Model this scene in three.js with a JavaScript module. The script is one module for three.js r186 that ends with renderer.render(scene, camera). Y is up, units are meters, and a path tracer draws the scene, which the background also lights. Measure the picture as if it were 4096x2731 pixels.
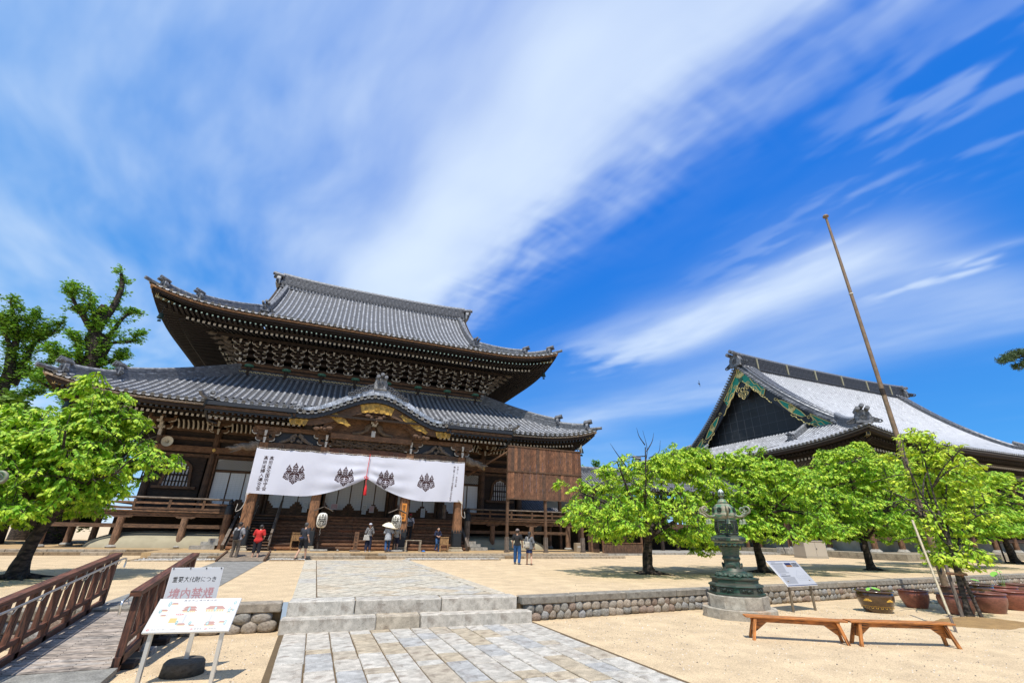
import * as THREE from 'three';
import { mergeGeometries, mergeVertices } from 'three/addons/utils/BufferGeometryUtils.js';
import { MarchingCubes } from 'three/addons/objects/MarchingCubes.js';

// ---------------------------------------------------------------- camera, sky, sun, exposure
const scene = new THREE.Scene();
const camera = new THREE.PerspectiveCamera(75.2, 1024 / 682, 0.1, 2000);
const DEG = Math.PI / 180;
{
  const pit = 23.28 * DEG, yaw = 21.74 * DEG, roll = 1.10 * DEG;
  const fw = new THREE.Vector3(Math.sin(yaw) * Math.cos(pit), Math.sin(pit), -Math.cos(yaw) * Math.cos(pit));
  const right = new THREE.Vector3(Math.cos(yaw), 0, Math.sin(yaw));
  const up = new THREE.Vector3().crossVectors(right, fw);
  const r2 = right.clone().multiplyScalar(Math.cos(roll)).addScaledVector(up, Math.sin(roll));
  const u2 = up.clone().multiplyScalar(Math.cos(roll)).addScaledVector(right, -Math.sin(roll));
  camera.matrixAutoUpdate = true;
  camera.position.set(0, 1.55, 0);
  camera.quaternion.setFromRotationMatrix(new THREE.Matrix4().makeBasis(r2, u2, fw.clone().negate()));
}
const renderer = new THREE.WebGLRenderer({ antialias: true });
renderer.setSize(1024, 682);
renderer.toneMapping = THREE.LinearToneMapping;
renderer.toneMappingExposure = 1.3;
renderer.shadowMap.enabled = true;

const SUN_EL = 63 * DEG, SUN_AZ = -28 * DEG;      // the sun stands high in front of the hall, to the left
const sunDir = new THREE.Vector3(Math.sin(SUN_AZ) * Math.cos(SUN_EL), Math.sin(SUN_EL), Math.cos(SUN_AZ) * Math.cos(SUN_EL));
const sun = new THREE.DirectionalLight(new THREE.Color(1.0, 0.95, 0.87), 4.4);
sun.position.copy(sunDir).multiplyScalar(160).add(new THREE.Vector3(20, 0, -30));
sun.target.position.set(20, 0, -30);
sun.castShadow = true;
sun.shadow.mapSize.set(4096, 4096);
Object.assign(sun.shadow.camera, { left: -80, right: 80, top: 80, bottom: -80, near: 1, far: 400 });
scene.add(sun, sun.target);

// ---------------------------------------------------------------- random numbers and noise
let seedState = 12345;
function srand(s) { seedState = s >>> 0; }
function rnd() { seedState = (seedState + 0x6D2B79F5) | 0; let t = Math.imul(seedState ^ (seedState >>> 15), 1 | seedState); t = (t + Math.imul(t ^ (t >>> 7), 61 | t)) ^ t; return ((t ^ (t >>> 14)) >>> 0) / 4294967296; }
const rr = (a, b) => a + (b - a) * rnd();
const clamp = (x, a = 0, b = 1) => Math.min(b, Math.max(a, x));
const smooth = (a, b, x) => { const t = clamp((x - a) / (b - a)); return t * t * (3 - 2 * t); };
const mix = (a, b, t) => a + (b - a) * t;
function h2(x, y, s) { let n = Math.imul(x, 374761393) + Math.imul(y, 668265263) + Math.imul(s, 2147483647 - 61); n = Math.imul(n ^ (n >>> 13), 1274126177); return ((n ^ (n >>> 16)) >>> 0) / 4294967296; }
function vnoise(x, y, s = 0, px = 0, py = 0) {   // value noise, periodic when px, py are given
  let xi = Math.floor(x), yi = Math.floor(y); const fx = x - xi, fy = y - yi;
  const u = fx * fx * (3 - 2 * fx), v = fy * fy * (3 - 2 * fy);
  const w = (a, p) => p ? ((a % p) + p) % p : a;
  const x0 = w(xi, px), x1 = w(xi + 1, px), y0 = w(yi, py), y1 = w(yi + 1, py);
  return mix(mix(h2(x0, y0, s), h2(x1, y0, s), u), mix(h2(x0, y1, s), h2(x1, y1, s), u), v);
}
function fbm(x, y, oct, s = 0, px = 0, py = 0) { let a = 0.5, t = 0, n = 0; for (let i = 0; i < oct; i++) { t += a * vnoise(x, y, s + i * 17, px, py); n += a; a *= 0.5; x *= 2; y *= 2; px *= 2; py *= 2; } return t / n; }

// ---------------------------------------------------------------- sky: one equirectangular float texture of air and cirrus

{
  const W = 2560, H = 1280, data = new Float32Array(W * H * 4);
  const bump = (q, c, w) => Math.exp(-((q - c) / w) * ((q - c) / w));
  const ramp = (pts, q) => { if (q <= pts[0][0]) return pts[0][1]; for (let i = 1; i < pts.length; i++) if (q < pts[i][0]) { const t = (q - pts[i - 1][0]) / (pts[i][0] - pts[i - 1][0]); return mix(pts[i - 1][1], pts[i][1], t * t * (3 - 2 * t)); } return pts[pts.length - 1][1]; };
  const BAND = [[-3, 0.42], [-0.9, 0.46], [-0.55, 0.36], [-0.25, 0.29], [0.0, 0.31], [0.25, 0.47], [0.52, 0.86], [0.68, 0.82], [0.88, 0.36], [1.05, 0.04], [1.2, 0.0]];
  for (let j = 0; j < H; j++) {
    const el = ((j + 0.5) / H - 0.5) * Math.PI;     // rows run upward from the nadir
    for (let i = 0; i < W; i++) {
      const k = (j * W + i) * 4;
      if (el < 0) { data[k] = 0.34; data[k + 1] = 0.42; data[k + 2] = 0.52; data[k + 3] = 1; continue; }
      const az = ((i + 0.5) / W - 0.5) * 2 * Math.PI;   // 0 = +x, see equirectUv: u = atan2(z, x)
      const ce = Math.cos(el), dx = Math.cos(az) * ce, dz = Math.sin(az) * ce, dy = Math.max(Math.sin(el), 0.02);
      const s = Math.sin(el);
      // clear air: deep blue high up, paler towards the horizon
      const hz = Math.exp(-s * 4.2), toS = 0.5 + 0.5 * (dx * sunDir.x + s * sunDir.y + dz * sunDir.z);
      const west = clamp(-dx * 0.9 + 0.15);          // hazier air away to the left
      let r = 0.001 + 0.12 * hz + 0.02 * west * (1 - hz) + 0.02 * toS * toS * toS * toS, g = 0.118 + 0.33 * hz + 0.11 * west + 0.03 * toS * toS * toS, b = 0.575 + 0.25 * hz + 0.05 * west;
      const X = dx / (dy + 0.03), Z = -dz / (dy + 0.03);
      if (Z > -3 && Math.abs(X) + Math.abs(Z) < 26) {
        const wob = (fbm(X * 0.9 + 7, Z * 0.9 + 3, 3, 91) - 0.5);
        const q = X + 0.29 * (Z - 0.2) + wob * 0.34, al = Z - 0.29 * X;   // across and along the streaks
        const streak = fbm(q * 4.5 + 2, al * 1.6, 5, 11), fine = fbm(q * 15 + al * 2.5, al * 5 - q * 4, 4, 23), soft = fbm(X * 1.7, Z * 1.7, 4, 37);
        const ripple = vnoise(q * 7, al * 46 + q * 12 + wob * 20, 53);
        let c = ramp(BAND, q);
        const edge = bump(q, 0.86, 0.16);
        c *= 0.72 + 0.46 * soft; c *= 0.90 + 0.18 * streak; c += edge * (fine - 0.5) * 0.55 + edge * (ripple - 0.5) * 0.10;
        c = c > 0.5 ? 0.5 + (c - 0.5) * 1.15 : c;
        c = mix(c, clamp(c + (streak - 0.5) * 0.16 + (soft - 0.5) * 0.40 + (fine - 0.5) * 0.26, 0.05, 1), smooth(0.75, -0.1, q));
        const fade2 = smooth(2.25, 1.75, Z + (fine - 0.5) * 0.5) * smooth(0.35, 0.9, Z);
        c += 0.22 * bump(q, 2.3, 0.55) * smooth(0.45, 0.8, Z) * smooth(3.2, 1.2, Z) * (0.5 + soft);
        c += 0.82 * bump(q, 1.86, 0.23 + 0.08 * streak) * fade2 * (0.48 + 0.35 * streak + 0.35 * fine);
        c += 0.36 * bump(q, 2.85, 0.40) * smooth(0.3, 0.7, Z) * (0.5 + 0.5 * streak + 0.4 * fine);
        c += 0.55 * bump(q, 2.28, 0.10) * smooth(0.4, 0.55, Z) * smooth(1.1, 0.7, Z) * smooth(0.42, 0.75, fine);
        c += 0.30 * bump(q, 1.20, 0.16) * smooth(0.75, 0.25, Z) * smooth(0.40, 0.70, fine) + 0.20 * bump(q, 1.5, 0.2) * smooth(0.45, 0.7, fine) * smooth(1.6, 0.5, Z);
        c += 0.45 * smooth(0.06, 0.0, s) + 0.20 * smooth(1.6, 5, Z) * (0.5 + soft);
        if (q > 1) c += 0.05 * smooth(0.42, 0.8, streak) * (0.3 + soft);
        c = clamp(c);
        c = c * c * (3 - 2 * c) * 0.5 + c * 0.5;
        const wr = 0.60, wg = 0.70, wb = 0.82, m = c * 0.90;
        r = mix(r, wr, m); g = mix(g, wg, m); b = mix(b, wb, m);
      } else { const c = 0.35; r = mix(r, 0.74, c); g = mix(g, 0.80, c); b = mix(b, 0.92, c); }
      data[k] = r; data[k + 1] = g; data[k + 2] = b; data[k + 3] = 1;
    }
  }
  const t = new THREE.DataTexture(data, W, H, THREE.RGBAFormat, THREE.FloatType);
  t.mapping = THREE.EquirectangularReflectionMapping; t.minFilter = t.magFilter = THREE.LinearFilter; t.colorSpace = THREE.LinearSRGBColorSpace; t.needsUpdate = true;
  scene.background = t; scene.environment = t;
}

// ---------------------------------------------------------------- textures
function tex(size, fn, { srgb = true, h = size } = {}) {   // fn(u, v) returns [r, g, b] in 0..1 display values
  const d = new Uint8Array(size * h * 4);
  for (let j = 0; j < h; j++) for (let i = 0; i < size; i++) { const c = fn(i / size, j / h), k = (j * size + i) * 4; for (let m = 0; m < 3; m++) d[k + m] = clamp(c[m]) * 255; d[k + 3] = 255; }
  const t = new THREE.DataTexture(d, size, h, THREE.RGBAFormat, THREE.UnsignedByteType);
  t.wrapS = t.wrapT = THREE.RepeatWrapping; t.magFilter = THREE.LinearFilter; t.minFilter = THREE.LinearMipmapLinearFilter; t.generateMipmaps = true;
  t.colorSpace = srgb ? THREE.SRGBColorSpace : THREE.NoColorSpace; t.needsUpdate = true; return t;
}
const g3 = v => [v, v, v];
const T = {};
T.wood = tex(512, (u, v) => {           // grain along u; 1 repeat = 1.2 m
  const w = fbm(u * 4, v * 4, 3, 5, 4, 4), l = fbm(u * 6, v * 96 + w * 10, 3, 9, 6, 0), k = fbm(u * 14, v * 40, 3, 31, 14, 40), cr = smooth(0.70, 0.78, fbm(u * 5, v * 64, 2, 44, 5, 64));
  return g3(clamp(0.52 + 0.5 * l + 0.35 * (k - 0.5) + 0.25 * (w - 0.5) - 0.4 * cr));
});
T.granite = tex(512, (u, v) => {
  const a = fbm(u * 10, v * 10, 4, 2, 10, 10), s = vnoise(u * 150, v * 150, 6, 150, 150), s2 = vnoise(u * 230, v * 230, 8, 230, 230);
  const dark = smooth(0.80, 0.92, s) * 0.42, lite = smooth(0.78, 0.95, s2) * 0.2, st = smooth(0.5, 0.75, fbm(u * 5, v * 5, 4, 71, 5, 5)) * 0.16;
  const c = 0.80 + 0.28 * (a - 0.5) - dark + lite - st; return [c + st * 0.1, c, c - st * 0.05 - 0.01];
});
T.sand = tex(1024, (u, v) => {
  const a = fbm(u * 7, v * 7, 5, 3, 7, 7), s = vnoise(u * 330, v * 330, 12, 330, 330), s2 = vnoise(u * 200, v * 200, 14, 200, 200), s3 = vnoise(u * 120, v * 120, 19, 120, 120);
  const c = 0.83 + 0.16 * (a - 0.5) + 0.20 * (s - 0.5) + 0.13 * (s2 - 0.5) - 0.36 * smooth(0.90, 0.97, s3);
  return [c + 0.03, c * 0.965, c * 0.86];
});
T.sandBump = tex(512, (u, v) => g3(0.5 * vnoise(u * 160, v * 160, 12, 160, 160) + 0.3 * vnoise(u * 80, v * 80, 14, 80, 80) + 0.2 * fbm(u * 12, v * 12, 3, 5, 12, 12)), { srgb: false });
T.tile = tex(256, (u, v) => { const a = fbm(u * 6, v * 6, 4, 7, 6, 6), s = vnoise(u * 60, v * 60, 17, 60, 60), l = smooth(0.62, 0.8, fbm(u * 9, v * 9, 3, 91, 9, 9)); return g3(0.66 + 0.5 * (a - 0.5) + 0.14 * (s - 0.5) + 0.28 * l); });
T.plaster = tex(256, (u, v) => { const a = fbm(u * 4, v * 4, 5, 19, 4, 4), k = smooth(0.5, 0.8, fbm(u * 3, v * 6, 4, 61, 3, 6)); return [0.86 + 0.2 * (a - 0.5) - 0.15 * k, 0.85 + 0.2 * (a - 0.5) - 0.15 * k, 0.82 + 0.2 * (a - 0.5) - 0.18 * k]; });
T.bark = tex(256, (u, v) => { const l = fbm(u * 16, v * 5, 4, 41, 16, 5), s = fbm(u * 5, v * 30, 3, 47, 5, 30); return g3(0.30 + 0.85 * (l - 0.28) + 0.25 * (s - 0.5)); });
T.bronze = tex(256, (u, v) => { const a = fbm(u * 5, v * 5, 5, 27, 5, 5), b = smooth(0.45, 0.72, fbm(u * 4, v * 8, 4, 81, 4, 8)); return [0.62 + 0.5 * (a - 0.5) - 0.2 * b, 0.66 + 0.4 * (a - 0.5) + 0.02 * b, 0.62 + 0.4 * (a - 0.5) - 0.02 * b]; });
T.speck = tex(256, (u, v) => { const a = fbm(u * 8, v * 8, 4, 33, 8, 8), s = vnoise(u * 90, v * 90, 35, 90, 90); return g3(0.8 + 0.3 * (a - 0.5) + 0.22 * (s - 0.5)); });
T.grainBump = T.speck.clone(); T.grainBump.colorSpace = THREE.NoColorSpace;

// ---------------------------------------------------------------- materials (uv are in metres; rep = metres per repeat)
function M(color, { map, rep = 1, rough = 0.85, metal = 0, bump, bumpScale = 0.004, bumpRep, ...more } = {}) {
  const c = Array.isArray(color) ? new THREE.Color().setRGB(...color) : new THREE.Color(color);
  const o = { color: c, roughness: rough, metalness: metal, side: THREE.DoubleSide, ...more };
  const at = (t, r) => { const q = t.clone(); q.repeat.set(1 / r, 1 / r); q.needsUpdate = true; return q; };
  if (map) o.map = at(map, rep);
  if (bump) { o.bumpMap = at(bump, bumpRep || rep); o.bumpScale = bumpScale; }
  return more.transmission !== undefined || more.clearcoat !== undefined || more.sheen !== undefined ? new THREE.MeshPhysicalMaterial(o) : new THREE.MeshStandardMaterial(o);
}
function tints(base, n, spread, opt) {    // variants of one material that share its textures
  const first = M(base, opt), out = [first];
  for (let i = 1; i < n; i++) { const m = first.clone(); const k = 1 + rr(-spread, spread), w = rr(-spread, spread) * 0.35; m.color.setRGB(first.color.r * k * (1 + w), first.color.g * k, first.color.b * k * (1 - w)); out.push(m); }
  return out;
}
const pick = a => a[Math.floor(rnd() * a.length) % a.length];
srand(77);
const MT = {
  wood: M([0.18, 0.095, 0.048], { map: T.wood, rep: 1.2, rough: 0.8 }),
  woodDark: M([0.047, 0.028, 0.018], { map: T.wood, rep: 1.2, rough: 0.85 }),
  woodMid: M([0.26, 0.132, 0.065], { map: T.wood, rep: 1.2, rough: 0.8 }),
  woodRed: M([0.25, 0.095, 0.045], { map: T.wood, rep: 1.2, rough: 0.75 }),
  woodGrey: M([0.24, 0.19, 0.15], { map: T.wood, rep: 1.2, rough: 0.9 }),
  black: M([0.012, 0.014, 0.018], { rough: 0.5 }),
  white: M([0.84, 0.78, 0.68], { map: T.speck, rep: 0.8, rough: 0.9 }),
  paper: M([0.80, 0.80, 0.77], { rough: 0.95 }),
  gold: M([0.95, 0.56, 0.09], { map: T.tile, rep: 0.7, rough: 0.5, metal: 0.1 }),
  goldPale: M([0.72, 0.58, 0.25], { rough: 0.5, metal: 0.2 }),
  tile: M([0.30, 0.31, 0.335], { map: T.tile, rep: 0.9, rough: 0.5 }),
  tileDark: M([0.12, 0.127, 0.145], { map: T.tile, rep: 0.9, rough: 0.55 }),
  tileLight: M([0.46, 0.475, 0.50], { map: T.tile, rep: 0.9, rough: 0.55 }),
  teal: M([0.02, 0.30, 0.22], { rough: 0.5 }),
  verdigris: M([0.20, 0.42, 0.36], { map: T.bronze, rep: 0.6, rough: 0.7 }),
  granite: M([0.50, 0.475, 0.43], { map: T.granite, rep: 1.1, rough: 0.9, bump: T.grainBump, bumpRep: 0.35, bumpScale: 0.006 }),
  plaster: M([0.50, 0.48, 0.41], { map: T.plaster, rep: 2.5, rough: 0.95 }),
};

// ---------------------------------------------------------------- geometry helpers: all return non-indexed geometry with position, normal, uv
const V = (x, y, z) => new THREE.Vector3(x, y, z);
function fin(g) { const q = g.index ? g.toNonIndexed() : g; for (const k of Object.keys(q.attributes)) if (!['position', 'normal', 'uv'].includes(k)) q.deleteAttribute(k); q.morphAttributes = {}; return q; }
function merge(list) { return list.length === 1 ? list[0] : mergeGeometries(list.map(fin), false); }
function place(g, x = 0, y = 0, z = 0, ry = 0, rx = 0, rz = 0, s = 1) { g.applyMatrix4(new THREE.Matrix4().compose(V(x, y, z), new THREE.Quaternion().setFromEuler(new THREE.Euler(rx, ry, rz, 'YXZ')), typeof s === 'number' ? V(s, s, s) : V(...s))); return g; }
function uvm(g, along) {                // uv in metres from the two axes across the face; the long axis runs along u
  g = fin(g); const p = g.attributes.position, n = g.attributes.normal, uv = new Float32Array(p.count * 2);
  g.computeBoundingBox(); const sz = g.boundingBox.getSize(V(0, 0, 0)), dims = [sz.x, sz.y, sz.z], ou = rnd() * 7, ov = rnd() * 7;
  if (along !== undefined) dims[along] = 1e9;
  for (let i = 0; i < p.count; i += 3) {
    const a = [Math.abs(n.getX(i) + n.getX(i + 1) + n.getX(i + 2)), Math.abs(n.getY(i) + n.getY(i + 1) + n.getY(i + 2)), Math.abs(n.getZ(i) + n.getZ(i + 1) + n.getZ(i + 2))];
    const m = a[0] >= a[1] && a[0] >= a[2] ? 0 : a[1] >= a[2] ? 1 : 2; let A = (m + 1) % 3, B = (m + 2) % 3; if (dims[B] > dims[A]) [A, B] = [B, A];
    for (let k = i; k < i + 3; k++) { const c = [p.getX(k), p.getY(k), p.getZ(k)]; uv[k * 2] = c[A] + ou; uv[k * 2 + 1] = c[B] + ov; }
  }
  g.setAttribute('uv', new THREE.BufferAttribute(uv, 2)); return g;
}
const box = (w, h, d, x = 0, y = 0, z = 0, ry = 0, rx = 0, rz = 0) => place(uvm(new THREE.BoxGeometry(w, h, d)), x, y, z, ry, rx, rz);
function rawGeo(pos) { const g = new THREE.BufferGeometry(); g.setAttribute('position', new THREE.BufferAttribute(new Float32Array(pos), 3)); g.computeVertexNormals(); g.setAttribute('uv', new THREE.BufferAttribute(new Float32Array(pos.length / 3 * 2), 2)); return g; }
function cbox(w, h, d, c = 0.012, jit = 0) {    // a box with chamfered edges; jit moves its corners a little
  const P = [], key = {};
  for (const sx of [-1, 1]) for (const sy of [-1, 1]) for (const sz of [-1, 1]) {
    const jx = rr(-jit, jit), jy = rr(-jit, jit) * 0.4, jz = rr(-jit, jit), X = sx * w / 2 + jx, Y = sy * h / 2 + jy, Z = sz * d / 2 + jz;
    key[[sx, sy, sz]] = [[X, Y - sy * c, Z - sz * c], [X - sx * c, Y, Z - sz * c], [X - sx * c, Y - sy * c, Z]];
  }
  const tri = (a, b, cc) => { // face outward from the origin
    const n = [(b[1] - a[1]) * (cc[2] - a[2]) - (b[2] - a[2]) * (cc[1] - a[1]), (b[2] - a[2]) * (cc[0] - a[0]) - (b[0] - a[0]) * (cc[2] - a[2]), (b[0] - a[0]) * (cc[1] - a[1]) - (b[1] - a[1]) * (cc[0] - a[0])];
    if (n[0] * (a[0] + b[0] + cc[0]) + n[1] * (a[1] + b[1] + cc[1]) + n[2] * (a[2] + b[2] + cc[2]) < 0) P.push(...a, ...cc, ...b); else P.push(...a, ...b, ...cc);
  };
  const quad = (a, b, e, f) => { tri(a, b, e); tri(a, e, f); };
  for (let ax = 0; ax < 3; ax++) {
    const b = (ax + 1) % 3, e = (ax + 2) % 3, k = (s, t, u) => { const o = [0, 0, 0]; o[ax] = s; o[b] = t; o[e] = u; return key[o]; };
    for (const s of [-1, 1]) quad(k(s, -1, -1)[ax], k(s, 1, -1)[ax], k(s, 1, 1)[ax], k(s, -1, 1)[ax]);
    for (const t of [-1, 1]) for (const u of [-1, 1]) quad(k(-1, t, u)[b], k(1, t, u)[b], k(1, t, u)[e], k(-1, t, u)[e]);   // the edge that runs along ax
  }
  for (const kk of Object.values(key)) tri(kk[0], kk[1], kk[2]);
  return uvm(rawGeo(P));
}
function beam(p, q, w, h, up = V(0, 1, 0)) {   // a bar from p to q, w across, h high
  const d = V(0, 0, 0).subVectors(q, p), L = d.length(), g = uvm(new THREE.BoxGeometry(L, h, w)); d.normalize();
  const z = V(0, 0, 0).crossVectors(d, up).normalize(), y = V(0, 0, 0).crossVectors(z, d);
  g.applyMatrix4(new THREE.Matrix4().makeBasis(d, y, z).setPosition((p.x + q.x) / 2, (p.y + q.y) / 2, (p.z + q.z) / 2)); return g;
}
function tube(pts, r0, r1 = r0, seg = 8, cap = true, wob = 0) {   // a tapering round tube through points
  const n = pts.length, P = [], U = [], N = [], ring = []; let along = 0, prev = null;
  for (let i = 0; i < n; i++) {
    const t = V(0, 0, 0).subVectors(pts[Math.min(i + 1, n - 1)], pts[Math.max(i - 1, 0)]).normalize();
    let a = prev ? prev.clone().addScaledVector(t, -prev.dot(t)) : Math.abs(t.y) > 0.9 ? V(1, 0, 0).addScaledVector(t, -t.x) : V(0, 1, 0).addScaledVector(t, -t.y);
    a.normalize(); prev = a; const b = V(0, 0, 0).crossVectors(t, a), R = typeof r0 === 'function' ? r0(i / (n - 1)) : mix(r0, r1, i / (n - 1));
    if (i) along += pts[i].distanceTo(pts[i - 1]);
    ring.push(Array.from({ length: seg + 1 }, (_, k) => { const w = k % seg / seg * Math.PI * 2, rj = R * (1 + (wob ? wob * (vnoise(Math.cos(w) * 2 + 9, Math.sin(w) * 2 + i * 0.35, 5) - 0.5) : 0)), nn = a.clone().multiplyScalar(Math.cos(w)).addScaledVector(b, Math.sin(w)); return { p: pts[i].clone().addScaledVector(nn, rj), n: nn, u: [along, k / seg * Math.PI * 2 * Math.max(R, 0.02)] }; }));
  }
  const push = v => { P.push(v.p.x, v.p.y, v.p.z); N.push(v.n.x, v.n.y, v.n.z); U.push(...v.u); };
  for (let i = 0; i < n - 1; i++) for (let k = 0; k < seg; k++) { const a = ring[i][k], b = ring[i][k + 1], c = ring[i + 1][k + 1], d = ring[i + 1][k]; [a, b, c, a, c, d].forEach(push); }
  if (cap) for (const [i, s] of [[0, -1], [n - 1, 1]]) { const t = V(0, 0, 0).subVectors(pts[Math.min(i + 1, n - 1)], pts[Math.max(i - 1, 0)]).normalize().multiplyScalar(s), cpt = { p: pts[i], n: t, u: [0, 0] }; for (let k = 0; k < seg; k++) { const a = { ...ring[i][k], n: t }, b = { ...ring[i][k + 1], n: t }; (s > 0 ? [cpt, a, b] : [cpt, b, a]).forEach(push); } }
  const g = new THREE.BufferGeometry(); g.setAttribute('position', new THREE.BufferAttribute(new Float32Array(P), 3)); g.setAttribute('normal', new THREE.BufferAttribute(new Float32Array(N), 3)); g.setAttribute('uv', new THREE.BufferAttribute(new Float32Array(U), 2)); return g;
}
const cyl = (r0, r1, h, seg, x = 0, y = 0, z = 0, ry = 0, rx = 0, rz = 0) => { const g = new THREE.CylinderGeometry(r1, r0, h, seg); const uv = g.attributes.uv; for (let i = 0; i < uv.count; i++) uv.setXY(i, uv.getY(i) * h, uv.getX(i) * 6.28 * Math.max(r0, r1)); return place(fin(g), x, y, z, ry, rx, rz); };
const lathe = (prof, seg, x = 0, y = 0, z = 0, ph = 0) => { const g = new THREE.LatheGeometry(prof.map(p => new THREE.Vector2(...p)), seg, ph); const uv = g.attributes.uv; for (let i = 0; i < uv.count; i++) uv.setXY(i, uv.getX(i) * 3, uv.getY(i) * 2); return place(fin(g), x, y, z); };
function flat(g) { g = fin(g); g.deleteAttribute('normal'); g.computeVertexNormals(); return g; }
function extr(pts, depth, { bevel = 0, holes = [], seg = 1 } = {}) {     // an outline in x, y pushed out along z, centred on z = 0
  const sh = pts instanceof THREE.Shape ? pts : new THREE.Shape(pts.map(p => new THREE.Vector2(...p))); for (const h of holes) sh.holes.push(new THREE.Path(h.map(p => new THREE.Vector2(...p))));
  const g = new THREE.ExtrudeGeometry(sh, { depth, bevelEnabled: bevel > 0, bevelThickness: bevel, bevelSize: bevel, bevelSegments: 1, steps: 1, curveSegments: seg * 6 }); g.translate(0, 0, -depth / 2); return uvm(g);
}
function sweep(path, prof, closed = true) {    // prof: [across, up] pairs carried level along a path of points; the ends are capped flat
  const P = [], n = path.length, rows = path.map((p, i) => { const t = V(0, 0, 0).subVectors(path[Math.min(i + 1, n - 1)], path[Math.max(i - 1, 0)]).normalize(), s = V(0, 0, 0).crossVectors(t, V(0, 1, 0)).normalize(), u = V(0, 0, 0).crossVectors(s, t); return prof.map(q => p.clone().addScaledVector(s, q[0]).addScaledVector(u, q[1])); });
  const tri = (a, b, c) => P.push(a.x, a.y, a.z, b.x, b.y, b.z, c.x, c.y, c.z), m = prof.length;
  for (let i = 0; i < n - 1; i++) for (let k = 0; k < (closed ? m : m - 1); k++) { const a = rows[i][k], b = rows[i][(k + 1) % m], c = rows[i + 1][(k + 1) % m], d = rows[i + 1][k]; tri(a, c, b); tri(a, d, c); }
  if (closed) for (const r of [rows[0], rows[n - 1]]) { const c = r.reduce((s, v) => s.add(v), V(0, 0, 0)).multiplyScalar(1 / m); for (let k = 0; k < m; k++) tri(c, r[k], r[(k + 1) % m]); }
  return uvm(rawGeo(P));
}
const stair = (w, hs) => { const a = [], L = hs.length; let y = 0; const left = [], right = []; hs.forEach(([h, k]) => { right.push([w * k / 2, y], [w * k / 2, y + h]); left.unshift([-w * k / 2, y + h], [-w * k / 2, y]); y += h; }); return [...right, ...left]; };

// ---------------------------------------------------------------- scene graph helpers
const used = {};
function numbered(n) { used[n] = (used[n] || 0) + 1; return used[n] === 1 ? n : `${n}_${String(used[n] - 1).padStart(3, '0')}`; }
function mesh(name, geo, mat, parent) { const m = new THREE.Mesh(Array.isArray(geo) ? merge(geo) : geo, mat); m.name = name; m.castShadow = m.receiveShadow = true; parent.add(m); return m; }
const part = mesh;
function thing(name, label, category, x = 0, y = 0, z = 0, turn = 0, group) { const o = new THREE.Group(); o.name = numbered(name); o.position.set(x, y, z); o.rotation.y = turn; o.userData = { label, category }; if (group) o.userData.group = group; scene.add(o); return o; }
function solo(name, geo, mat, label, category, group) { const m = mesh(numbered(name), geo, mat, scene); m.userData = { label, category }; if (group) m.userData.group = group; return m; }
function struct(name, geo, mat) { const m = mesh(numbered(name), geo, mat, scene); m.userData = { kind: 'structure' }; return m; }
function inst(name, geo, mat, mats, parent, colors) { const m = new THREE.InstancedMesh(geo, mat, mats.length); mats.forEach((a, i) => { m.setMatrixAt(i, a); if (colors) m.setColorAt(i, colors[i]); }); m.name = name; m.userData.kind = 'stuff'; m.castShadow = m.receiveShadow = true; parent.add(m); return m; }
const basis = (x, y, z, p) => new THREE.Matrix4().makeBasis(x, y, z).setPosition(p.x, p.y, p.z);
function dup(o, label, x, y, z, turn) { const c = o.clone(); c.name = numbered(o.name.replace(/_\d\d\d$/, '')); c.userData = { ...o.userData }; if (label) c.userData.label = label; scene.add(c); c.position.set(x, y, z); if (turn !== undefined) c.rotation.y = turn; return c; }

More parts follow.
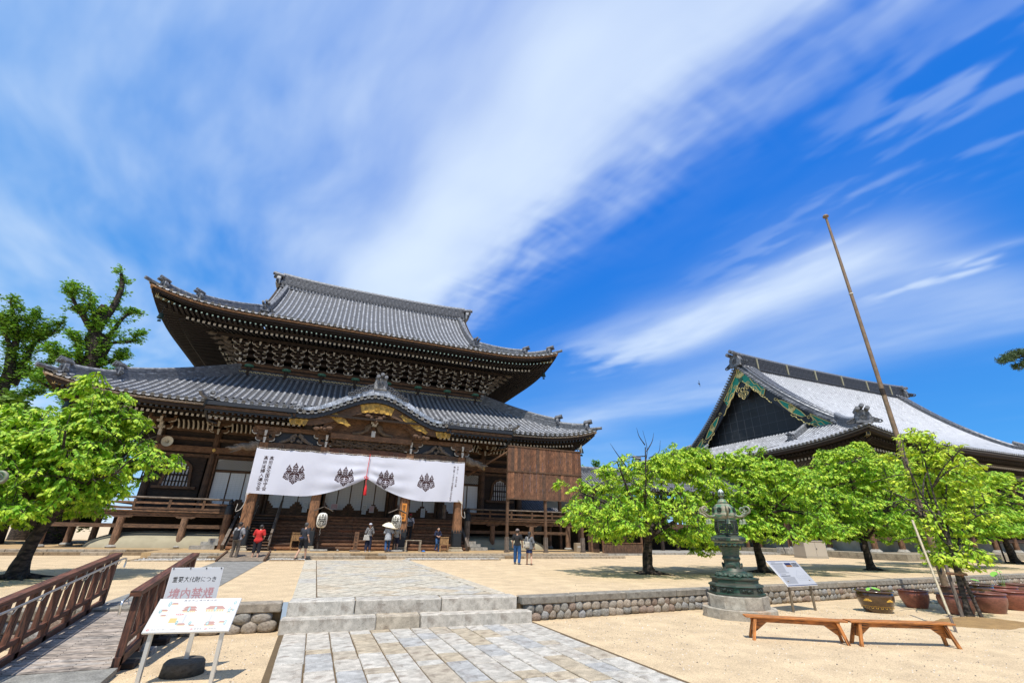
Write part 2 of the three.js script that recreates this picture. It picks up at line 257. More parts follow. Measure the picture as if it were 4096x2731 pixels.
// ================================================================ THE GROUND
const lowY = z => -0.55 + 0.015 * (z + 12.3);
const wallZ = x => x < 2 ? -12.53 + 0.02 * (x + 0.3) : -12.15 - 0.0667 * (x - 5.2);   // face of the retaining wall
const stepZ = x => -12.53 + 0.06 * (x + 0.3);
srand(101);
const sandM = M([0.78, 0.69, 0.54], { map: T.sand, rep: 2.6, rough: 0.95, bump: T.sandBump, bumpRep: 0.9, bumpScale: 0.012 });
{
  const flatShape = (pts, y, slope = false) => { const g = new THREE.ShapeGeometry(new THREE.Shape(pts.map(p => new THREE.Vector2(p[0], -p[1])))); g.rotateX(-Math.PI / 2); const q = fin(g), p = q.attributes.position, uv = q.attributes.uv; for (let i = 0; i < p.count; i++) { p.setY(i, slope ? lowY(p.getZ(i)) : y); uv.setXY(i, p.getX(i), p.getZ(i)); } q.computeVertexNormals(); return q; };
  const upper = flatShape([[-700, -12.75], [-0.3, -12.7], [5.2, -12.35], [40, -14.75], [120, -20.2], [700, -60], [700, -900], [-700, -900]], 0);
  const lower = flatShape([[-700, -13.2], [0, -13.2], [5.2, -12.9], [40, -15.2], [120, -21], [700, -61], [700, 500], [-700, 500]], 0, true);
  struct('ground', [upper, lower], sandM);
  // loose pebbles on the sand
  const peb = flat(new THREE.IcosahedronGeometry(1, 0)), ms = [], cs = [];
  for (let i = 0; i < 5200; i++) {
    const near = i < 4200, x = near ? rr(-2.5, 17) : rr(-12, 30), z = near ? -3.2 - 8.8 * Math.pow(rnd(), 0.8) : rr(-27, -13); let y = lowY(z);
    if (z < wallZ(x) - 0.3) y = 0; else if (z < wallZ(x) + 0.25) continue; if (x > -0.4 && x < 5.9) continue;
    const s = rr(0.005, 0.013) * (rnd() < 0.04 ? 1.8 : 1); ms.push(new THREE.Matrix4().compose(V(x, y + s * 0.2, z), new THREE.Quaternion().setFromEuler(new THREE.Euler(rnd() * 6, rnd() * 6, rnd() * 6)), V(s * rr(0.8, 1.5), s * 0.7, s)));
    const k = rnd() < 0.42 ? rr(0.10, 0.22) : rr(0.45, 0.72); cs.push(new THREE.Color().setRGB(k * 1.08, k * 0.98, k * 0.84));
  }
  const pb = inst('pebbles', peb, M([1, 1, 1], { rough: 0.9 }), ms, scene, cs); pb.userData = { kind: 'stuff', label: 'loose small pebbles scattered over the pale sand', category: 'pebbles' };
}

// ---- stone paving: the lower path of long granite slabs
const paveM = tints([0.70, 0.655, 0.58], 9, 0.08, { map: T.granite, rep: 0.9, rough: 0.88, bump: T.grainBump, bumpRep: 0.3, bumpScale: 0.005 });
for (const [k, c] of [[2, [0.62, 0.53, 0.41]], [5, [0.58, 0.565, 0.54]], [7, [0.64, 0.53, 0.38]]]) paveM[k].color.setRGB(...c);
const warmM = tints([0.74, 0.66, 0.525], 7, 0.07, { map: T.granite, rep: 0.9, rough: 0.88, bump: T.grainBump, bumpRep: 0.3, bumpScale: 0.005 }); warmM[3].color.setRGB(0.66, 0.62, 0.55); warmM[5].color.setRGB(0.72, 0.60, 0.44);
const soilM = M([0.16, 0.125, 0.075], { map: T.sand, rep: 0.7, rough: 1 });
{
  srand(202);
  const g = new THREE.PlaneGeometry(5.9, 10.6); g.rotateX(-Math.PI / 2); g.translate(2.58, 0, -6.95); const gp = g.attributes.position; for (let i = 0; i < gp.count; i++) gp.setY(i, lowY(gp.getZ(i)) + 0.006);
  const path = struct('lower_path', uvm(g), soilM);
  const slab = (x0, x1, z0, z1, mats) => { const w = x1 - x0, d = z1 - z0, zc = (z0 + z1) / 2, m = part('paving_stone', cbox(w - rr(0.016, 0.03), 0.09, d - rr(0.014, 0.026), 0.012, 0.006), pick(mats), path); m.position.set((x0 + x1) / 2, lowY(zc) - 0.018 + rr(-0.004, 0.005), zc); m.rotation.x = -0.015; };
  const xs = [-0.28]; const ws = [0.46, 0.45, 0.42, 0.44, 0.43, 0.46, 0.41, 0.44, 0.42, 0.45, 0.43, 0.42, 0.46]; for (const w of ws) xs.push(xs[xs.length - 1] + w);
  for (let r = 0; r < ws.length; r++) {
    let z = stepZ(xs[r]) + 0.40; const edge = r === 0 || r === ws.length - 1;
    while (z < -2.4) { const L = edge ? rr(0.9, 1.7) : rnd() < 0.3 ? rr(0.28, 0.45) : rr(0.55, 1.25); slab(xs[r], xs[r + 1], z, Math.min(z + L, -2.2), edge && r === 0 ? paveM.slice(0, 2) : paveM); z += L; }
  }
}
// ---- the upper path: square stones laid on the diagonal between two border strips
{
  srand(203);
  const g = new THREE.PlaneGeometry(5.35, 15.2); g.rotateX(-Math.PI / 2); g.translate(2.42, 0.005, -20.35); const path = struct('upper_path', uvm(g), soilM);
  const clip = (poly, ax, lim, sgn) => { const o = []; for (let i = 0; i < poly.length; i++) { const a = poly[i], b = poly[(i + 1) % poly.length], ia = (a[ax] - lim) * sgn >= 0, ib = (b[ax] - lim) * sgn >= 0; if (ia) o.push(a); if (ia !== ib) { const t = (lim - a[ax]) / (b[ax] - a[ax]); o.push([mix(a[0], b[0], t), mix(a[1], b[1], t)]); } } return o; };
  const s = 0.60, small = []; let n = 0; const list = [];
  for (let i = -26; i < 40; i++) for (let j = -26; j < 40; j++) {
    const cx = 2.42 + (i - j) * s * 0.7071, cz = -27.7 + (i + j) * s * 0.7071; if (cx < -0.4 || cx > 5.3 || cz < -28.4 || cz > -12.2) continue;
    list.push([cx, cz]);
  }
  list.sort((a, b) => b[1] - a[1]);
  for (const [cx, cz] of list) {
    const half = s / 2 - 0.010, hx = half * 1.4142; let poly = [[cx - hx, cz], [cx, cz + hx], [cx + hx, cz], [cx, cz - hx]];
    poly = clip(poly, 0, 0.30, 1); if (poly.length) poly = clip(poly, 0, 4.66, -1); if (poly.length) poly = clip(poly, 1, -27.9, 1); if (poly.length) poly = clip(poly, 1, stepZ(cx) - 0.62, -1); if (poly.length < 3) continue;
    const area = Math.abs(poly.reduce((q, a, k) => q + a[0] * poly[(k + 1) % poly.length][1] - a[1] * poly[(k + 1) % poly.length][0], 0)) / 2; if (area < 0.012) continue;
    const e = new THREE.ExtrudeGeometry(new THREE.Shape(poly.map(p => new THREE.Vector2(p[0], -p[1]))), { depth: 0.05, bevelEnabled: true, bevelThickness: 0.008, bevelSize: 0.0, bevelSegments: 1 }); e.rotateX(-Math.PI / 2); const q = uvm(e); q.translate(0, -0.032 + rr(-0.003, 0.004), 0);
    if (n < 300) part('paving_stone', q, pick(warmM), path); else small.push(q); n++;
  }
  if (small.length) part('far_paving', small, warmM[0], path).userData.kind = 'stuff';
  for (const [a, b] of [[-0.27, 0.28], [4.68, 5.08]]) { let z = stepZ(a) - 0.60; while (z > -27.8) { const L = Math.min(rr(1.0, 1.9), z + 27.9); const m = part('border_stone', cbox(b - a - 0.015, 0.1, L - 0.02, 0.012, 0.005), pick(warmM), path); m.position.set((a + b) / 2, -0.02, z - L / 2); z -= L; } }
}
// ---- granite steps between the two paths
{
  srand(204);
  const t = thing('stone_steps', 'two broad granite steps joining the lower slab path to the upper diagonal path', 'steps', 2.45, 0, -12.4);
  const row = (name, cuts, y0, y1, front, depth, mats) => { for (let i = 0; i + 1 < cuts.length; i++) { const w = cuts[i + 1] - cuts[i], xc = (cuts[i] + cuts[i + 1]) / 2, m = part(name, cbox(w - 0.016, y1 - y0, depth, 0.02, 0.012), mats[i % mats.length], t); m.position.set(xc - 2.45, (y0 + y1) / 2 + rr(-0.004, 0.004), stepZ(xc) + front - depth / 2 + 12.4); m.rotation.y = -0.055; } };
  row('upper_step_block', [-0.29, 1.15, 3.2, 5.17], -0.30, 0.022, 0.0, 0.60, [paveM[0], paveM[4], paveM[1]]);
  row('lower_step_block', [-0.40, 1.62, 2.62, 5.42], -0.62, -0.262, 0.40, 0.46, [paveM[4], paveM[2], paveM[1]]);
}
// ---- retaining walls of rounded field stones under long cap stones
{
  const stoneG = []; srand(205);
  for (let k = 0; k < 7; k++) {
    const g = new THREE.IcosahedronGeometry(1, 3), p = g.attributes.position, v = V(0, 0, 0), s = k * 13;
    for (let i = 0; i < p.count; i++) { v.fromBufferAttribute(p, i).normalize(); const e = 3.4, q = Math.pow(Math.pow(Math.abs(v.x), e) + Math.pow(Math.abs(v.y), e) + Math.pow(Math.abs(v.z), e), -1 / e); const n = 1 + 0.22 * (fbm(v.x * 1.6 + s, v.y * 1.6 + v.z * 1.3 + s, 3, k) - 0.5); v.multiplyScalar(mix(1, q, 0.62) * n); p.setXYZ(i, v.x, v.y, v.z); }
    const m = mergeVertices((g.deleteAttribute('normal'), g.deleteAttribute('uv'), g)); m.computeVertexNormals(); stoneG.push(uvm(m.toNonIndexed()));
  }
  const stoneM = tints([0.52, 0.46, 0.385], 8, 0.24, { map: T.granite, rep: 1.3, rough: 0.95, bump: T.grainBump, bumpRep: 0.9, bumpScale: 0.02 }); stoneM[3].color.setRGB(0.43, 0.32, 0.25); stoneM[6].color.setRGB(0.46, 0.45, 0.44);
  const capM = tints([0.40, 0.36, 0.30], 5, 0.14, { map: T.granite, rep: 0.8, rough: 0.95, bump: T.grainBump, bumpRep: 0.25, bumpScale: 0.012 });
  const build = (label, x0, x1, pitch, xNear) => {
    const dir = x1 > x0 ? 1 : -1, t = thing('retaining_wall', label, 'stone wall', x0, 0, wallZ(x0)), P = (x, y, out) => [x - x0, y, wallZ(x) + out - wallZ(x0)], ry = x0 < 0 ? 0 : 0.0667;
    const far = [];
    part('mortar_core', beam(V(...P(x0, -0.42, -0.28)), V(...P(x1, -0.42, -0.28)), 0.30, 0.5), soilM, t);
    for (let x = x0; (x1 - x) * dir > 0.2;) { const L = Math.min(rr(1.5, 2.3), Math.abs(x1 - x)), xm = x + dir * L / 2, m = part('cap_stone', cbox(L - 0.014, 0.185, 0.42, 0.022, 0.008), pick(capM), t); m.position.set(...P(xm, -0.078 + rr(-0.006, 0.006), -0.17)); m.rotation.y = ry; x += dir * L; }
    for (let r = 0; r < 2; r++) for (let x = x0 + dir * pitch * (r ? 0.15 : 0.5); (x1 - x) * dir > 0;) {
      const w = pitch * rr(0.84, 1.16), hh = r ? rr(0.20, 0.25) : 0.235, xm = x + dir * w / 2, y = r ? -0.455 + rr(-0.03, 0.02) : -0.275, geo = pick(stoneG), sc = [w * 0.545, hh * 0.55, 0.16], rot = [rr(-0.14, 0.14), rr(-0.2, 0.2)];
      if (Math.abs(xm - x0) < xNear) { const m = part('wall_stone', geo, pick(stoneM), t); m.position.set(...P(xm, y, -0.115 + rr(-0.02, 0.02))); m.scale.set(...sc); m.rotation.set(rot[0], ry + rot[1], rr(-0.12, 0.12)); }
      else far.push(place(geo.clone(), ...P(xm, y, -0.115), ry + rot[1], rot[0], 0, sc));
      x += dir * w * 1.0;
    }
    if (far.length) part('far_wall_stones', far, stoneM[0], t).userData.kind = 'stuff';
  };
  build('low wall of two courses of round stones right of the granite steps', 5.24, 62, 0.265, 33);
  build('low stone wall left of the granite steps, running behind the wooden ramp', -0.42, -16, 0.36, 14);
}
// ---- stone platform of the hall, its two steps and gutter kerb
{
  srand(206);
  const stepM = tints([0.52, 0.445, 0.345], 6, 0.2, { map: T.granite, rep: 0.8, rough: 0.95, bump: T.grainBump, bumpRep: 0.3, bumpScale: 0.012 }); stepM[2].color.setRGB(0.38, 0.27, 0.16);
  const t = thing('stone_platform', 'low stone platform with two long steps under the wooden hall', 'platform', 0, 0, -29.6);
  const floorM = M([0.56, 0.45, 0.29], { map: T.sand, rep: 3, rough: 0.95 });
  part('platform_floor', [box(27.5, 0.4, 24, 5.75, 0.078, -12.5), box(20, 0.4, 20, -17.4, 0.078, -14.5)], floorM, t);
  const row = (name, xa, xb, z, y0, y1, dep) => { for (let x = xa; x < xb - 0.1;) { const L = Math.min(rr(1.0, 1.9), xb - x), m = part(name, cbox(L - 0.012, y1 - y0, dep, 0.018, 0.01), pick(stepM), t); m.position.set(x + L / 2, (y0 + y1) / 2 + rr(-0.005, 0.005), z + dep / 2 + 29.6); x += L; } };
  row('upper_step_stone', -2.1, 19.3, -29.7, 0.0, 0.283, 0.4); row('lower_step_stone', -2.1, 20.4, -29.3 - 0.02, -0.12, 0.165, 0.42);
  row('upper_step_stone', -7.4, -4.2, -29.7, 0.0, 0.283, 0.4); row('lower_step_stone', -7.4, -4.2, -29.32, -0.12, 0.165, 0.42);
  row('upper_step_stone', -27, -7.4, -33.9, 0.0, 0.283, 0.4); row('lower_step_stone', -27, -7.4, -33.45, -0.12, 0.165, 0.42);
  const k = thing('gutter_kerb', 'narrow stone kerb and pebble gutter along the foot of the hall platform', 'kerb', 0, 0, -27.7);
  const kerb = (xa, xb, z) => { for (let x = xa; x < xb - 0.1;) { const L = Math.min(rr(1.1, 2.0), xb - x), m = part('kerb_stone', cbox(L - 0.012, 0.16, 0.2, 0.015, 0.006), pick(stepM), k); m.position.set(x + L / 2, -0.03, z + 27.7); x += L; } };
  kerb(5.1, 10.6, -27.75); kerb(-7.7, -4.3, -27.75); kerb(-1.95, -0.3, -27.75);
  const side = part('kerb_stone', cbox(0.2, 0.16, 5.2, 0.015, 0.006), stepM[2], k); side.position.set(-7.8, -0.028, -2.7);
  const pm = [], pc = [], pg = flat(new THREE.IcosahedronGeometry(1, 0));
  for (const [xa, xb, n] of [[5.1, 10.6, 1500], [-7.6, -4.3, 900], [-1.95, -0.3, 500]]) for (let i = 0; i < n; i++) { const q = rr(0.025, 0.06); pm.push(new THREE.Matrix4().compose(V(rr(xa, xb), rr(-0.02, 0.035), rr(-1.2, -0.15)), new THREE.Quaternion().setFromEuler(new THREE.Euler(rnd() * 6, rnd() * 6, 0)), V(q * 1.3, q * 0.8, q))); const c = rr(0.22, 0.5); pc.push(new THREE.Color().setRGB(c, c * 0.95, c * 0.86)); }
  inst('gutter_pebbles', pg, M([1, 1, 1], { rough: 0.9 }), pm, k, pc);
}
// ---- concrete path from the wooden ramp to the side stairs
{
  const conM = M([0.33, 0.32, 0.29], { map: T.speck, rep: 1.6, rough: 0.95, bump: T.grainBump, bumpScale: 0.003, bumpRep: 0.3 });
  const q = rawGeo([-3.95, 0.012, -13.0, -2.30, 0.012, -13.0, -2.12, 0.012, -27.3, -3.95, 0.012, -13.0, -2.12, 0.012, -27.3, -4.15, 0.012, -27.3]); struct('concrete_path', uvm(q), conM);
  const t = thing('wooden_ramp', 'short weathered boarded ramp from the concrete path up to the side stairs', 'ramp', -3.15, 0, -28.5); srand(207);
  const bm = tints([0.36, 0.28, 0.20], 5, 0.15, { map: T.wood, rep: 1.2, rough: 0.9 });
  for (let i = 0; i < 16; i++) { const u = (i + 0.5) / 16, m = part('plank', cbox(1.95, 0.03, 0.155, 0.006), pick(bm), t); m.position.set(0, mix(0.03, 0.315, u), mix(1.25, -1.35, u)); m.rotation.x = 0.109; }
  for (const s of [-1, 1]) part('side_board', beam(V(s * 1.03, 0.03, 1.3), V(s * 1.03, 0.33, -1.4), 0.09, 0.16), MT.wood, t);
}

// ================================================================ TILED ROOFS
// one slope of a hipped roof: half = half length along the eave, ez = eave distance from the centre, D = depth in plan
const halfTile = (r, L, seg = 9) => { const g = new THREE.CylinderGeometry(r * 0.95, r * 1.04, L, seg, 1, true, -Math.PI / 2 - 0.12, Math.PI + 0.24); g.rotateX(-Math.PI / 2); return fin(g); };   // round side up (+y), downhill end at +z
const endDisc = r => { const g = new THREE.LatheGeometry([[0, 0.012], [r * 0.18, 0.014], [r * 0.28, 0.002], [r * 0.62, 0.0], [r * 0.7, 0.016], [r * 0.95, 0.018], [r, 0.004], [r, -0.12]].map(p => new THREE.Vector2(...p)), 14); g.rotateX(Math.PI / 2); return fin(g); };
const lipGeo = (w, h) => { const a = []; for (let i = 0; i <= 8; i++) { const t = i / 8 * 2 - 1; a.push([t * w / 2, -h * 0.45 * (1 - t * t)]); } for (let i = 8; i >= 0; i--) { const t = i / 8 * 2 - 1; a.push([t * w / 2, -h * 0.45 * (1 - t * t) - h * (1 - 0.35 * t * t) * 0.62]); } return extr(a, 0.05); };
function tileTone(base, r = 0.22) { const k = base * (1 + rr(-r, r)) * (rnd() < 0.08 ? 1.25 : 1) * (rnd() < 0.06 ? 0.7 : 1); return new THREE.Color().setRGB(k * 0.965, k * 0.99, k * 1.045); }
function slope(o) {
  const { half, ez, D, yf, lift, xlim, ang = 0, pitch = 0.46, R = 0.105, course = 0.27, tone = 0.70, roof, dStart = () => 0, step = 0.03 } = o;
  const rot = new THREE.Matrix4().makeRotationY(ang), S = (dx, d, up = 0) => V(dx, yf(d) + lift(half - Math.abs(dx), d) + up, ez - d).applyMatrix4(rot);
  const P = [], N = Math.round(D / course), nx = 30, wx = w => Math.sin(w * Math.PI / 2) * 0.35 + w * 0.65;
  for (let j = 0; j < N; j++) for (let i = 0; i < nx; i++) {
    const d0 = j / N * D, d1 = (j + 1) / N * D, x0 = wx(i / nx * 2 - 1), x1 = wx((i + 1) / nx * 2 - 1);
    if (d1 < dStart((x0 + x1) / 2 * xlim(d0)) - 0.01) continue;
    const a = S(x0 * xlim(d0), d0, step), b = S(x1 * xlim(d0), d0, step), c = S(x1 * xlim(d1), d1), e = S(x0 * xlim(d1), d1), a0 = S(x0 * xlim(d0), d0, -0.02), b0 = S(x1 * xlim(d0), d0, -0.02);
    for (const [p, q, r] of [[a, b, c], [a, c, e], [a0, b0, b], [a0, b, a]]) P.push(p.x, p.y, p.z, q.x, q.y, q.z, r.x, r.y, r.z);
  }
  const base = o.only ? null : part('roof_courses', uvm(rawGeo(P)), o.mat || MT.flatTile, roof); if (base) base.userData.kind = 'stuff';
  const rows = Math.floor(half / pitch), L = 0.42, ms = [], cs = [], ends = [];
  for (let k = -rows; k < rows; k++) {
    const dx = (k + 0.5) * pitch; if (Math.abs(dx) > half - 0.16) continue;
    let d1 = D; while (d1 > 0.2 && xlim(d1) < Math.abs(dx) + 0.02) d1 -= 0.1; const d0 = dStart(dx);
    const pts = []; let len = 0; const M0 = 40; for (let i = 0; i <= M0; i++) { const p = S(dx, mix(d0, d1, i / M0), 0.015); if (i) len += p.distanceTo(pts[i - 1]); pts.push(p); }
    const n = Math.max(1, Math.round(len / (L * 0.93))); const at = s => { const f = clamp(s) * M0, i = Math.min(M0 - 1, Math.floor(f)); return pts[i].clone().lerp(pts[i + 1], f - i); };
    for (let i = 0; i < n; i++) { const a = at(i / n), b = at((i + 1) / n), zd = a.clone().sub(b).normalize(), xd = V(1, 0, 0).applyMatrix4(rot), yd = V(0, 0, 0).crossVectors(zd, xd).normalize(); ms.push(basis(xd, yd, zd, a.add(b).multiplyScalar(0.5))); cs.push(tileTone(tone, o.dev)); }
    ends.push([dx, at(0), at(0.02)]);
  }
  inst('round_tiles', o.tileGeo || (o.tileGeo = halfTile(R, L)), MT.tileInst, ms, roof, cs);
  if (o.ends) {
    const dg = endDisc(R * 1.1), lip = lipGeo(pitch - R * 1.1, 0.13), lm = [];
    for (const [dx, p, q] of ends) { if (o.noDisc && o.noDisc(dx)) continue;
      const zd = p.clone().sub(q).normalize(), xd = V(1, 0, 0).applyMatrix4(rot), yd = V(0, 0, 0).crossVectors(zd, xd);
      if (o.ends === 'parts') { const m = part('eave_tile', dg, pick(MT.discs), roof); m.position.copy(p).addScaledVector(yd, 0.0).addScaledVector(zd, 0.03); m.quaternion.setFromRotationMatrix(basis(xd, yd, zd, V(0, 0, 0))); }
      else lm.push([dg, p]);
    }
    const lms = []; for (const [dx] of ends) { const p = S(dx + pitch / 2, dStart(dx), 0.03); if (Math.abs(dx + pitch / 2) < half - 0.1) lms.push(new THREE.Matrix4().makeRotationY(ang).setPosition(p)); }
    inst('flat_eave_tiles', lip, MT.tileInst, lms, roof, lms.map(() => tileTone(tone * 1.1)));
  }
  return { S, ends };
}
srand(300);
MT.flatTile = M([0.19, 0.195, 0.21], { map: T.tile, rep: 0.6, rough: 0.6 });
MT.tileInst = M([1, 1, 1], { map: T.tile, rep: 0.8, rough: 0.5 });
MT.discs = tints([0.34, 0.33, 0.30], 5, 0.22, { map: T.tile, rep: 0.5, rough: 0.6 });
// a ridge of stacked flat tiles under a row of round cap tiles, along a path
function ridge(path, w, h, layers, roof, name = 'ridge', mat = MT.tile, capM = MT.tileLight) {
  const hs = [[0.3, 1]]; h += 0.3; path = path.map(p => p.clone().add(V(0, -0.3, 0))); for (let i = 0; i < layers; i++) hs.push([(h - 0.3) / layers * 0.55, 1 - 0.10 * i / layers], [(h - 0.3) / layers * 0.45, 0.86 - 0.10 * i / layers]);
  const r = part(name, sweep(path, stair(w, hs)), mat, roof);
  const cap = path.map(p => p.clone().add(V(0, h, 0))); part('ridge_cap', tube(cap, w * 0.40, w * 0.40, 9, true), capM, r); return r;
}
function resample(path, step) { const out = [path[0].clone()]; let acc = 0; for (let i = 1; i < path.length; i++) { const a = path[i - 1], b = path[i], L = a.distanceTo(b); let s = step - acc; while (s < L) { out.push(a.clone().lerp(b, s / L)); s += step; } acc = (acc + L) % step; } return out; }
// ridge-end ornament: a shaped plate with a flower disc and three round tile ends above it
function chrysanthemum(r, n = 16, th = 0.03) { const gs = [cyl(r * 0.22, r * 0.16, th * 1.6, 12, 0, 0, th * 0.6, 0, Math.PI / 2), cyl(r, r, th * 0.5, 24, 0, 0, 0, 0, Math.PI / 2)]; for (let i = 0; i < n; i++) { const a = i / n * 6.2832, g = new THREE.SphereGeometry(1, 6, 4); gs.push(place(fin(g), Math.cos(a) * r * 0.6, Math.sin(a) * r * 0.6, th * 0.3, 0, 0, a, [r * 0.40, r * 0.095, th])); } return merge(gs); }
function onigawara(parent, p, turn, s = 1, matA = MT.tileLight) {
  const o = new THREE.Group(); o.name = 'ridge_end_ornament'; o.position.copy(p); o.rotation.y = turn; parent.add(o);
  part('ornament_plate', extr([[-0.42 * s, 0], [0.42 * s, 0], [0.40 * s, 0.45 * s], [0.30 * s, 0.66 * s], [0, 0.78 * s], [-0.30 * s, 0.66 * s], [-0.40 * s, 0.45 * s]], 0.22 * s, { bevel: 0.03 * s }), matA, o);
  const c = part('flower_disc', chrysanthemum(0.20 * s, 16, 0.05 * s), MT.tile, o); c.position.set(0, 0.34 * s, 0.14 * s);
  part('round_tile_ends', [[-0.26, 0.78], [0, 0.95], [0.26, 0.78]].flatMap(([x, y]) => [cyl(0.125 * s, 0.125 * s, 0.75 * s, 12, x * s, y * s, 0.05 * s, 0, Math.PI / 2 - 0.16), cyl(0.085 * s, 0.085 * s, 0.79 * s, 12, x * s, y * s, 0.05 * s, 0, Math.PI / 2 - 0.16)]), MT.tile, o);
  part('scroll_fin', [-1, 1].flatMap(q => [0, 1, 2].map(i => place(fin(new THREE.TorusGeometry(0.13 * s, 0.05 * s, 6, 12)), q * (0.47 + i * 0.15) * s, (0.16 - i * 0.05) * s, 0.02, 0, 0, 0, [1, 1 - i * 0.15, 1]))), MT.tileDark, o);
  return o;
}

// ================================================================ THE WOODEN HALL (two tiers of roof, a porch with a curved gable)
const HX = 2.58, HZ = -51.1;
const hall = thing('temple_hall', 'dark wooden temple hall with two grey tiled roofs and a curved porch gable', 'temple', HX, 0, HZ);
const lowerRoof = part('lower_roof', box(21.6, 0.2, 17.8, 0, 13.3, 0), MT.woodDark, hall);
const upperRoof = part('upper_roof', box(20, 0.2, 16, 0, 17.6, 0), MT.woodDark, hall);
const LOW = { half: 19.3, ez: 17.4, D: 8.4, yf: d => { const t = d / 8.4; return 9.12 + 4.45 * (0.75 * t + 0.25 * t * t); }, lift: (c, d) => 1.0 * Math.pow(clamp(1 - c / 9), 3.2) * Math.pow(clamp(1 - d / 8.4), 1.5) };
const UPP = { half: 16.9, ez: 14.9, D: 14.9, yf: d => { const t = d / 14.9; return 16.93 + 9.95 * (0.343 * t + 0.657 * t * t); }, lift: (c, d) => 1.15 * Math.pow(clamp(1 - c / 9), 3.2) * Math.pow(clamp(1 - d / 8), 1.5) };
const PORCH = 10.1;      // half width of the porch roof
srand(310);
{
  const porchCut = dx => Math.abs(dx) < PORCH + 0.05 ? 1.55 : 0;
  slope({ ...LOW, xlim: d => 19.3 - d, roof: lowerRoof, ends: 'parts', dStart: porchCut, noDisc: dx => Math.abs(dx) < PORCH });
  slope({ ...LOW, half: 17.4, ez: 19.3, xlim: d => 17.4 - d, ang: Math.PI / 2, roof: lowerRoof, ends: 'stuff' });
  slope({ ...LOW, half: 17.4, ez: 19.3, xlim: d => 17.4 - d, ang: -Math.PI / 2, roof: lowerRoof, ends: 'stuff' });
  slope({ ...LOW, xlim: d => 19.3 - d, ang: Math.PI, roof: lowerRoof });
  const ux = d => d < 6.2 ? 16.9 - d : 11.15;
  slope({ ...UPP, xlim: ux, roof: upperRoof, ends: 'parts' });
  slope({ ...UPP, xlim: ux, ang: Math.PI, roof: upperRoof });
  for (const s of [1, -1]) slope({ ...UPP, half: 14.9, ez: 16.9, D: 6.2, xlim: d => 14.9 - d, ang: s * Math.PI / 2, roof: upperRoof, ends: 'stuff' });
  // gables of the upper roof
  for (const s of [-1, 1]) {
    const tri = []; for (let i = 0; i <= 12; i++) { const d = mix(6.2, 14.9, i / 12); tri.push([14.9 - d, UPP.yf(d)]); } for (let i = 12; i >= 0; i--) { const d = mix(6.2, 14.9, i / 12); tri.push([-(14.9 - d), UPP.yf(d)]); }
    part('gable_wall', place(extr(tri, 0.15), s * 10.3, -0.15, 0, Math.PI / 2), MT.woodDark, upperRoof);
    for (const q of [-1, 1]) { const path = []; for (let i = 0; i <= 14; i++) { const d = mix(6.0, 14.9, i / 14); path.push(V(s * 11.0, UPP.yf(d) - 0.32, q * (14.9 - d))); } part('barge_board', sweep(path, [[-0.07, -0.3], [0.07, -0.3], [0.07, 0.3], [-0.07, 0.3]]), MT.woodDark, upperRoof); }
  }
  // main ridge, descending ridges, corner ridges
  const main = []; for (let i = 0; i <= 20; i++) { const x = mix(-10.9, 10.9, i / 20); main.push(V(x, 26.75 + 0.35 * Math.pow(Math.abs(x) / 10.9, 3), 0)); }
  ridge(main, 0.72, 1.35, 8, upperRoof, 'main_ridge', MT.tile);
  part('ridge_eave_tiles', main.slice(0, -1).flatMap((p, i) => [0, 1, 2].map(k => { const q = p.clone().lerp(main[i + 1], k / 3); return cyl(0.1, 0.1, 0.95, 10, q.x, q.y + 0.12, 0, 0, Math.PI / 2); })), MT.tileDark, upperRoof);
  for (const s of [-1, 1]) onigawara(upperRoof, V(s * 11.2, 27.0, 0), s * Math.PI / 2, 1.55);
  for (const s of [-1, 1]) for (const q of [-1, 1]) {
    const p = []; for (let i = 0; i <= 14; i++) { const d = mix(7.2, 14.4, i / 14); p.push(V(s * (10.15 + 0.25 * (1 - i / 14)), UPP.yf(d) + 0.1, q * (14.9 - d))); }
    ridge(p, 0.42, 0.42, 3, upperRoof, 'descending_ridge'); onigawara(upperRoof, p[0].clone().add(V(0, -0.05, q * 0.25)), q > 0 ? 0 : Math.PI, 0.95, MT.tile);
  }
  const hip = (R, d0, d1, sx, sz, w, h, roof) => { const p = []; for (let i = 0; i <= 16; i++) { const d = mix(d0, d1, i / 16); p.push(V(sx * (R.half - d), R.yf(d) + R.lift(d, d) + 0.08, sz * (R.ez - d))); } return ridge(p, w, h, 4, roof, 'corner_ridge'); };
  for (const sx of [-1, 1]) for (const sz of [-1, 1]) {
    const turn = Math.atan2(sx, sz);
    for (const [R, roof, dEnd, dm] of [[LOW, lowerRoof, 8.4, 2.7], [UPP, upperRoof, 6.3, 2.6]]) {
      hip(R, 0.75, dEnd, sx, sz, 0.42, 0.42, roof); hip(R, dm, dEnd, sx, sz, 0.40, 0.72, roof);
      const at = d => V(sx * (R.half - d), R.yf(d) + R.lift(d, d), sz * (R.ez - d));
      onigawara(roof, at(0.66).add(V(0, -0.02, 0)), turn, 0.9, MT.tile); onigawara(roof, at(dm - 0.1).add(V(0, 0.34, 0)), turn, 0.85, MT.tile);
      const e = at(-0.02), b = at(0.9); part('corner_tile', [tube([e.clone().add(V(sx * 0.22, 0.1, sz * 0.22)), b.clone().add(V(0, 0.08, 0))], 0.13, 0.13, 10)], MT.tile, roof);
    }
  }
  // top flashing where the lower roof meets the upper wall
  part('top_ridge', [box(22.4, 0.42, 0.34, 0, 13.72, 9.05), box(0.34, 0.42, 18, -11.0, 13.72, 0), box(0.34, 0.42, 18, 11.0, 13.72, 0)], MT.tileDark, lowerRoof);
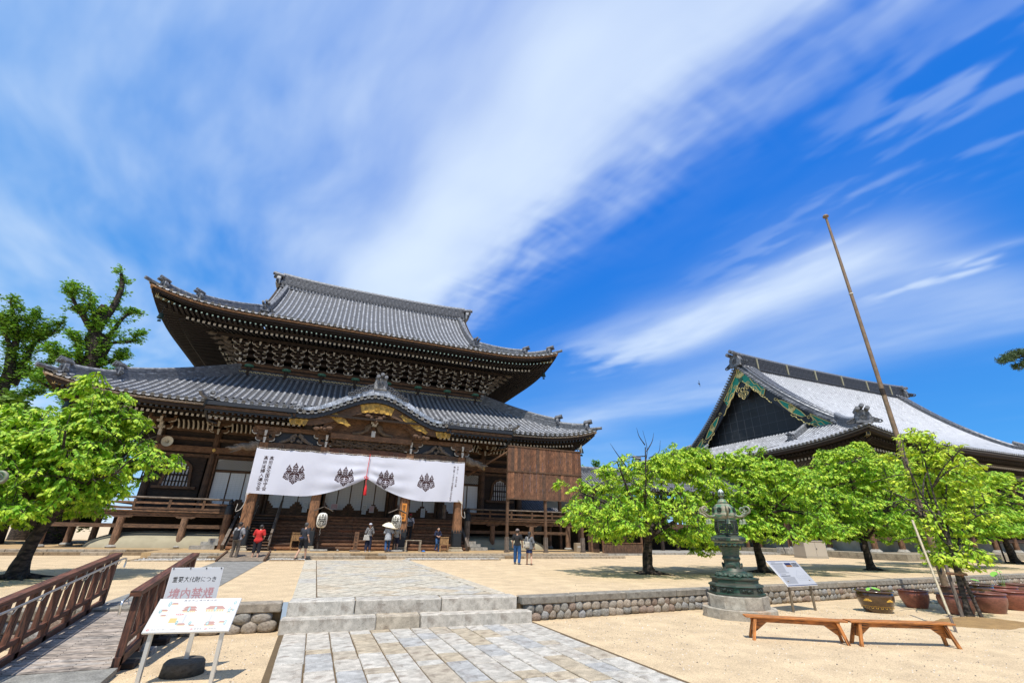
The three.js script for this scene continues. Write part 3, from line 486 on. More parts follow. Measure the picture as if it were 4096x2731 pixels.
  part('top_ridge_pattern', Array.from({ length: 74 }, (_, i) => place(fin(new THREE.TorusGeometry(0.11, 0.022, 5, 8, Math.PI)), -10.9 + i * 0.299, 13.70, 9.235)), MT.goldPale, lowerRoof).userData.kind = 'stuff';
}
// ---- eaves: cover boards, flying rafters, base rafters, corner beams
srand(320);
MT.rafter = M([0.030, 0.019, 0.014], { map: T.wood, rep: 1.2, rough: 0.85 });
const sidesOf = R => [[0, R.half, R.ez], [Math.PI / 2, R.ez, R.half], [-Math.PI / 2, R.ez, R.half]];
function eaves(R, roof, o) {
  for (const [ang, half, ez] of sidesOf(R)) {
    const rot = new THREE.Matrix4().makeRotationY(ang), front = ang === 0;
    const line = (off, y, inset) => { const p = []; for (let i = 0; i <= 36; i++) { const w = i / 36 * 2 - 1, x = (Math.sin(w * Math.PI / 2) * 0.4 + w * 0.6) * (half - inset); p.push(V(x, y + R.lift(half - Math.abs(x) - inset * 0.5, 0), ez + off).applyMatrix4(rot)); } return p; };
    part('eave_strip', sweep(line(-0.16, o.yStrip, 0.12), [[-0.09, -0.055], [0.09, -0.055], [0.09, 0.055], [-0.09, 0.055]]), o.stripM, roof);
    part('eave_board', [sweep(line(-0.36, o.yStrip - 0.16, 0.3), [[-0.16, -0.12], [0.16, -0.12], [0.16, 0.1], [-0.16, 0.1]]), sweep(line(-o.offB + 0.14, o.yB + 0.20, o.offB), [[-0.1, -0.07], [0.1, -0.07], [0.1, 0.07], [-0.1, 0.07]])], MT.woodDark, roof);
    const fl = [], rf = [], n = Math.floor(half / o.pitch), capG = o.capGeo || (o.capGeo = box(o.rw * 1.02, o.rw * 1.1, 0.02));
    const soff = [], wallIn = o.wall;        // soffit boards over the rafters
    for (let k = -n; k <= n; k++) {
      const x = k * o.pitch, c = half - Math.abs(x); if (c < 0.5) continue; const lf = R.lift(c, 0), lim = front || true;
      const zF = ez - o.offF, zB = ez - o.offB, zIn = Math.max(ez - wallIn, ez - c + 0.1);     // stop at the corner beam
      if (zF - zIn > 0.3) fl.push(beam(V(x, o.yF + lf, zF), V(x, o.yF + lf * 0.6 + o.sF * (zF - Math.max(zB - 0.5, zIn)), Math.max(zB - 0.5, zIn)), o.rw, o.rw));
      if (zB - zIn > 0.3) {
        const y0 = o.yB + lf * 0.75, dIn = zB - zIn; rf.push(beam(V(x, y0, zB), V(x, y0 * 1 - lf * 0.6 * clamp(dIn / 4) + o.sB * dIn, zIn), o.rw, o.rw));
        if (front && !(o.skip && Math.abs(x) < o.skip)) { const m = part('rafter_end', capG, MT.white, roof); m.position.set(x, y0, zB + 0.015); }
        else if (!front) { }
      }
      if (front) fl.caps = (fl.caps || []).concat(place(o.round ? cyl(o.rw * 0.36, o.rw * 0.36, 0.02, 8, 0, 0, 0, 0, Math.PI / 2) : box(o.rw * 0.95, o.rw, 0.02), x, o.yF + lf, zF + 0.015));
    }
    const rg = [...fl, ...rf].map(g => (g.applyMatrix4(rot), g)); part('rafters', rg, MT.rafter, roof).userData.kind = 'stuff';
    if (fl.caps && o.flyM) part('flying_rafter_ends', fl.caps, o.flyM, roof).userData.kind = 'stuff';
    // soffit
    const P = [], q = (x, off, y) => V(x, y, ez - off).applyMatrix4(rot); const NS = 24;
    for (let i = 0; i < NS; i++) for (const [o0, o1, ya, yb, l0, l1] of [[0.2, o.offB, o.yF + 0.14, o.yF + 0.14 + o.sF * (o.offB - 0.2), 1, 0.7], [o.offB, wallIn, o.yB + 0.15, o.yB + 0.15 + o.sB * (wallIn - o.offB), 0.75, 0.0]]) {
      const f = w => w * 2 - 1, xa = f(i / NS), xb = f((i + 1) / NS), X = (w, off) => w * (half - off), Lf = (w, k) => k * R.lift(half - Math.abs(w) * half, 0);
      const a = q(X(xa, o0), o0, ya + Lf(xa, l0)), b = q(X(xb, o0), o0, ya + Lf(xb, l0)), c = q(X(xb, o1), o1, yb + Lf(xb, l1)), d = q(X(xa, o1), o1, yb + Lf(xa, l1));
      for (const t of [[a, b, c], [a, c, d]]) for (const v of t) P.push(v.x, v.y, v.z);
    }
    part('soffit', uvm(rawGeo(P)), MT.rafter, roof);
  }
  for (const sx of [-1, 1]) {
    const c = d => V(sx * (R.half - d), 0, R.ez - d), l0 = R.lift(0, 0), a = c(0.55), b = c(o.wall); a.y = o.yF + 0.05 + l0 * 0.92; b.y = o.yB + 0.35 + o.sB * o.wall * 0.8;
    const bm = part('corner_beam', beam(a, b, 0.26, 0.40), MT.black, roof), f = a.clone().sub(b).normalize(), sd = V(f.z, 0, -f.x).normalize();
    const loop = [[-0.13, -0.2], [0.13, -0.2], [0.13, 0.2], [-0.13, 0.2], [-0.13, -0.2]].map(([x, y]) => a.clone().addScaledVector(f, 0.01).addScaledVector(sd, x).add(V(0, y, 0))); part('gilt_edge', [tube(loop, 0.018, 0.018, 5), ...[-0.2, 0.2].flatMap(y => [-0.135, 0.135].map(x => tube([a.clone().addScaledVector(sd, x).add(V(0, y, 0)), a.clone().addScaledVector(f, -1.3).addScaledVector(sd, x).add(V(0, y, 0))], 0.014, 0.014, 5)))], MT.goldPale, bm);
  }
}
const copper = M([0.66, 0.34, 0.14], { map: T.tile, rep: 0.7, rough: 0.6 }), paintStrip = M([0.82, 0.62, 0.42], { map: T.tile, rep: 0.5, rough: 0.8 }), flyTeal = M([0.50, 0.72, 0.66], { rough: 0.7 });
eaves(UPP, upperRoof, { yStrip: 16.72, stripM: copper, offF: 0.62, yF: 16.22, sF: 0.10, offB: 1.75, yB: 15.98, sB: 0.24, rw: 0.17, pitch: 0.37, wall: 6.0, flyM: flyTeal, round: true });
eaves(LOW, lowerRoof, { yStrip: 8.90, stripM: paintStrip, offF: 0.55, yF: 8.58, sF: 0.10, offB: 1.35, yB: 8.38, sB: 0.20, rw: 0.145, pitch: 0.31, wall: 5.5, flyM: M([0.035, 0.05, 0.075], { rough: 0.6 }), skip: PORCH - 0.3 });
// ---- bracket arms
const armShape = (L, h) => [[-L, h], [L, h], [L, h * 0.62], [L - 0.03, h * 0.38], [L - 0.10, h * 0.20], [L - 0.15, h * 0.05], [L - 0.24, 0], [-L + 0.24, 0], [-L + 0.15, h * 0.05], [-L + 0.10, h * 0.20], [-L + 0.03, h * 0.38], [-L, h * 0.62]];
const armEdge = (L, h, s) => { const o = [[L + 0.012, h * 1.0], [L + 0.012, h * 0.6], [L - 0.02, h * 0.33], [L - 0.09, h * 0.14], [L - 0.15, -0.012], [L - 0.30, -0.02]], i = [[L - 0.30, 0.028], [L - 0.17, 0.035], [L - 0.115, h * 0.26], [L - 0.05, h * 0.46], [L - 0.038, h * 0.66], [L - 0.038, h]]; return [...o, ...i].map(p => [p[0] * s, p[1]]); };
function cluster(parent, x, y, z, { tiers, L0, dL, dy, dz, turn = 0 }) {
  const o = new THREE.Group(); o.name = 'bracket_set'; o.position.set(x, y, z); o.rotation.y = turn; parent.add(o); return o;
}
function clusterGeos({ tiers, L0, dL, dy, dz, nose = true }) {
  const wood = [], white = [], nos = [];
  for (let k = 0; k < tiers; k++) {
    const L = L0 + dL * k, zz = 0.18 + dz * k, yy = dy * k, h = dy * 0.52;
    wood.push(place(extr(armShape(L, h), 0.15), 0, yy, zz)); for (const s of [-1, 1]) white.push(place(extr(armEdge(L, h, s), 0.165), 0, yy, zz));
    for (const q of [-L + 0.10, 0, L - 0.10]) wood.push(place(new THREE.CylinderGeometry(0.15, 0.10, dy * 0.46, 4, 1).toNonIndexed(), q, yy + h + dy * 0.23, zz, Math.PI / 4));
    wood.push(box(0.14, h, zz + 0.2, 0, yy + h / 2, zz / 2));
    if (k > 0) { const L2 = L * 0.55, z2 = 0.18 + dz * (k - 1); wood.push(place(extr(armShape(L2 + 0.1, h), 0.13), 0, yy + dy * 0.03, z2)); for (const s of [-1, 1]) white.push(place(extr(armEdge(L2 + 0.1, h, s), 0.145), 0, yy + dy * 0.03, z2)); }
  }
  const zt = 0.18 + dz * (tiers - 1);
  if (nose) { for (const [yy, zz] of [[0.05, 0.42], [dy * (tiers - 1) + 0.06, zt + 0.28]]) { nos.push(box(0.15, dy * 0.42, 0.10, 0, yy + dy * 0.22, zz), box(0.115, dy * 0.40, 0.09, 0, yy - dy * 0.20, zz - 0.01)); } }
  return { wood: merge(wood.map(uvm)), white: merge(white), nos: nos.length ? merge(nos) : null };
}
{
  const G = clusterGeos({ tiers: 4, L0: 0.40, dL: 0.085, dy: 0.36, dz: 0.56 });
  for (let i = 0; i < 16; i++) { const x = -10.95 + i * 1.46, c = cluster(hall, x, 14.62, 9.05, {}); part('bracket_arms', G.wood, MT.woodDark, c); part('white_arm_edges', G.white, MT.white, c); part('white_nose', G.nos, MT.white, c); }
  for (const s of [-1, 1]) for (let i = 0; i < 11; i++) { const c = cluster(hall, s * 11.0, 14.62, 8 - i * 1.5, { turn: s * Math.PI / 2 }); part('bracket_arms', G.wood, MT.woodDark, c); part('white_arm_edges', G.white, MT.white, c); }
  part('purlin', [box(25.4, 0.22, 0.2, 0, 16.14, 11.15), box(23.4, 0.2, 0.16, 0, 15.5, 10.2), box(22.6, 0.18, 0.16, 0, 15.1, 9.6)], MT.woodDark, hall);
  // carved beasts' heads reaching out of the two front corners
  const carved = M([0.23, 0.18, 0.135], { map: T.wood, rep: 0.9, rough: 0.95 });
  const mask = V(0, 0, 0);
  for (const s of [-1, 1]) for (let i = 0; i < 6; i++) {
    const y = 14.75 + i * 0.27, out = 0.5 + i * 0.36, dir = V(s * 0.94, 0.05, 0.34).normalize(), p0 = V(s * (11.0 + 0.2 * i), y, 9.1 + 0.32 * i), pts = []; for (let k = 0; k <= 7; k++) { const t = k / 7; pts.push(p0.clone().addScaledVector(dir, t * (0.75 + 0.13 * i)).add(V(0, 0.07 * Math.sin(t * 7 + i), 0))); }
    part('carved_head', [tube(pts, t => 0.15 + 0.05 * Math.sin(t * 9) - 0.08 * t, 0, 8, true, 1.2), ...[0.35, 0.6, 0.85].map(t => place(fin(new THREE.IcosahedronGeometry(0.085, 0)), ...pts[Math.round(t * 7)].clone().add(V(0, 0.11, 0.02)).toArray(), i, t, 0, [1.5, 0.8, 0.9])), tube([pts[7], pts[7].clone().add(V(s * 0.2, -0.07, 0.08))], 0.045, 0.02, 6), tube([pts[6].clone().add(V(0, -0.06, 0)), pts[6].clone().add(V(s * 0.22, -0.16, 0.09))], 0.04, 0.02, 6)], carved, hall);
  }
  // corner bracket stacks, white
  for (const s of [-1, 1]) part('corner_nose', [0, 1, 2, 3].flatMap(i => [0, 1, 2].filter(k => k <= i).map(k => box(0.17, 0.2, 0.16, s * (11.0 + 0.30 * (i - k)), 14.75 + i * 0.37, 9.45 + 0.42 * k))), MT.white, hall);
}
// ---- upper storey wall
{
  part('upper_wall', [box(21.9, 1.6, 0.12, 0, 14.3, 8.96), box(0.12, 3.6, 18, -10.95, 15.1, 0), box(0.12, 3.6, 18, 10.95, 15.1, 0), box(21.9, 2.2, 0.12, 0, 15.9, 8.96)], MT.woodDark, hall);
  part('wall_beam', [box(22.4, 0.20, 0.16, 0, 14.48, 9.06), box(22.2, 0.16, 0.12, 0, 14.12, 9.05)], MT.wood, hall);
  for (let i = 0; i < 8; i++) { const x = -10.22 + i * 2.92, c = part('wall_post', cyl(0.2, 0.2, 0.9, 12, x, 13.95, 9.08), MT.woodDark, hall); part('patina_cap', place(lathe([[0.0, 0.12], [0.34, 0.10], [0.38, 0.03], [0.36, -0.08], [0.2, -0.12], [0, -0.12]], 10), x, 14.32, 9.15), MT.verdigris, c); }
}
// ---- porch roof
const porchRoof = part('porch_roof', box(20.0, 0.14, 3.9, 0, 8.86, 17.9, 0, 0.22), MT.woodDark, hall);
srand(330);
const PR = { half: PORCH, ez: 19.95, D: 4.2, yf: d => 8.66 + 0.20 * d + 0.006 * d * d, lift: (c, d) => 0.14 * Math.pow(clamp(1 - c / 3), 3) * clamp(1 - d / 3) };
slope({ ...PR, xlim: () => PORCH, roof: porchRoof, ends: 'parts', dStart: dx => Math.abs(dx) < 5.0 ? 1.2 : 0, noDisc: dx => Math.abs(dx) < 5.0, tone: 0.78 });
{
  const lip = lipGeo(0.42, 0.11), ms = []; for (let l = 0; l < 3; l++) for (let k = -22; k < 22; k++) ms.push(new THREE.Matrix4().makeTranslation(k * 0.46 + 0.23 + 0.23 * (l % 2), 9.66 + l * 0.055, 15.93 - l * 0.06 + 0.03)); inst('layered_step_tiles', lip, MT.tileInst, ms, porchRoof, ms.map(() => tileTone(0.66)));
  // verge ornaments at both ends and the dark edge boards
  for (const s of [-1, 1]) {
    part('corner_tile', tube([V(s * 10.0, 8.72, 20.0), V(s * 10.25, 8.86, 20.35), V(s * 10.32, 9.02, 20.5)], 0.14, 0.12, 10), MT.tile, porchRoof);
    part('lion_ornament', [place(fin(new THREE.IcosahedronGeometry(0.19, 1)), s * 9.75, 9.08, 19.95, 0, 0, 0, [1.2, 0.8, 1]), place(fin(new THREE.ConeGeometry(0.1, 0.25, 6)), s * 9.75, 9.28, 19.95), place(fin(new THREE.TorusGeometry(0.17, 0.05, 5, 10)), s * 9.75, 8.98, 20.1), ...[-1, 1].map(q => place(fin(new THREE.ConeGeometry(0.07, 0.2, 5)), s * 9.75 + q * 0.18, 9.2, 19.95, 0, 0, -q * 0.6))], MT.tileLight, porchRoof);
    part('side_barge', beam(V(s * 10.05, 8.42, 20.0), V(s * 10.05, 9.35, 15.8), 0.1, 0.42), MT.black, porchRoof);
    part('side_bracket', tube([V(s * 9.98, 8.35, 19.5), V(s * 10.0, 7.9, 19.3), V(s * 9.85, 7.55, 18.9), V(s * 9.4, 7.45, 18.7)], 0.12, 0.05, 7), MT.black, porchRoof);
  }
  part('eave_board', [...[-1, 1].flatMap(s => [box(5.0, 0.24, 0.14, s * 7.5, 8.44, 19.98), box(5.0, 0.30, 0.12, s * 7.5, 8.15, 19.72)])], MT.black, porchRoof);
  part('eave_fascia', [...[-1, 1].map(s => box(5.0, 0.16, 0.1, s * 7.5, 8.20, 19.86))], MT.wood, porchRoof);
  const rg = [], fg = [], capG = box(0.15, 0.16, 0.02);
  for (let k = -31; k <= 31; k++) { const x = k * 0.315; if (Math.abs(x) < 4.7) continue; rg.push(beam(V(x, 7.74, 19.05), V(x, 8.45, 14.2), 0.14, 0.15)); fg.push(beam(V(x, 7.98, 19.6), V(x, 8.22, 18.2), 0.13, 0.14)); const m = part('rafter_end', capG, MT.white, porchRoof); m.position.set(x, 7.74, 19.065); fg.cap = (fg.cap || []).concat(box(0.13, 0.14, 0.02, x, 7.98, 19.615)); }
  part('rafters', [...rg, ...fg], MT.wood, porchRoof).userData.kind = 'stuff'; part('flying_rafter_ends', fg.cap, M([0.035, 0.05, 0.075], { rough: 0.6 }), porchRoof).userData.kind = 'stuff';
  part('soffit', [beam(V(-7.3, 8.12, 19.6), V(-7.3, 8.9, 14.5), 5.4, 0.04), beam(V(7.3, 8.12, 19.6), V(7.3, 8.9, 14.5), 5.4, 0.04)], MT.woodDark, porchRoof);
}
// ---- the curved gable over the middle of the porch
{
  srand(340);
  const kz = x => 8.34 + 1.55 * (0.5 + 0.5 * Math.cos(Math.PI * Math.min(Math.abs(x) / 4.6, 1))) + (Math.abs(x) > 4.6 ? 0.06 * (Math.abs(x) - 4.6) : 0);
  const gable = part('curved_gable', (() => { const P = []; const n = 44; for (let i = 0; i < n; i++) { const a = mix(-5.4, 5.4, i / n), b = mix(-5.4, 5.4, (i + 1) / n); for (const dy of [0.02, -0.12]) { const zf = 20.35, zb = 15.0, p = [V(a, kz(a) + dy, zf), V(b, kz(b) + dy, zf), V(b, kz(b) + dy, zb), V(a, kz(a) + dy, zb)]; for (const t of [[p[0], p[1], p[2]], [p[0], p[2], p[3]]]) for (const v of t) P.push(v.x, v.y, v.z); } } return uvm(rawGeo(P)); })(), MT.tile, hall);
  gable.position.set(0, 0.08, -0.5);
  const arc = []; { let x = -5.45, acc = 0; const st = 0.004; let px = x; arc.push(x); while (x < 5.45) { x += st; acc += Math.hypot(st, kz(x) - kz(x - st)); if (acc >= 0.455) { arc.push(x); acc = 0; } } }
  const dg = endDisc(0.125), lip = lipGeo(0.32, 0.13), row = halfTile(0.115, 5.2);
  arc.forEach((x, i) => {
    const tx = V(1, (kz(x + 0.01) - kz(x - 0.01)) / 0.02, 0).normalize(), ty = V(-tx.y, tx.x, 0);
    const m = part('eave_tile', dg, pick(MT.discs), gable); m.position.set(x, kz(x) + 0.06, 20.46); m.quaternion.setFromRotationMatrix(basis(tx, ty, V(0, 0, 1), V(0, 0, 0)));
    const q = part('tile_row', row, pick([MT.tile, MT.tileLight]), gable); q.position.set(x, kz(x) + 0.02, 17.82); q.quaternion.copy(m.quaternion);
    if (i + 1 < arc.length) { const xm = (x + arc[i + 1]) / 2, l = part('flat_eave_tile', lip, MT.tileLight, gable); l.position.set(xm, kz(xm) + 0.05, 20.42); l.quaternion.copy(m.quaternion); }
  });
  // band of broad verge tiles above the eave tiles
  const bandM = tints([0.74, 0.79, 0.88], 6, 0.24, { map: T.tile, rep: 0.8, rough: 0.45 }); srand(341);
  for (let i = 0; i < 26; i++) {
    const a = mix(-4.75, 4.75, i / 26), b = mix(-4.75, 4.75, (i + 1) / 26) - 0.012, hgt = x => 0.10 + 0.44 * Math.pow(clamp(1 - Math.abs(x) / 5.0), 0.75);
    const lo = x => kz(x) + 0.19, P = [[a, lo(a)], [b, lo(b)], [b, lo(b) + hgt(b)], [a, lo(a) + hgt(a)]]; const m = part('verge_tile', extr(P, 0.5 + rr(-0.02, 0.02)), pick(bandM), gable); m.position.z = 20.05;
    part('verge_tile_back', extr(P.map(([x, y]) => [x, y - 0.03]), 3.6), bandM[0], gable).position.z = 18.0;
  }
  onigawara(gable, V(0, kz(0) + 0.62, 20.25), 0, 1.02, M([0.42, 0.42, 0.42], { map: T.tile, rep: 0.6, rough: 0.5 }));
  part('carved_cloud', [-1, 1].flatMap(s => Array.from({ length: 11 }, (_, i) => { const x = s * (0.62 + i * 0.135), y = kz(0) + 0.74 - i * 0.072 + 0.05 * Math.sin(i * 2.1); return place(fin(new THREE.TorusGeometry(0.115 - i * 0.003, 0.042, 5, 9)), x, y, 20.33 + 0.03 * (i % 2), 0, 0, i); })), MT.tileDark, gable);
  for (const s of [-1, 1]) { part('lion_ornament', [place(fin(new THREE.IcosahedronGeometry(0.22, 1)), s * 4.95, kz(5) + 0.40, 20.1), place(fin(new THREE.IcosahedronGeometry(0.15, 1)), s * 5.15, kz(5) + 0.58, 20.15), place(fin(new THREE.ConeGeometry(0.12, 0.3, 6)), s * 4.8, kz(5) + 0.64, 20.05), ...[0, 1, 2].map(i => place(fin(new THREE.TorusGeometry(0.12, 0.045, 5, 8)), s * (4.75 + i * 0.18), kz(5) + 0.28, 20.3))], MT.tileLight, gable); part('corner_tile', tube([V(s * 5.3, kz(5.3) + 0.08, 20.2), V(s * 5.62, kz(5.3) + 0.2, 20.5)], 0.135, 0.125, 10), MT.tile, gable); part('black_scroll', place(fin(new THREE.TorusGeometry(0.16, 0.055, 6, 12, 4.2)), s * 5.35, kz(5.3) - 0.34, 20.4, 0, 0, s > 0 ? 1.2 : -1.8), MT.black, gable); }
  // layered boards below the tiles: black edge, brown barge board, inner arch
  const band = (up, dn, xm, z, dep, mat, name) => { const a = [], b = []; for (let i = 0; i <= 48; i++) { const x = mix(-xm, xm, i / 48); a.push([x, up(x)]); b.unshift([x, dn(x)]); } return part(name, place(extr([...a, ...b], dep), 0, 0, z), mat, gable); };
  band(x => kz(x) - 0.08, x => kz(x) - 0.34, 5.35, 20.18, 0.34, MT.black, 'black_edge_board');
  const bargeLo = x => kz(x) - 0.42 - 0.66 * Math.pow(clamp(1 - Math.abs(x) / 5.4), 0.5);
  band(x => kz(x) - 0.32, bargeLo, 5.2, 20.02, 0.16, MT.wood, 'barge_board');
  const arch = x => Math.abs(x) < 2.72 ? 7.42 + 1.12 * Math.sqrt(1 - (x / 2.72) * (x / 2.72)) : 7.42;
  for (let i = 0; i < 4; i++) { const sc = 1 + i * 0.06, A = [], B = []; const f = (x, s) => 7.36 + 1.12 * s * Math.sqrt(Math.max(0, 1 - (x / (2.72 * s)) ** 2)); for (let k = 0; k <= 30; k++) { const t = Math.cos(Math.PI * k / 30) * -1, x1 = t * 2.72 * (sc + 0.055), x0 = t * 2.72 * sc; A.push([x1, f(x1, sc + 0.055) + 0.02]); B.unshift([x0, f(x0, sc)]); } part('arch_moulding', place(extr([...A, ...B], 0.12), 0, 0, 19.62 + i * 0.09), i % 2 ? MT.woodMid : MT.wood, gable); }
  part('gable_panel', box(5.6, 1.35, 0.08, 0, 7.95, 19.2), MT.woodMid, gable);
  part('carved_frog_leg', [-1, 1].flatMap(s => [tube([V(s * 0.3, 8.1, 19.4), V(s * 0.42, 7.75, 19.45), V(s * 0.75, 7.55, 19.45), V(s * 1.35, 7.47, 19.4)], 0.19, 0.07, 7, true, 1.3), place(fin(new THREE.IcosahedronGeometry(0.24, 1)), s * 0.42, 7.95, 19.45, 0, 0, s * 0.5, [0.8, 1.2, 0.7])]), M([0.22, 0.15, 0.095], { map: T.wood, rep: 0.6, rough: 0.9 }), gable);
  part('white_bracket', [box(0.46, 0.14, 0.3, 0, 8.28, 19.45), box(0.3, 0.16, 0.28, 0, 8.14, 19.45), box(0.26, 0.40, 0.1, 0, 7.48, 19.72)], MT.white, gable);
  part('hanging_carving', [0, 1, 2, 3, 4].map(i => place(fin(new THREE.IcosahedronGeometry(0.16, 1)), (i - 2) * 0.27, 8.62 - 0.16 * (2 - Math.abs(i - 2)), 20.12, i, 0, 0, [1.3, 0.8 + 0.3 * (2 - Math.abs(i - 2)), 0.5])), MT.wood, gable);
  for (const s of [-1, 1]) part('hanging_carving', [0, 1, 2, 3].map(i => place(fin(new THREE.IcosahedronGeometry(0.16, 1)), s * (2.85 + i * 0.26), 7.55 - 0.03 * i - (i === 1 ? 0.08 : 0), 20.1, i, 0, 0, [1.3, 0.8, 0.5])), MT.wood, gable);
  // gilt plates with flower discs
  const leafPlate = (pts, x, y, rot, z = 20.13) => part('gilt_plate', place(extr(pts, 0.03, { bevel: 0.006 }), x, y, z, 0, 0, rot), MT.gold, gable);
  const disc = (x, y, r) => { const m = part('gilt_flower', chrysanthemum(r, 16, 0.04), MT.gold, gable); m.position.set(x, y, 20.16); };
  const scallop = (w, h, n, tilt = 0) => { const top = [], bot = []; for (let i = 0; i <= n; i++) { const t = i / n, x = (t - 0.5) * w; top.push([x, h * 0.5 + (i % 2 ? 0.035 : 0)]); bot.unshift([x * 0.82, -h * 0.5 + (i % 2 ? -0.06 : 0.03) + 0.1 * Math.abs(t - 0.5) * h]); } return [...top, ...bot]; };
  const cTop = []; for (let i = 0; i <= 16; i++) { const x = mix(-1.15, 1.15, i / 16); cTop.push([x, kz(x) - 0.37]); } for (let i = 16; i >= 0; i--) { const x = mix(-0.98, 0.98, i / 16); cTop.push([x, bargeLo(x) + 0.05 + (i % 3 === 0 ? 0.05 : 0)]); } leafPlate(cTop, 0, 0, 0); disc(0, kz(0) - 0.72, 0.20);
  for (const s of [-1, 1]) {
    const cx = s * 2.62, cy = (kz(2.62) - 0.33 + bargeLo(2.62)) / 2, sl = Math.atan2((kz(2.72) - kz(2.52)), 0.2) * s; srand(345);
    const blob = []; for (let i = 0; i < 26; i++) { const a = i / 26 * 6.2832; blob.push([Math.cos(a) * 1.12 * (1 + 0.12 * Math.sin(i * 2.4)), Math.sin(a) * (0.20 + 0.06 * Math.sin(i * 1.9))]); } leafPlate(blob, cx, cy, s * sl * 1); disc(cx, cy, 0.22);
    leafPlate(scallop(1.15, 0.36, 8), s * 4.78, kz(4.78) - 0.58, 0, 20.14); disc(s * 4.78, kz(4.78) - 0.56, 0.15);
  }
}
// ---- porch pillars, beams and carvings
{
  srand(350);
  const pillM = M([0.38, 0.18, 0.080], { map: T.wood, rep: 1.4, rough: 0.8, bump: T.grainBump, bumpScale: 0.004 }), sleeve = M([0.020, 0.024, 0.028], { rough: 0.55, metal: 0.3 });
  for (const x of [-6.55, -2.9, 2.72, 6.5]) {
    const p = new THREE.Group(); p.name = 'porch_pillar'; p.position.set(x, 0.28, 18.6); hall.add(p);
    part('pillar_shaft', place(cbox(6.0, 0.58, 0.58, 0.06), 0, 3.28, 0, 0, 0, Math.PI / 2), pillM, p);
    const sg = place(cbox(0.62, 0.92, 0.62, 0.06), 0, 0.72, 0), teeth = []; for (const [ry, n] of [[0, 3], [Math.PI / 2, 3], [Math.PI, 3], [-Math.PI / 2, 3]]) for (let i = 0; i < n; i++) { const g = extr([[-0.09, 0], [0.09, 0], [0.05, 0.10], [0, 0.19], [-0.05, 0.10]], 0.02); g.translate((i - 1) * 0.19, 1.17, 0.301); place(g, 0, 0, 0, ry); teeth.push(g); }
    part('metal_sleeve', [sg, ...teeth], sleeve, p);
    part('stone_base', [lathe([[0.001, 0.28], [0.44, 0.27], [0.47, 0.22], [0.44, 0.16], [0.54, 0.06], [0.56, 0], [0.001, 0]], 4, 0, 0, 0, Math.PI / 4)].map(flat), M([0.50, 0.42, 0.30], { map: T.granite, rep: 0.8, rough: 0.9 }), p).scale.set(1.1, 1, 1.1);
  }
  const carvedBeam = (x0, x1, yb, yt, mat) => { const n = 20, a = [], b = []; for (let i = 0; i <= n; i++) { const t = i / n, x = mix(x0, x1, t), e = Math.sin(Math.PI * t); a.push([x, yt - 0.10 * (1 - Math.pow(e, 0.4))]); b.unshift([x, yb + 0.10 * Math.pow(e, 0.5) + 0.06]); } const m = part('rainbow_beam', place(extr([...a, ...b], 0.42, { bevel: 0.03 }), 0, 0, 18.6), mat, hall); for (const s of [0, 1]) { const xs = s ? x1 - 0.75 : x0 + 0.75, q = s ? -1 : 1, pts = []; for (let i = 0; i <= 22; i++) { const t = i / 22 * 9, r = 0.04 + 0.021 * t; pts.push(V(xs + q * Math.cos(t) * r, (yb + yt) / 2 + 0.03 + Math.sin(t) * r, 18.845)); } part('scroll_carving', tube(pts, 0.016, 0.012, 4), MT.woodGrey, m); } };
  carvedBeam(-6.3, -3.1, 5.98, 6.56, MT.wood); carvedBeam(-2.65, 2.5, 6.00, 6.54, MT.woodRed); carvedBeam(2.95, 6.3, 5.98, 6.56, MT.wood);
  part('porch_plate', [box(14.6, 0.26, 0.3, 0, 7.42, 18.6), box(5.4, 0.36, 0.34, 0, 7.28, 18.9)], MT.woodMid, hall);
  // dragon relief above the middle beam: a crowd of carved lumps and curls
  const rel = []; for (let i = 0; i < 150; i++) { const x = rr(-2.5, 2.45), y = 6.62 + rr(0, 0.48), s = rr(0.06, 0.14); rel.push(rnd() < 0.45 ? place(fin(new THREE.TorusGeometry(s, s * 0.42, 4, 8, rr(3.5, 6))), x, y, 18.72 + rr(-0.05, 0.16), rr(-0.5, 0.5), rr(-0.4, 0.4), rnd() * 6) : place(fin(new THREE.IcosahedronGeometry(s, 0)), x, y, 18.72 + rr(-0.05, 0.14), rnd() * 6, rnd() * 6, 0, [rr(1, 2), rr(0.5, 1), 0.8])); }
  for (let k = 0; k < 3; k++) { const pts = []; for (let i = 0; i <= 16; i++) pts.push(V(mix(-2.3, 2.3, i / 16), 6.85 + 0.17 * Math.sin(i * 0.9 + k * 2), 18.82 + 0.05 * Math.cos(i))); rel.push(tube(pts, 0.075, 0.05, 6, true, 0.8)); }
  part('relief_carving', [...rel, box(5.2, 0.62, 0.1, 0, 6.86, 18.55)], M([0.16, 0.105, 0.065], { map: T.wood, rep: 0.5, rough: 0.9 }), hall);
  // frog-leg struts over the side beams
  for (const x of [-4.7, 4.62]) { const o = []; for (const s of [-1, 1]) o.push(tube([V(x + s * 0.08, 7.18, 18.7), V(x + s * 0.3, 7.05, 18.72), V(x + s * 0.42, 6.85, 18.72), V(x + s * 0.8, 6.68, 18.72), V(x + s * 1.0, 6.60, 18.7)], 0.15, 0.07, 7, true, 0.7)); for (let i = 0; i < 16; i++) o.push(place(fin(new THREE.IcosahedronGeometry(rr(0.06, 0.12), 0)), x + rr(-0.5, 0.5), 6.66 + rr(0, 0.4), 18.72 + rr(-0.04, 0.1), rnd() * 5, rnd() * 5)); part('frog_leg_strut', o, MT.woodGrey, hall); part('strut_backing', box(3.4, 0.8, 0.06, x, 7.0, 18.45), MT.black, hall); }
  const G = clusterGeos({ tiers: 2, L0: 0.55, dL: 0.28, dy: 0.42, dz: 0.0, nose: true });
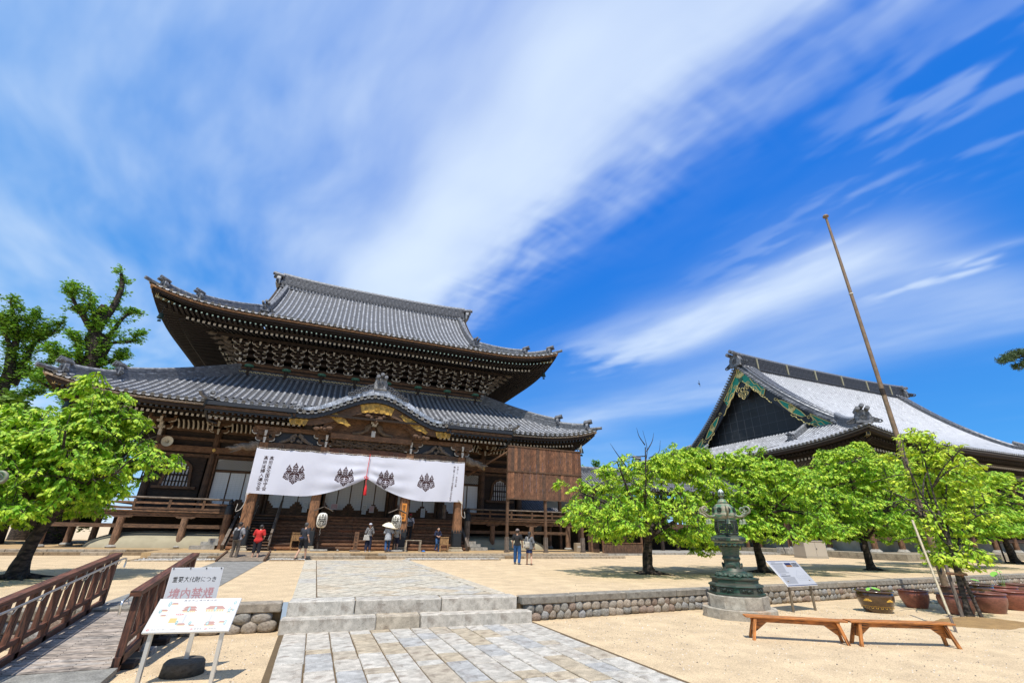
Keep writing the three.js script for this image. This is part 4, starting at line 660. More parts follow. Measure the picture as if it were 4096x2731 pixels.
  for (const x of [-6.55, -2.9, 2.72, 6.5]) { const c = cluster(hall, x, 6.62, 18.5, {}); part('bracket_arms', G.wood, MT.wood, c); part('white_arm_edges', G.white, MT.white, c); part('white_nose', G.nos, MT.white, c); }
  // carved beam noses like clouds at both outer pillars
  for (const s of [-1, 1]) { const pts = []; for (let i = 0; i <= 8; i++) pts.push(V(s * (6.8 + i * 0.2), 6.34 - 0.04 * i + 0.05 * Math.sin(i * 1.7), 18.65)); part('cloud_nose', [tube(pts, t => 0.30 - 0.22 * t, 0, 9, true, 1.0), ...[1, 3, 5, 7].map(i => tube([pts[i], pts[i].clone().add(V(s * 0.22, i % 2 ? 0.20 - 0.02 * i : 0, 0.03)), pts[i].clone().add(V(s * 0.4, 0.16 - 0.02 * i, 0.04))], 0.08, 0.03, 6)), tube([pts[4], pts[5].clone().add(V(s * 0.1, -0.22, 0)), pts[7].clone().add(V(s * 0.1, -0.25, 0))], 0.09, 0.03, 6)], M([0.33, 0.25, 0.18], { map: T.wood, rep: 0.7, rough: 0.95 }), hall); }
  // tie beams from the porch back to the hall
  for (const x of [-6.55, -2.9, 2.72, 6.5]) part('tie_beam', tube([V(x, 6.35, 18.4), V(x, 6.9, 15.5), V(x, 6.9, 12.2)], 0.2, 0.2, 8), MT.woodDark, hall);
}
// ---- hall front wall: round columns, tie beams, board walls, lattice and paper doors, cusped windows
{
  srand(360);
  const wz = 12.0, colM = tints([0.15, 0.082, 0.046], 4, 0.2, { map: T.wood, rep: 1.4, rough: 0.8 });
  const cols = [-14, -10.45, -6.75, -2.85, 2.75, 6.75, 10.4, 14];
  for (const x of cols) part('hall_column', cyl(0.25, 0.24, 6.0, 16, x, 5.35, wz), pick(colM), hall);
  for (const s of [-1, 1]) for (let i = 1; i < 6; i++) part('hall_column', cyl(0.25, 0.24, 6.0, 12, s * 14, 5.35, wz - i * 3.6), pick(colM), hall);
  part('head_beam', [beam(V(-14.35, 6.67, wz + 0.18), V(-6.75, 6.67, wz + 0.18), 0.3, 0.42), beam(V(6.75, 6.67, wz + 0.18), V(14.35, 6.67, wz + 0.18), 0.3, 0.42)], MT.woodMid, hall);
  part('middle_head_beam', [beam(V(-6.75, 6.67, wz + 0.1), V(6.75, 6.67, wz + 0.1), 0.2, 0.42), beam(V(-14.2, 7.42, wz + 0.08), V(14.2, 7.42, wz + 0.08), 0.2, 0.2), beam(V(-14.4, 8.05, wz + 0.1), V(14.4, 8.05, wz + 0.1), 0.3, 0.26), beam(V(-14, 6.25, wz + 0.04), V(14, 6.25, wz + 0.04), 0.16, 0.2)], MT.wood, hall);
  part('upper_boards', [box(28, 2.4, 0.08, 0, 7.9, wz - 0.08), box(0.08, 7, 17, -14, 5.6, 3.4), box(0.08, 7, 17, 14, 5.6, 3.4)], MT.woodDark, hall);
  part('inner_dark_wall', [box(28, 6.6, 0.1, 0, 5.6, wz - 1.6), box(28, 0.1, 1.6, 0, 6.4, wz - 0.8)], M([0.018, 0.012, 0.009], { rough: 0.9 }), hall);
  for (const s of [-1, 1]) part('side_soffit_wall', box(0.1, 6.5, 3.2, s * 13.95, 5.4, wz - 1.5), MT.woodDark, hall);
  const studs = M([0.78, 0.45, 0.10], { rough: 0.35, metal: 0.5 });
  for (const x of cols) part('gilt_stud', [cyl(0.13, 0.11, 0.05, 6, x, 6.67, wz + 0.36, 0, Math.PI / 2), cyl(0.06, 0.03, 0.05, 8, x, 6.67, wz + 0.40, 0, Math.PI / 2)], studs, hall);
  // plain board bays with cusped windows
  const cusped = (cx) => {
    part('board_bay', [0, 1, 2, 3, 4, 5].map(i => box(3.0, 0.66, 0.05, cx, 2.75 + i * 0.67 + 0.02, wz - 0.02 - (i % 2) * 0.008)), MT.woodDark, hall);
    const o = new THREE.Group(); o.name = 'cusped_window'; o.position.set(cx, 4.12, wz + 0.06); hall.add(o);
    const half = [[0.78, 0], [0.70, 0.5], [0.66, 1.05], [0.56, 1.32], [0.44, 1.40], [0.34, 1.55], [0.16, 1.58], [0.0, 1.70]], inner = [...half.map(p => p), ...half.slice(0, -1).reverse().map(p => [-p[0], p[1]])];
    const outer = inner.map(([x, y]) => [x * 1.22, y === 0 ? -0.02 : y + 0.17]); part('window_frame', extr(outer, 0.14, { holes: [inner] }), MT.wood, o);
    part('paper_pane', place(extr(inner, 0.02), 0, 0, -0.06), M([0.62, 0.64, 0.66], { rough: 0.95 }), o);
    for (let i = -3; i <= 3; i++) { const x = i * 0.205, hgt = 1.52 - Math.pow(Math.abs(i) / 3.4, 3) * 0.45; part('lattice_bar', box(0.085, hgt, 0.06, x, hgt / 2, -0.01), MT.woodDark, o); }
    for (const y of [0.32, 0.72, 0.78, 1.22]) part('lattice_rail', box(1.42, 0.05, 0.05, 0, y, 0.02), MT.woodDark, o);
    part('window_sill', box(2.6, 0.17, 0.24, 0, -0.1, 0.02), MT.wood, o);
  };
  cusped(-12.3); cusped(12.1);
  // paper doors with stepped boards below, diamond lattice above
  const lat = (x0, x1) => {
    const o = new THREE.Group(); o.name = 'diamond_lattice'; o.position.set((x0 + x1) / 2, 5.77, wz - 0.12); hall.add(o); const w = x1 - x0, h = 0.72;
    part('paper_pane', box(w, h, 0.02, 0, 0, -0.05), MT.paper, o); const g = []; for (const s of [-1, 1]) for (let c = -w / 2 - h; c < w / 2 + h; c += 0.21) { let a = [c, -h / 2], b = [c + s * h * 1.7, h / 2]; const cl = (p, q) => { const t0 = clamp((-w / 2 - p[0]) / (q[0] - p[0])), t1 = clamp((w / 2 - p[0]) / (q[0] - p[0])); const lo = Math.min(t0, t1), hi = Math.max(t0, t1); return hi - lo < 0.02 ? null : [[mix(p[0], q[0], lo), mix(p[1], q[1], lo)], [mix(p[0], q[0], hi), mix(p[1], q[1], hi)]]; }; const r = cl(a, b); if (r) g.push(beam(V(r[0][0], r[0][1], 0), V(r[1][0], r[1][1], 0), 0.025, 0.022)); }
    part('lattice', g, MT.woodDark, o).userData.kind = 'stuff'; part('frame', [box(w + 0.1, 0.1, 0.12, 0, h / 2 + 0.05, 0), box(w + 0.1, 0.16, 0.14, 0, -h / 2 - 0.12, 0)], MT.wood, o);
  };
  const paperM = tints([0.74, 0.76, 0.76], 3, 0.05, { rough: 0.95 }), stile = M([0.10, 0.055, 0.030], { rough: 0.7 });
  const doors = (x0, x1, n, group) => {
    const w = (x1 - x0) / n;
    for (let i = 0; i < n; i++) {
      const o = new THREE.Group(); o.name = 'paper_door'; o.position.set(x0 + w * (i + 0.5), 2.42, wz - 0.16 - (i % 2) * 0.05); hall.add(o);
      part('paper_panel', box(w - 0.02, 2.85, 0.03, 0, 1.42, 0), pick(paperM), o);
      part('door_stile', [-1, 1].map(s => box(0.035, 2.9, 0.05, s * (w / 2 - 0.02), 1.43, 0.012)), stile, o);
      const steps = []; const side = i % 2 ? 1 : -1; steps.push(box(w - 0.05, 0.48, 0.02, 0, 0.26, 0.025)); for (let k = 1; k < 4; k++) steps.push(box((w - 0.05) * (0.5 - 0.14 * k + 0.08), 0.16, 0.02, side * ((w - 0.05) / 2 - (w - 0.05) * (0.5 - 0.14 * k + 0.08) / 2), 0.50 + k * 0.15 - 0.07, 0.025));
      part('stepped_board', steps, MT.woodMid, o);
      const kb = []; for (let r = 1; r < 18; r++) kb.push(box(w - 0.06, 0.008, 0.006, 0, 0.6 + r * 0.128, 0.018)); for (const q of [-0.25, 0, 0.25]) kb.push(box(0.008, 2.2, 0.006, q * w, 1.72, 0.018)); part('door_grid', kb, M([0.52, 0.53, 0.53], { rough: 0.9 }), o).userData.kind = 'stuff';
    }
  };
  lat(-10.1, -7.1); doors(-10.1, -7.1, 3); lat(7.1, 10.1); doors(7.1, 10.1, 3); doors(-6.3, -3.2, 3); doors(-2.35, 2.3, 5); doors(3.2, 6.35, 3);
  part('threshold', box(28, 0.14, 0.3, 0, 2.42, wz - 0.1), MT.wood, hall);
  for (const x of [-10.2, -7.05, -6.4, -3.1, -2.4, 2.4, 3.1, 6.4, 7.05, 10.2]) part('door_post', box(0.14, 4.2, 0.2, x, 4.4, wz - 0.02), pick([MT.wood, MT.woodMid]), hall);
  // bracket sets over the columns and the row of white-edged ceiling ribs
  const G = clusterGeos({ tiers: 2, L0: 0.62, dL: 0.22, dy: 0.46, dz: 0.42 }), G2 = clusterGeos({ tiers: 2, L0: 0.5, dL: 0.1, dy: 0.3, dz: 0.3, nose: false });
  for (const x of cols) { const c = cluster(hall, x, 7.95, wz + 0.15, {}); part('bracket_arms', G.wood, MT.wood, c); part('white_arm_edges', G.white, MT.white, c); part('white_nose', G.nos, MT.white, c); }
  for (const s of [-1, 1]) { part('corner_nose', [box(0.2, 0.55, 0.2, s * 14, 7.75, wz + 0.42), box(0.42, 0.16, 0.3, s * 14, 8.05, wz + 0.42), box(0.3, 0.2, 0.24, s * 14.5, 8.1, wz + 0.2), box(0.2, 0.7, 0.2, s * 14.0, 8.5, wz + 0.66), box(0.2, 0.6, 0.2, s * 14.7, 8.45, wz + 0.5), box(0.36, 0.14, 0.22, s * 14.1, 8.42, wz + 0.8)], MT.white, hall); }
  for (const [x0, x1] of [[-13.2, -10.6], [-9.8, -7.3], [7.3, 9.8], [10.8, 13.2]]) for (let x = x0 + 0.2; x < x1; x += 0.30) { const m = part('ceiling_rib', tube([V(0, 0, 0), V(0, 0.16, 0.1), V(0, 0.36, 0.3), V(0, 0.5, 0.62)], 0.075, 0.06, 4), MT.white, hall); m.position.set(x, 8.08, wz + 0.35); }
}
// ---- veranda: floor, railings, posts with white-tipped brackets, plaster mound below
{
  srand(370);
  const vz = 15.1, post = tints([0.29, 0.165, 0.095], 4, 0.2, { map: T.wood, rep: 1.4, rough: 0.85 });
  part('veranda_floor', [box(9.9, 0.10, 3.2, -12.55, 2.30, 13.55), box(9.9, 0.10, 3.2, 12.55, 2.30, 13.55), box(16, 0.10, 3.3, 0, 2.31, 13.5), ...[-1, 1].map(s => box(3.2, 0.1, 24, s * 15.9, 2.295, 0))], MT.woodGrey, hall);
  part('edge_beam', [[-17.4, -7.7], [7.7, 17.4]].flatMap(([a, b]) => [beam(V(a, 2.18, vz), V(b, 2.18, vz), 0.2, 0.20), beam(V(a, 2.38, vz + 0.06), V(b, 2.38, vz + 0.06), 0.3, 0.08)]), MT.woodMid, hall);
  part('tie_rail', [beam(V(-17.4, 1.52, vz), V(-7.9, 1.52, vz), 0.12, 0.22), beam(V(7.9, 1.52, vz), V(17.4, 1.52, vz), 0.12, 0.22), ...[-1, 1].map(s => beam(V(s * 17.2, 1.52, vz), V(s * 17.2, 1.52, -8), 0.12, 0.22))], MT.wood, hall);
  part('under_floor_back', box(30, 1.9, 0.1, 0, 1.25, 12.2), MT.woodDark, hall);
  const vp = (x, z, turn = 0) => { const o = new THREE.Group(); o.name = 'veranda_post'; o.position.set(x, 0.28, z); o.rotation.y = turn; hall.add(o); part('post_shaft', cyl(0.21, 0.20, 1.6, 14, 0, 0.92, 0), pick(post), o); part('post_stone', lathe([[0.001, 0.17], [0.24, 0.17], [0.33, 0.10], [0.34, 0.0], [0.001, 0]], 16), MT.granite, o); const L = 0.55; part('boat_bracket', extr(armShape(L, 0.16).map(([a, b]) => [a, b + 1.70]), 0.2), MT.wood, o); part('white_bracket_tips', [-1, 1].map(s => tube([V(s * 0.3, 1.72, 0.02), V(s * 0.48, 1.76, 0.02), V(s * 0.55, 1.85, 0.02), V(s * 0.68, 1.97, 0.02)], 0.035, 0.022, 6)), MT.white, o); };
  for (const x of [-17.2, -13.7, -10.4, 10.4, 13.8, 17.2]) vp(x, vz); for (const s of [-1, 1]) for (const z of [11.6, 8, 4, 0]) vp(s * 17.2, z, s * Math.PI / 2);
  for (const [a, b] of [[-17.3, -8.0], [8.0, 17.3]]) {
    part('hand_rail', tube([V(a, 3.17, vz + 0.02), V(b, 3.17, vz + 0.02)], 0.065, 0.065, 10), MT.woodGrey, hall);
    part('middle_rail', beam(V(a, 2.86, vz + 0.02), V(b, 2.86, vz + 0.02), 0.09, 0.12), MT.woodMid, hall); part('lower_rail', beam(V(a, 2.54, vz + 0.02), V(b, 2.54, vz + 0.02), 0.11, 0.14), MT.wood, hall);
    for (let x = a + 0.3; x < b; x += 1.85) part('rail_post', box(0.14, 0.56, 0.12, x, 2.80, vz + 0.02), MT.wood, hall);
  }
  for (const s of [-1, 1]) { part('side_hand_rail', [tube([V(s * 17.2, 3.17, vz), V(s * 17.2, 3.17, -6)], 0.065, 0.065, 8), beam(V(s * 17.2, 2.86, vz), V(s * 17.2, 2.86, -6), 0.09, 0.1), beam(V(s * 17.2, 2.54, vz), V(s * 17.2, 2.54, -6), 0.09, 0.1)], MT.woodMid, hall); }
  // plaster mound
  const mp = [[2.6, 0], [2.55, 0.25], [2.38, 0.55], [2.0, 0.80], [1.3, 0.93], [-0.9, 0.97]]; const mound = (x0, x1, capEnd) => { const P = []; const secs = []; for (let i = 0; i <= 24; i++) { const t = i / 24, x = mix(x0, x1, t), e = capEnd === 0 ? clamp(t * 24 / 9) : clamp((1 - t) * 24 / 9), k = Math.sqrt(Math.max(0.0, 1 - (1 - e) * (1 - e))); secs.push(mp.map(([z, y]) => V(x, 0.28 + y * k, 12.8 + (z + 0.9) * (0.55 + 0.45 * k) - 0.9))); } for (let i = 0; i < 24; i++) for (let k = 0; k < mp.length - 1; k++) { const a = secs[i][k], b = secs[i + 1][k], c = secs[i + 1][k + 1], d = secs[i][k + 1]; for (const t of [[a, b, c], [a, c, d]]) for (const v of t) P.push(v.x, v.y, v.z); } const g = mergeVertices((() => { const g = rawGeo(P); g.deleteAttribute('normal'); g.deleteAttribute('uv'); return g; })()); g.computeVertexNormals(); return uvm(g.toNonIndexed()); };
  part('plaster_mound', [mound(-15.6, -7.2, 0), mound(7.2, 15.6, 1)], M([0.46, 0.42, 0.31], { map: T.plaster, rep: 2.5, rough: 0.95 }), hall);
}
// ---- the wide front stairs
{
  srand(380);
  const treadM = tints([0.30, 0.145, 0.072], 9, 0.3, { map: T.wood, rep: 1.1, rough: 0.85 }); treadM[4].color.setRGB(0.42, 0.19, 0.085); treadM[7].color.setRGB(0.13, 0.07, 0.042);
  const n = 10, z0 = 18.15, rise = 0.207, run = 0.305, st = new THREE.Group(); st.name = 'front_stairs'; hall.add(st);
  for (let i = 0; i < n; i++) { const y = 0.28 + rise * (i + 1), z = z0 - run * i; for (const [a, b] of [[-7.35, -2.5], [-2.5, -0.28], [-0.28, 2.6], [2.6, 7.35]]) { const m = part('stair_tread', cbox(b - a - 0.012, 0.125, 0.40, 0.015), pick(treadM), st); m.position.set((a + b) / 2, y - 0.062, z - 0.15); const q = part('stair_riser', box(b - a - 0.004, rise - 0.10, 0.04, 0, 0, 0), pick(treadM), st); q.position.set((a + b) / 2, y - 0.155, z - 0.03); } }
  for (const x of [-7.5, 7.5]) part('stair_string', beam(V(x, 0.4, z0 + 0.15), V(x, 2.35, 15.1), 0.16, 0.4), MT.woodGrey, st);
  // newel posts with black onion caps and falling rails
  for (const s of [-1, 1]) {
    const o = new THREE.Group(); o.name = 'newel_post'; o.position.set(s * 7.85, 0.28, 16.6); hall.add(o);
    part('newel_shaft', cyl(0.22, 0.22, 2.0, 14, 0, 1.0, 0), s < 0 ? MT.woodMid : MT.woodGrey, o); part('onion_cap', lathe([[0.24, 1.98], [0.24, 2.35], [0.20, 2.40], [0.22, 2.46], [0.19, 2.52], [0.11, 2.56], [0.14, 2.64], [0.15, 2.72], [0.10, 2.80], [0.03, 2.88], [0.0, 2.93]], 14), MT.black, o);
    part('stone_step', [box(1.3, 0.2, 0.6, s * 0.9, 0.1, 0.1), box(0.9, 0.2, 0.4, s * 0.6, 0.32, 0), box(0.6, 0.2, 0.3, s * 0.4, 0.5, 0)], MT.granite, o);
    for (const [dy, r] of [[0.55, 0.08], [0.25, 0.09], [-0.15, 0.12]]) part('falling_rail', tube([V(s * 7.85, 2.62 + dy, 14.9), V(s * 7.85, 2.55 + dy, 15.2), V(s * 7.85, 1.75 + dy, 16.0), V(s * 7.85, 1.45 + dy, 16.5)], r, r, 8), MT.wood, hall);
  }
  part('stair_rail_stub', cyl(0.16, 0.16, 1.0, 12, 6.3, 2.9, 15.4), MT.woodGrey, hall);
  // narrower boarded stairs with two hand rails at the left
  const t = new THREE.Group(); t.name = 'side_stairs'; hall.add(t);
  for (let i = 0; i < 13; i++) { const y = 0.42 + 0.155 * i, z = 18.55 - 0.24 * i, m = part('stair_tread', cbox(1.46, 0.05, 0.26, 0.008), pick([MT.woodGrey, MT.woodMid, MT.wood]), t); m.position.set(-5.78, y, z); part('stair_riser', box(1.40, 0.11, 0.03, -5.78, y - 0.08, z + 0.06), MT.woodDark, t); }
  for (const x of [-6.52, -5.04]) { part('stair_string', beam(V(x, 0.45, 18.75), V(x, 2.55, 15.3), 0.06, 0.28), MT.woodGrey, t); part('rail_post', [box(0.10, 1.0, 0.10, x, 0.80, 18.55), box(0.10, 1.0, 0.1, x, 2.75, 15.3), box(0.1, 0.9, 0.1, x, 1.75, 16.9)], MT.woodGrey, t); part('hand_rail', [beam(V(x, 1.22, 18.62), V(x, 3.25, 15.2), 0.12, 0.10), beam(V(x, 0.98, 18.6), V(x, 3.0, 15.2), 0.05, 0.12)], MT.woodGrey, t); part('steel_rail', tube([V(x + (x < -6 ? 0.1 : -0.1), 0.85, 18.5), V(x + (x < -6 ? 0.1 : -0.1), 2.9, 15.4)], 0.02, 0.02, 6), M([0.6, 0.6, 0.6], { rough: 0.3, metal: 0.8 }), t); }
}

// ================================================================ THE SECOND HALL AT THE RIGHT, the corridor between and what stands behind
srand(400);
const hall2 = thing('great_hall', 'huge temple hall at right with pale tiled roof and black gable trimmed green and gold', 'temple', 67.1, 0, -40.9);
{
  const roof = part('main_roof', box(34, 0.2, 22, 0, 12.2, 0), MT.woodDark, hall2);
  const R = { half: 23.8, ez: 17, D: 17, yf: d => { const t = d / 17; return 9.95 + 12.8 * (0.41 * t + 0.59 * t * t); }, lift: (c, d) => 0.95 * Math.pow(clamp(1 - c / 14), 3) * Math.pow(clamp(1 - d / 9), 1.5) };
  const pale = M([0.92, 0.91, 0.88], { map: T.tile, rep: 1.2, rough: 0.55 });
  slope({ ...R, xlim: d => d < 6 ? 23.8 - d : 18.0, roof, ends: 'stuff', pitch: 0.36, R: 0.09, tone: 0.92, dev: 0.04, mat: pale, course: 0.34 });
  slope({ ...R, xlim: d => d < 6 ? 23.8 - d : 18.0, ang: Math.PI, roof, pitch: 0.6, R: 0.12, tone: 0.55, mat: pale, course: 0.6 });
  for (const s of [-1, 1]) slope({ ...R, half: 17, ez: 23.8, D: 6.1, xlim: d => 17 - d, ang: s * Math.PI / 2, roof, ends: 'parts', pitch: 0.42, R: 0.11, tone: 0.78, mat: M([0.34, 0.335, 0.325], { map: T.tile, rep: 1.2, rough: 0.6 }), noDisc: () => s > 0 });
  const ridgeP = []; for (let i = 0; i <= 12; i++) ridgeP.push(V(mix(-17.8, 17.8, i / 12), 22.45 + 0.3 * Math.pow(Math.abs(i - 6) / 6, 3), 0));
  ridge(ridgeP, 0.95, 1.7, 10, roof, 'main_ridge', MT.tileDark, MT.tile);
  part('ridge_eave_tiles', Array.from({ length: 118 }, (_, i) => cyl(0.12, 0.12, 1.3, 8, -17.7 + i * 0.3, 22.55, 0, 0, Math.PI / 2)), MT.tileDark, roof).userData.kind = 'stuff';
  for (let i = 0; i < 6; i++) part('ridge_strap', box(0.12, 1.75, 1.12, -14.5 + i * 5.8, 23.3, 0), M([0.35, 0.33, 0.22], { rough: 0.6 }), roof);
  for (const s of [-1, 1]) onigawara(roof, V(s * 18.0, 22.7, 0), s * Math.PI / 2, 2.0, MT.tile);
  for (const s of [-1, 1]) for (const q of [-1, 1]) {
    for (let k = 0; k < 4; k++) { const p = []; for (let i = 0; i <= 18; i++) { const d = mix(5.9, 16.8, i / 18); p.push(V(s * (17.55 - k * 0.62), R.yf(d) + 0.1, q * (17 - d))); } ridge(p, 0.42, k === 0 ? 0.25 : 0.34, 2, roof, 'verge_ridge', MT.tile, k % 2 ? MT.tileLight : pale); }
    // short verge tiles along the sloping edge
    const vt = []; for (let i = 0; i < 44; i++) { const d = mix(5.3, 16.8, i / 43); vt.push(cyl(0.14, 0.14, 0.75, 9, s * 18.05, R.yf(d) + 0.02, q * (17 - d), 0, 0, Math.PI / 2)); } if (s < 0 && q > 0) vt.forEach(g => part('verge_tile', g, pick([MT.tile, MT.tileLight, MT.tileDark]), roof)); else part('verge_tiles', vt, MT.tile, roof).userData.kind = 'stuff';
    const hipP = []; for (let i = 0; i <= 14; i++) { const d = mix(0.9, 6.3, i / 14); hipP.push(V(s * (23.8 - d), R.yf(d) + R.lift(d, d) + 0.06, q * (17 - d))); } ridge(hipP, 0.6, 0.75, 4, roof, 'corner_ridge'); onigawara(roof, V(s * 23.15, R.yf(0.7) + 0.95, q * 16.35), Math.atan2(s, q), 1.45, MT.tile);
    const st = []; for (let i = 0; i <= 6; i++) { const d = mix(3.2, 6.0, i / 6); st.push(V(s * (23.8 - d), R.yf(d) + 0.06, q * 7.3)); } ridge(st, 0.5, 0.5, 3, roof, 'side_ridge', MT.tileLight); onigawara(roof, V(s * 20.65, R.yf(3.1) + 0.05, q * 7.3), s * Math.PI / 2, 0.85, MT.tile);
  }
  // the gable: recessed black boards behind a net, broad black barge boards with green and gold fittings
  const gx = -17.2, prof = (o, n = 24, d0 = 5.9) => { const a = []; for (let i = 0; i <= n; i++) { const d = mix(d0, 17, i / n); a.push([17 - d, R.yf(d) - o]); } return a; };
  for (const s of [-1, 1]) {
    const g = prof(0.2), poly = [...g, ...g.slice(0, -1).reverse().map(([z, y]) => [-z, y])]; part('gable_wall', place(extr(poly, 0.2), s * 16.6, 0, 0, Math.PI / 2), M([0.022, 0.027, 0.034], { map: T.plaster, rep: 6, rough: 0.6 }), roof);
    for (const q of [-1, 1]) { const a = prof(0.22), b = prof(1.75).reverse(); part('barge_board', place(extr([...a, ...b].map(([z, y]) => [z * q, y]), 0.22), s * 17.55, 0, 0, Math.PI / 2), M([0.020, 0.022, 0.028], { rough: 0.5 }), roof); }
  }
  const net = []; for (let i = -9; i <= 9; i++) { const z = i * 1.15, top = R.yf(17 - Math.abs(z)) - 1.6; if (top > 13) net.push(beam(V(gx + 0.05, 12.5, z), V(gx + 0.05, top, z), 0.02, 0.02, V(1, 0, 0))); } for (let y = 13.4; y < 20; y += 1.15) { const w = (() => { for (let z = 11; z > 0; z -= 0.2) if (R.yf(17 - z) - 1.6 > y) return z; return 0; })(); if (w > 0.5) net.push(beam(V(gx + 0.05, y, -w), V(gx + 0.05, y, w), 0.02, 0.02)); } part('bird_net', net, M([0.07, 0.075, 0.085], { rough: 0.8 }), roof).userData.kind = 'stuff';
  // fittings lie on the outer face of the boards; the frame is: along the board (z, y), thickness towards -x
  const face = -17.68, tealM = M([0.012, 0.30, 0.20], { rough: 0.45 }), gold = M([0.78, 0.62, 0.25], { rough: 0.45, metal: 0.25 });
  const at = (z, o) => [z, R.yf(17 - Math.abs(z)) - o];
  const plate = (pts, name = 'green_plate') => { const m = part(name, place(extr(pts.map(([z, y]) => [-z, y]), 0.05), face, 0, 0, -Math.PI / 2), tealM, roof); part('gold_rim', tube([...pts, pts[0]].map(([z, y]) => V(face - 0.04, y, z)), 0.065, 0.065, 5), gold, m); return m; };
  const curl = (pts, r = 0.05) => tube(pts.map(([z, y]) => V(face - 0.05, y, z)), r, r * 0.8, 5);
  const spiral = (z, y, R0, turns, dir, ph) => { const p = []; for (let i = 0; i <= 26; i++) { const t = i / 26, a = ph + dir * t * turns * 6.283, r = R0 * (1 - 0.85 * t); p.push([z + Math.cos(a) * r, y + Math.sin(a) * r]); } return curl(p, 0.045); };
  const kiri = (z, y, s) => { const g = []; for (const [dz, dy, a, b] of [[0, -0.12, 0.26, 0.34], [-0.34, 0.02, 0.22, 0.26], [0.34, 0.02, 0.22, 0.26]]) g.push(place(fin(new THREE.SphereGeometry(1, 8, 6)), face - 0.06, y + dy * s, z + dz * s, 0, 0, 0, [0.06, b * s, a * s])); for (const [dz, n] of [[-0.28, 3], [0, 4], [0.28, 3]]) for (let i = 0; i < n; i++) g.push(place(fin(new THREE.SphereGeometry(0.09 * s, 6, 5)), face - 0.07, y + (0.30 + i * 0.15) * s, z + dz * s * (1 - 0.06 * i))); part('gold_crest', g, gold, roof); };
  {
    // apex
    const V1 = []; for (const z of [3.3, 2.2, 1.1, 0]) V1.push(at(z, 0.30)); for (const z of [-1.1, -2.2, -3.3]) V1.push(at(z, 0.30)); V1.push(at(-2.9, 1.62), at(-2.0, 1.66), [0, at(0, 2.0)[1]], at(2.0, 1.66), at(2.9, 1.62)); plate(V1); kiri(0, at(0, 1.25)[1], 1.25);
    for (const q of [-1, 1]) { part('gold_scroll', [curl([at(q * 1.4, 0.5), at(q * 1.9, 0.9), at(q * 2.3, 0.55), at(q * 2.8, 0.95), at(q * 3.2, 0.5)], 0.07), curl([at(q * 1.6, 1.5), at(q * 2.0, 1.15), at(q * 2.4, 1.5), at(q * 2.8, 1.2)], 0.07)], gold, roof);
      // middle hexagon plates
      const m = q * 6.1; plate([at(m - 1.5, 0.95), at(m - 1.0, 0.62), at(m, 0.42), at(m + 1.0, 0.62), at(m + 1.5, 0.95), at(m + 1.0, 1.3), at(m, 1.55), at(m - 1.0, 1.3)]); kiri(m, at(m, 1.05)[1], 0.85); part('gold_scroll', [-1, 1].flatMap(k => [spiral(m + k * 1.75, at(m + k * 1.75, 0.95)[1], 0.26, 1, k, 0)]), gold, roof);
      // foot plates
      const f = q * 10.0; plate([at(f - q * 1.9, 0.36), at(f - q * 0.6, 0.36), at(f + q * 1.0, 0.36), at(f - q * 0.1, 1.6), at(f - q * 2.3, 1.68), at(f - q * 1.7, 1.05)]); part('gold_scroll', [curl([at(f - q * 1.8, 0.6), at(f - q * 1.3, 1.0), at(f - q * 0.9, 0.7), at(f - q * 0.4, 1.1), at(f, 0.7)], 0.06), curl([at(f - q * 1.9, 1.5), at(f - q * 1.4, 1.2), at(f - q * 0.9, 1.5)], 0.06)], gold, roof);
    }
    // hanging ornaments
    const hang = (z, y, s) => { const m = part('hanging_ornament', place(extr([[-0.95 * s, 0.5 * s], [-0.5 * s, 0.75 * s], [0, 0.9 * s], [0.5 * s, 0.75 * s], [0.95 * s, 0.5 * s], [0.95 * s, -0.1 * s], [0.55 * s, -0.75 * s], [0, -1.05 * s], [-0.55 * s, -0.75 * s], [-0.95 * s, -0.1 * s]].map(([a, b]) => [a - z, b + y]), 0.14), face + 0.12, 0, 0, -Math.PI / 2), MT.black, roof); part('gold_scroll', [[-0.6, 0.15, 1], [0.6, 0.15, -1], [-0.38, -0.45, 1], [0.38, -0.45, -1], [0, -0.8, 1], [-0.75, 0.45, -1], [0.75, 0.45, 1]].map(([a, b, d]) => spiral(z + a * s, y + b * s, 0.30 * s, 1.6, d, d > 0 ? 0 : 3.14)), gold, m); part('gold_crest', place(fin(new THREE.TorusGeometry(0.22 * s, 0.05, 6, 14)), face - 0.05, y + 0.02, z, Math.PI / 2), gold, m); part('green_flower', place(chrysanthemum(0.28 * s, 6, 0.1), face - 0.06, y + 1.15 * s, z, -Math.PI / 2), MT.verdigris, m); for (const k of [-1, 1]) part('gold_tail', curl(Array.from({ length: 12 }, (_, i) => { const zz = z + k * (0.8 + i * 0.2) * s; return [zz, Math.min(at(zz, 1.85)[1], 99) + 0.12 * Math.sin(i * 1.7)]; }), 0.07), gold, m); };
    hang(0, at(0, 3.35)[1], 1.25); hang(8.4, at(8.4, 2.35)[1], 0.85); hang(-8.4, at(-8.4, 2.35)[1], 0.85);
  }
  // eaves
  const stripM = M([0.10, 0.09, 0.08], { rough: 0.8 });
  eaves({ ...R }, roof, { yStrip: 9.72, stripM, offF: 0.8, yF: 9.3, sF: 0.08, offB: 2.0, yB: 8.9, sB: 0.16, rw: 0.2, pitch: 0.40, wall: 6.2, flyM: null, skip: 0 });
  // white rafter ends along the left side, and white ceiling ribs below
  const caps = [], ribs = []; for (let k = -40; k <= 40; k++) { const z = k * 0.40; if (Math.abs(z) > 15) continue; caps.push(box(0.02, 0.21, 0.2, -21.82, 8.9 + R.lift(17 - Math.abs(z), 0) * 0.75, z)); if (Math.abs(z) < 13) { ribs.push(beam(V(-20.3, 8.15, z), V(-19.2, 8.95, z), 0.16, 0.06)); } }
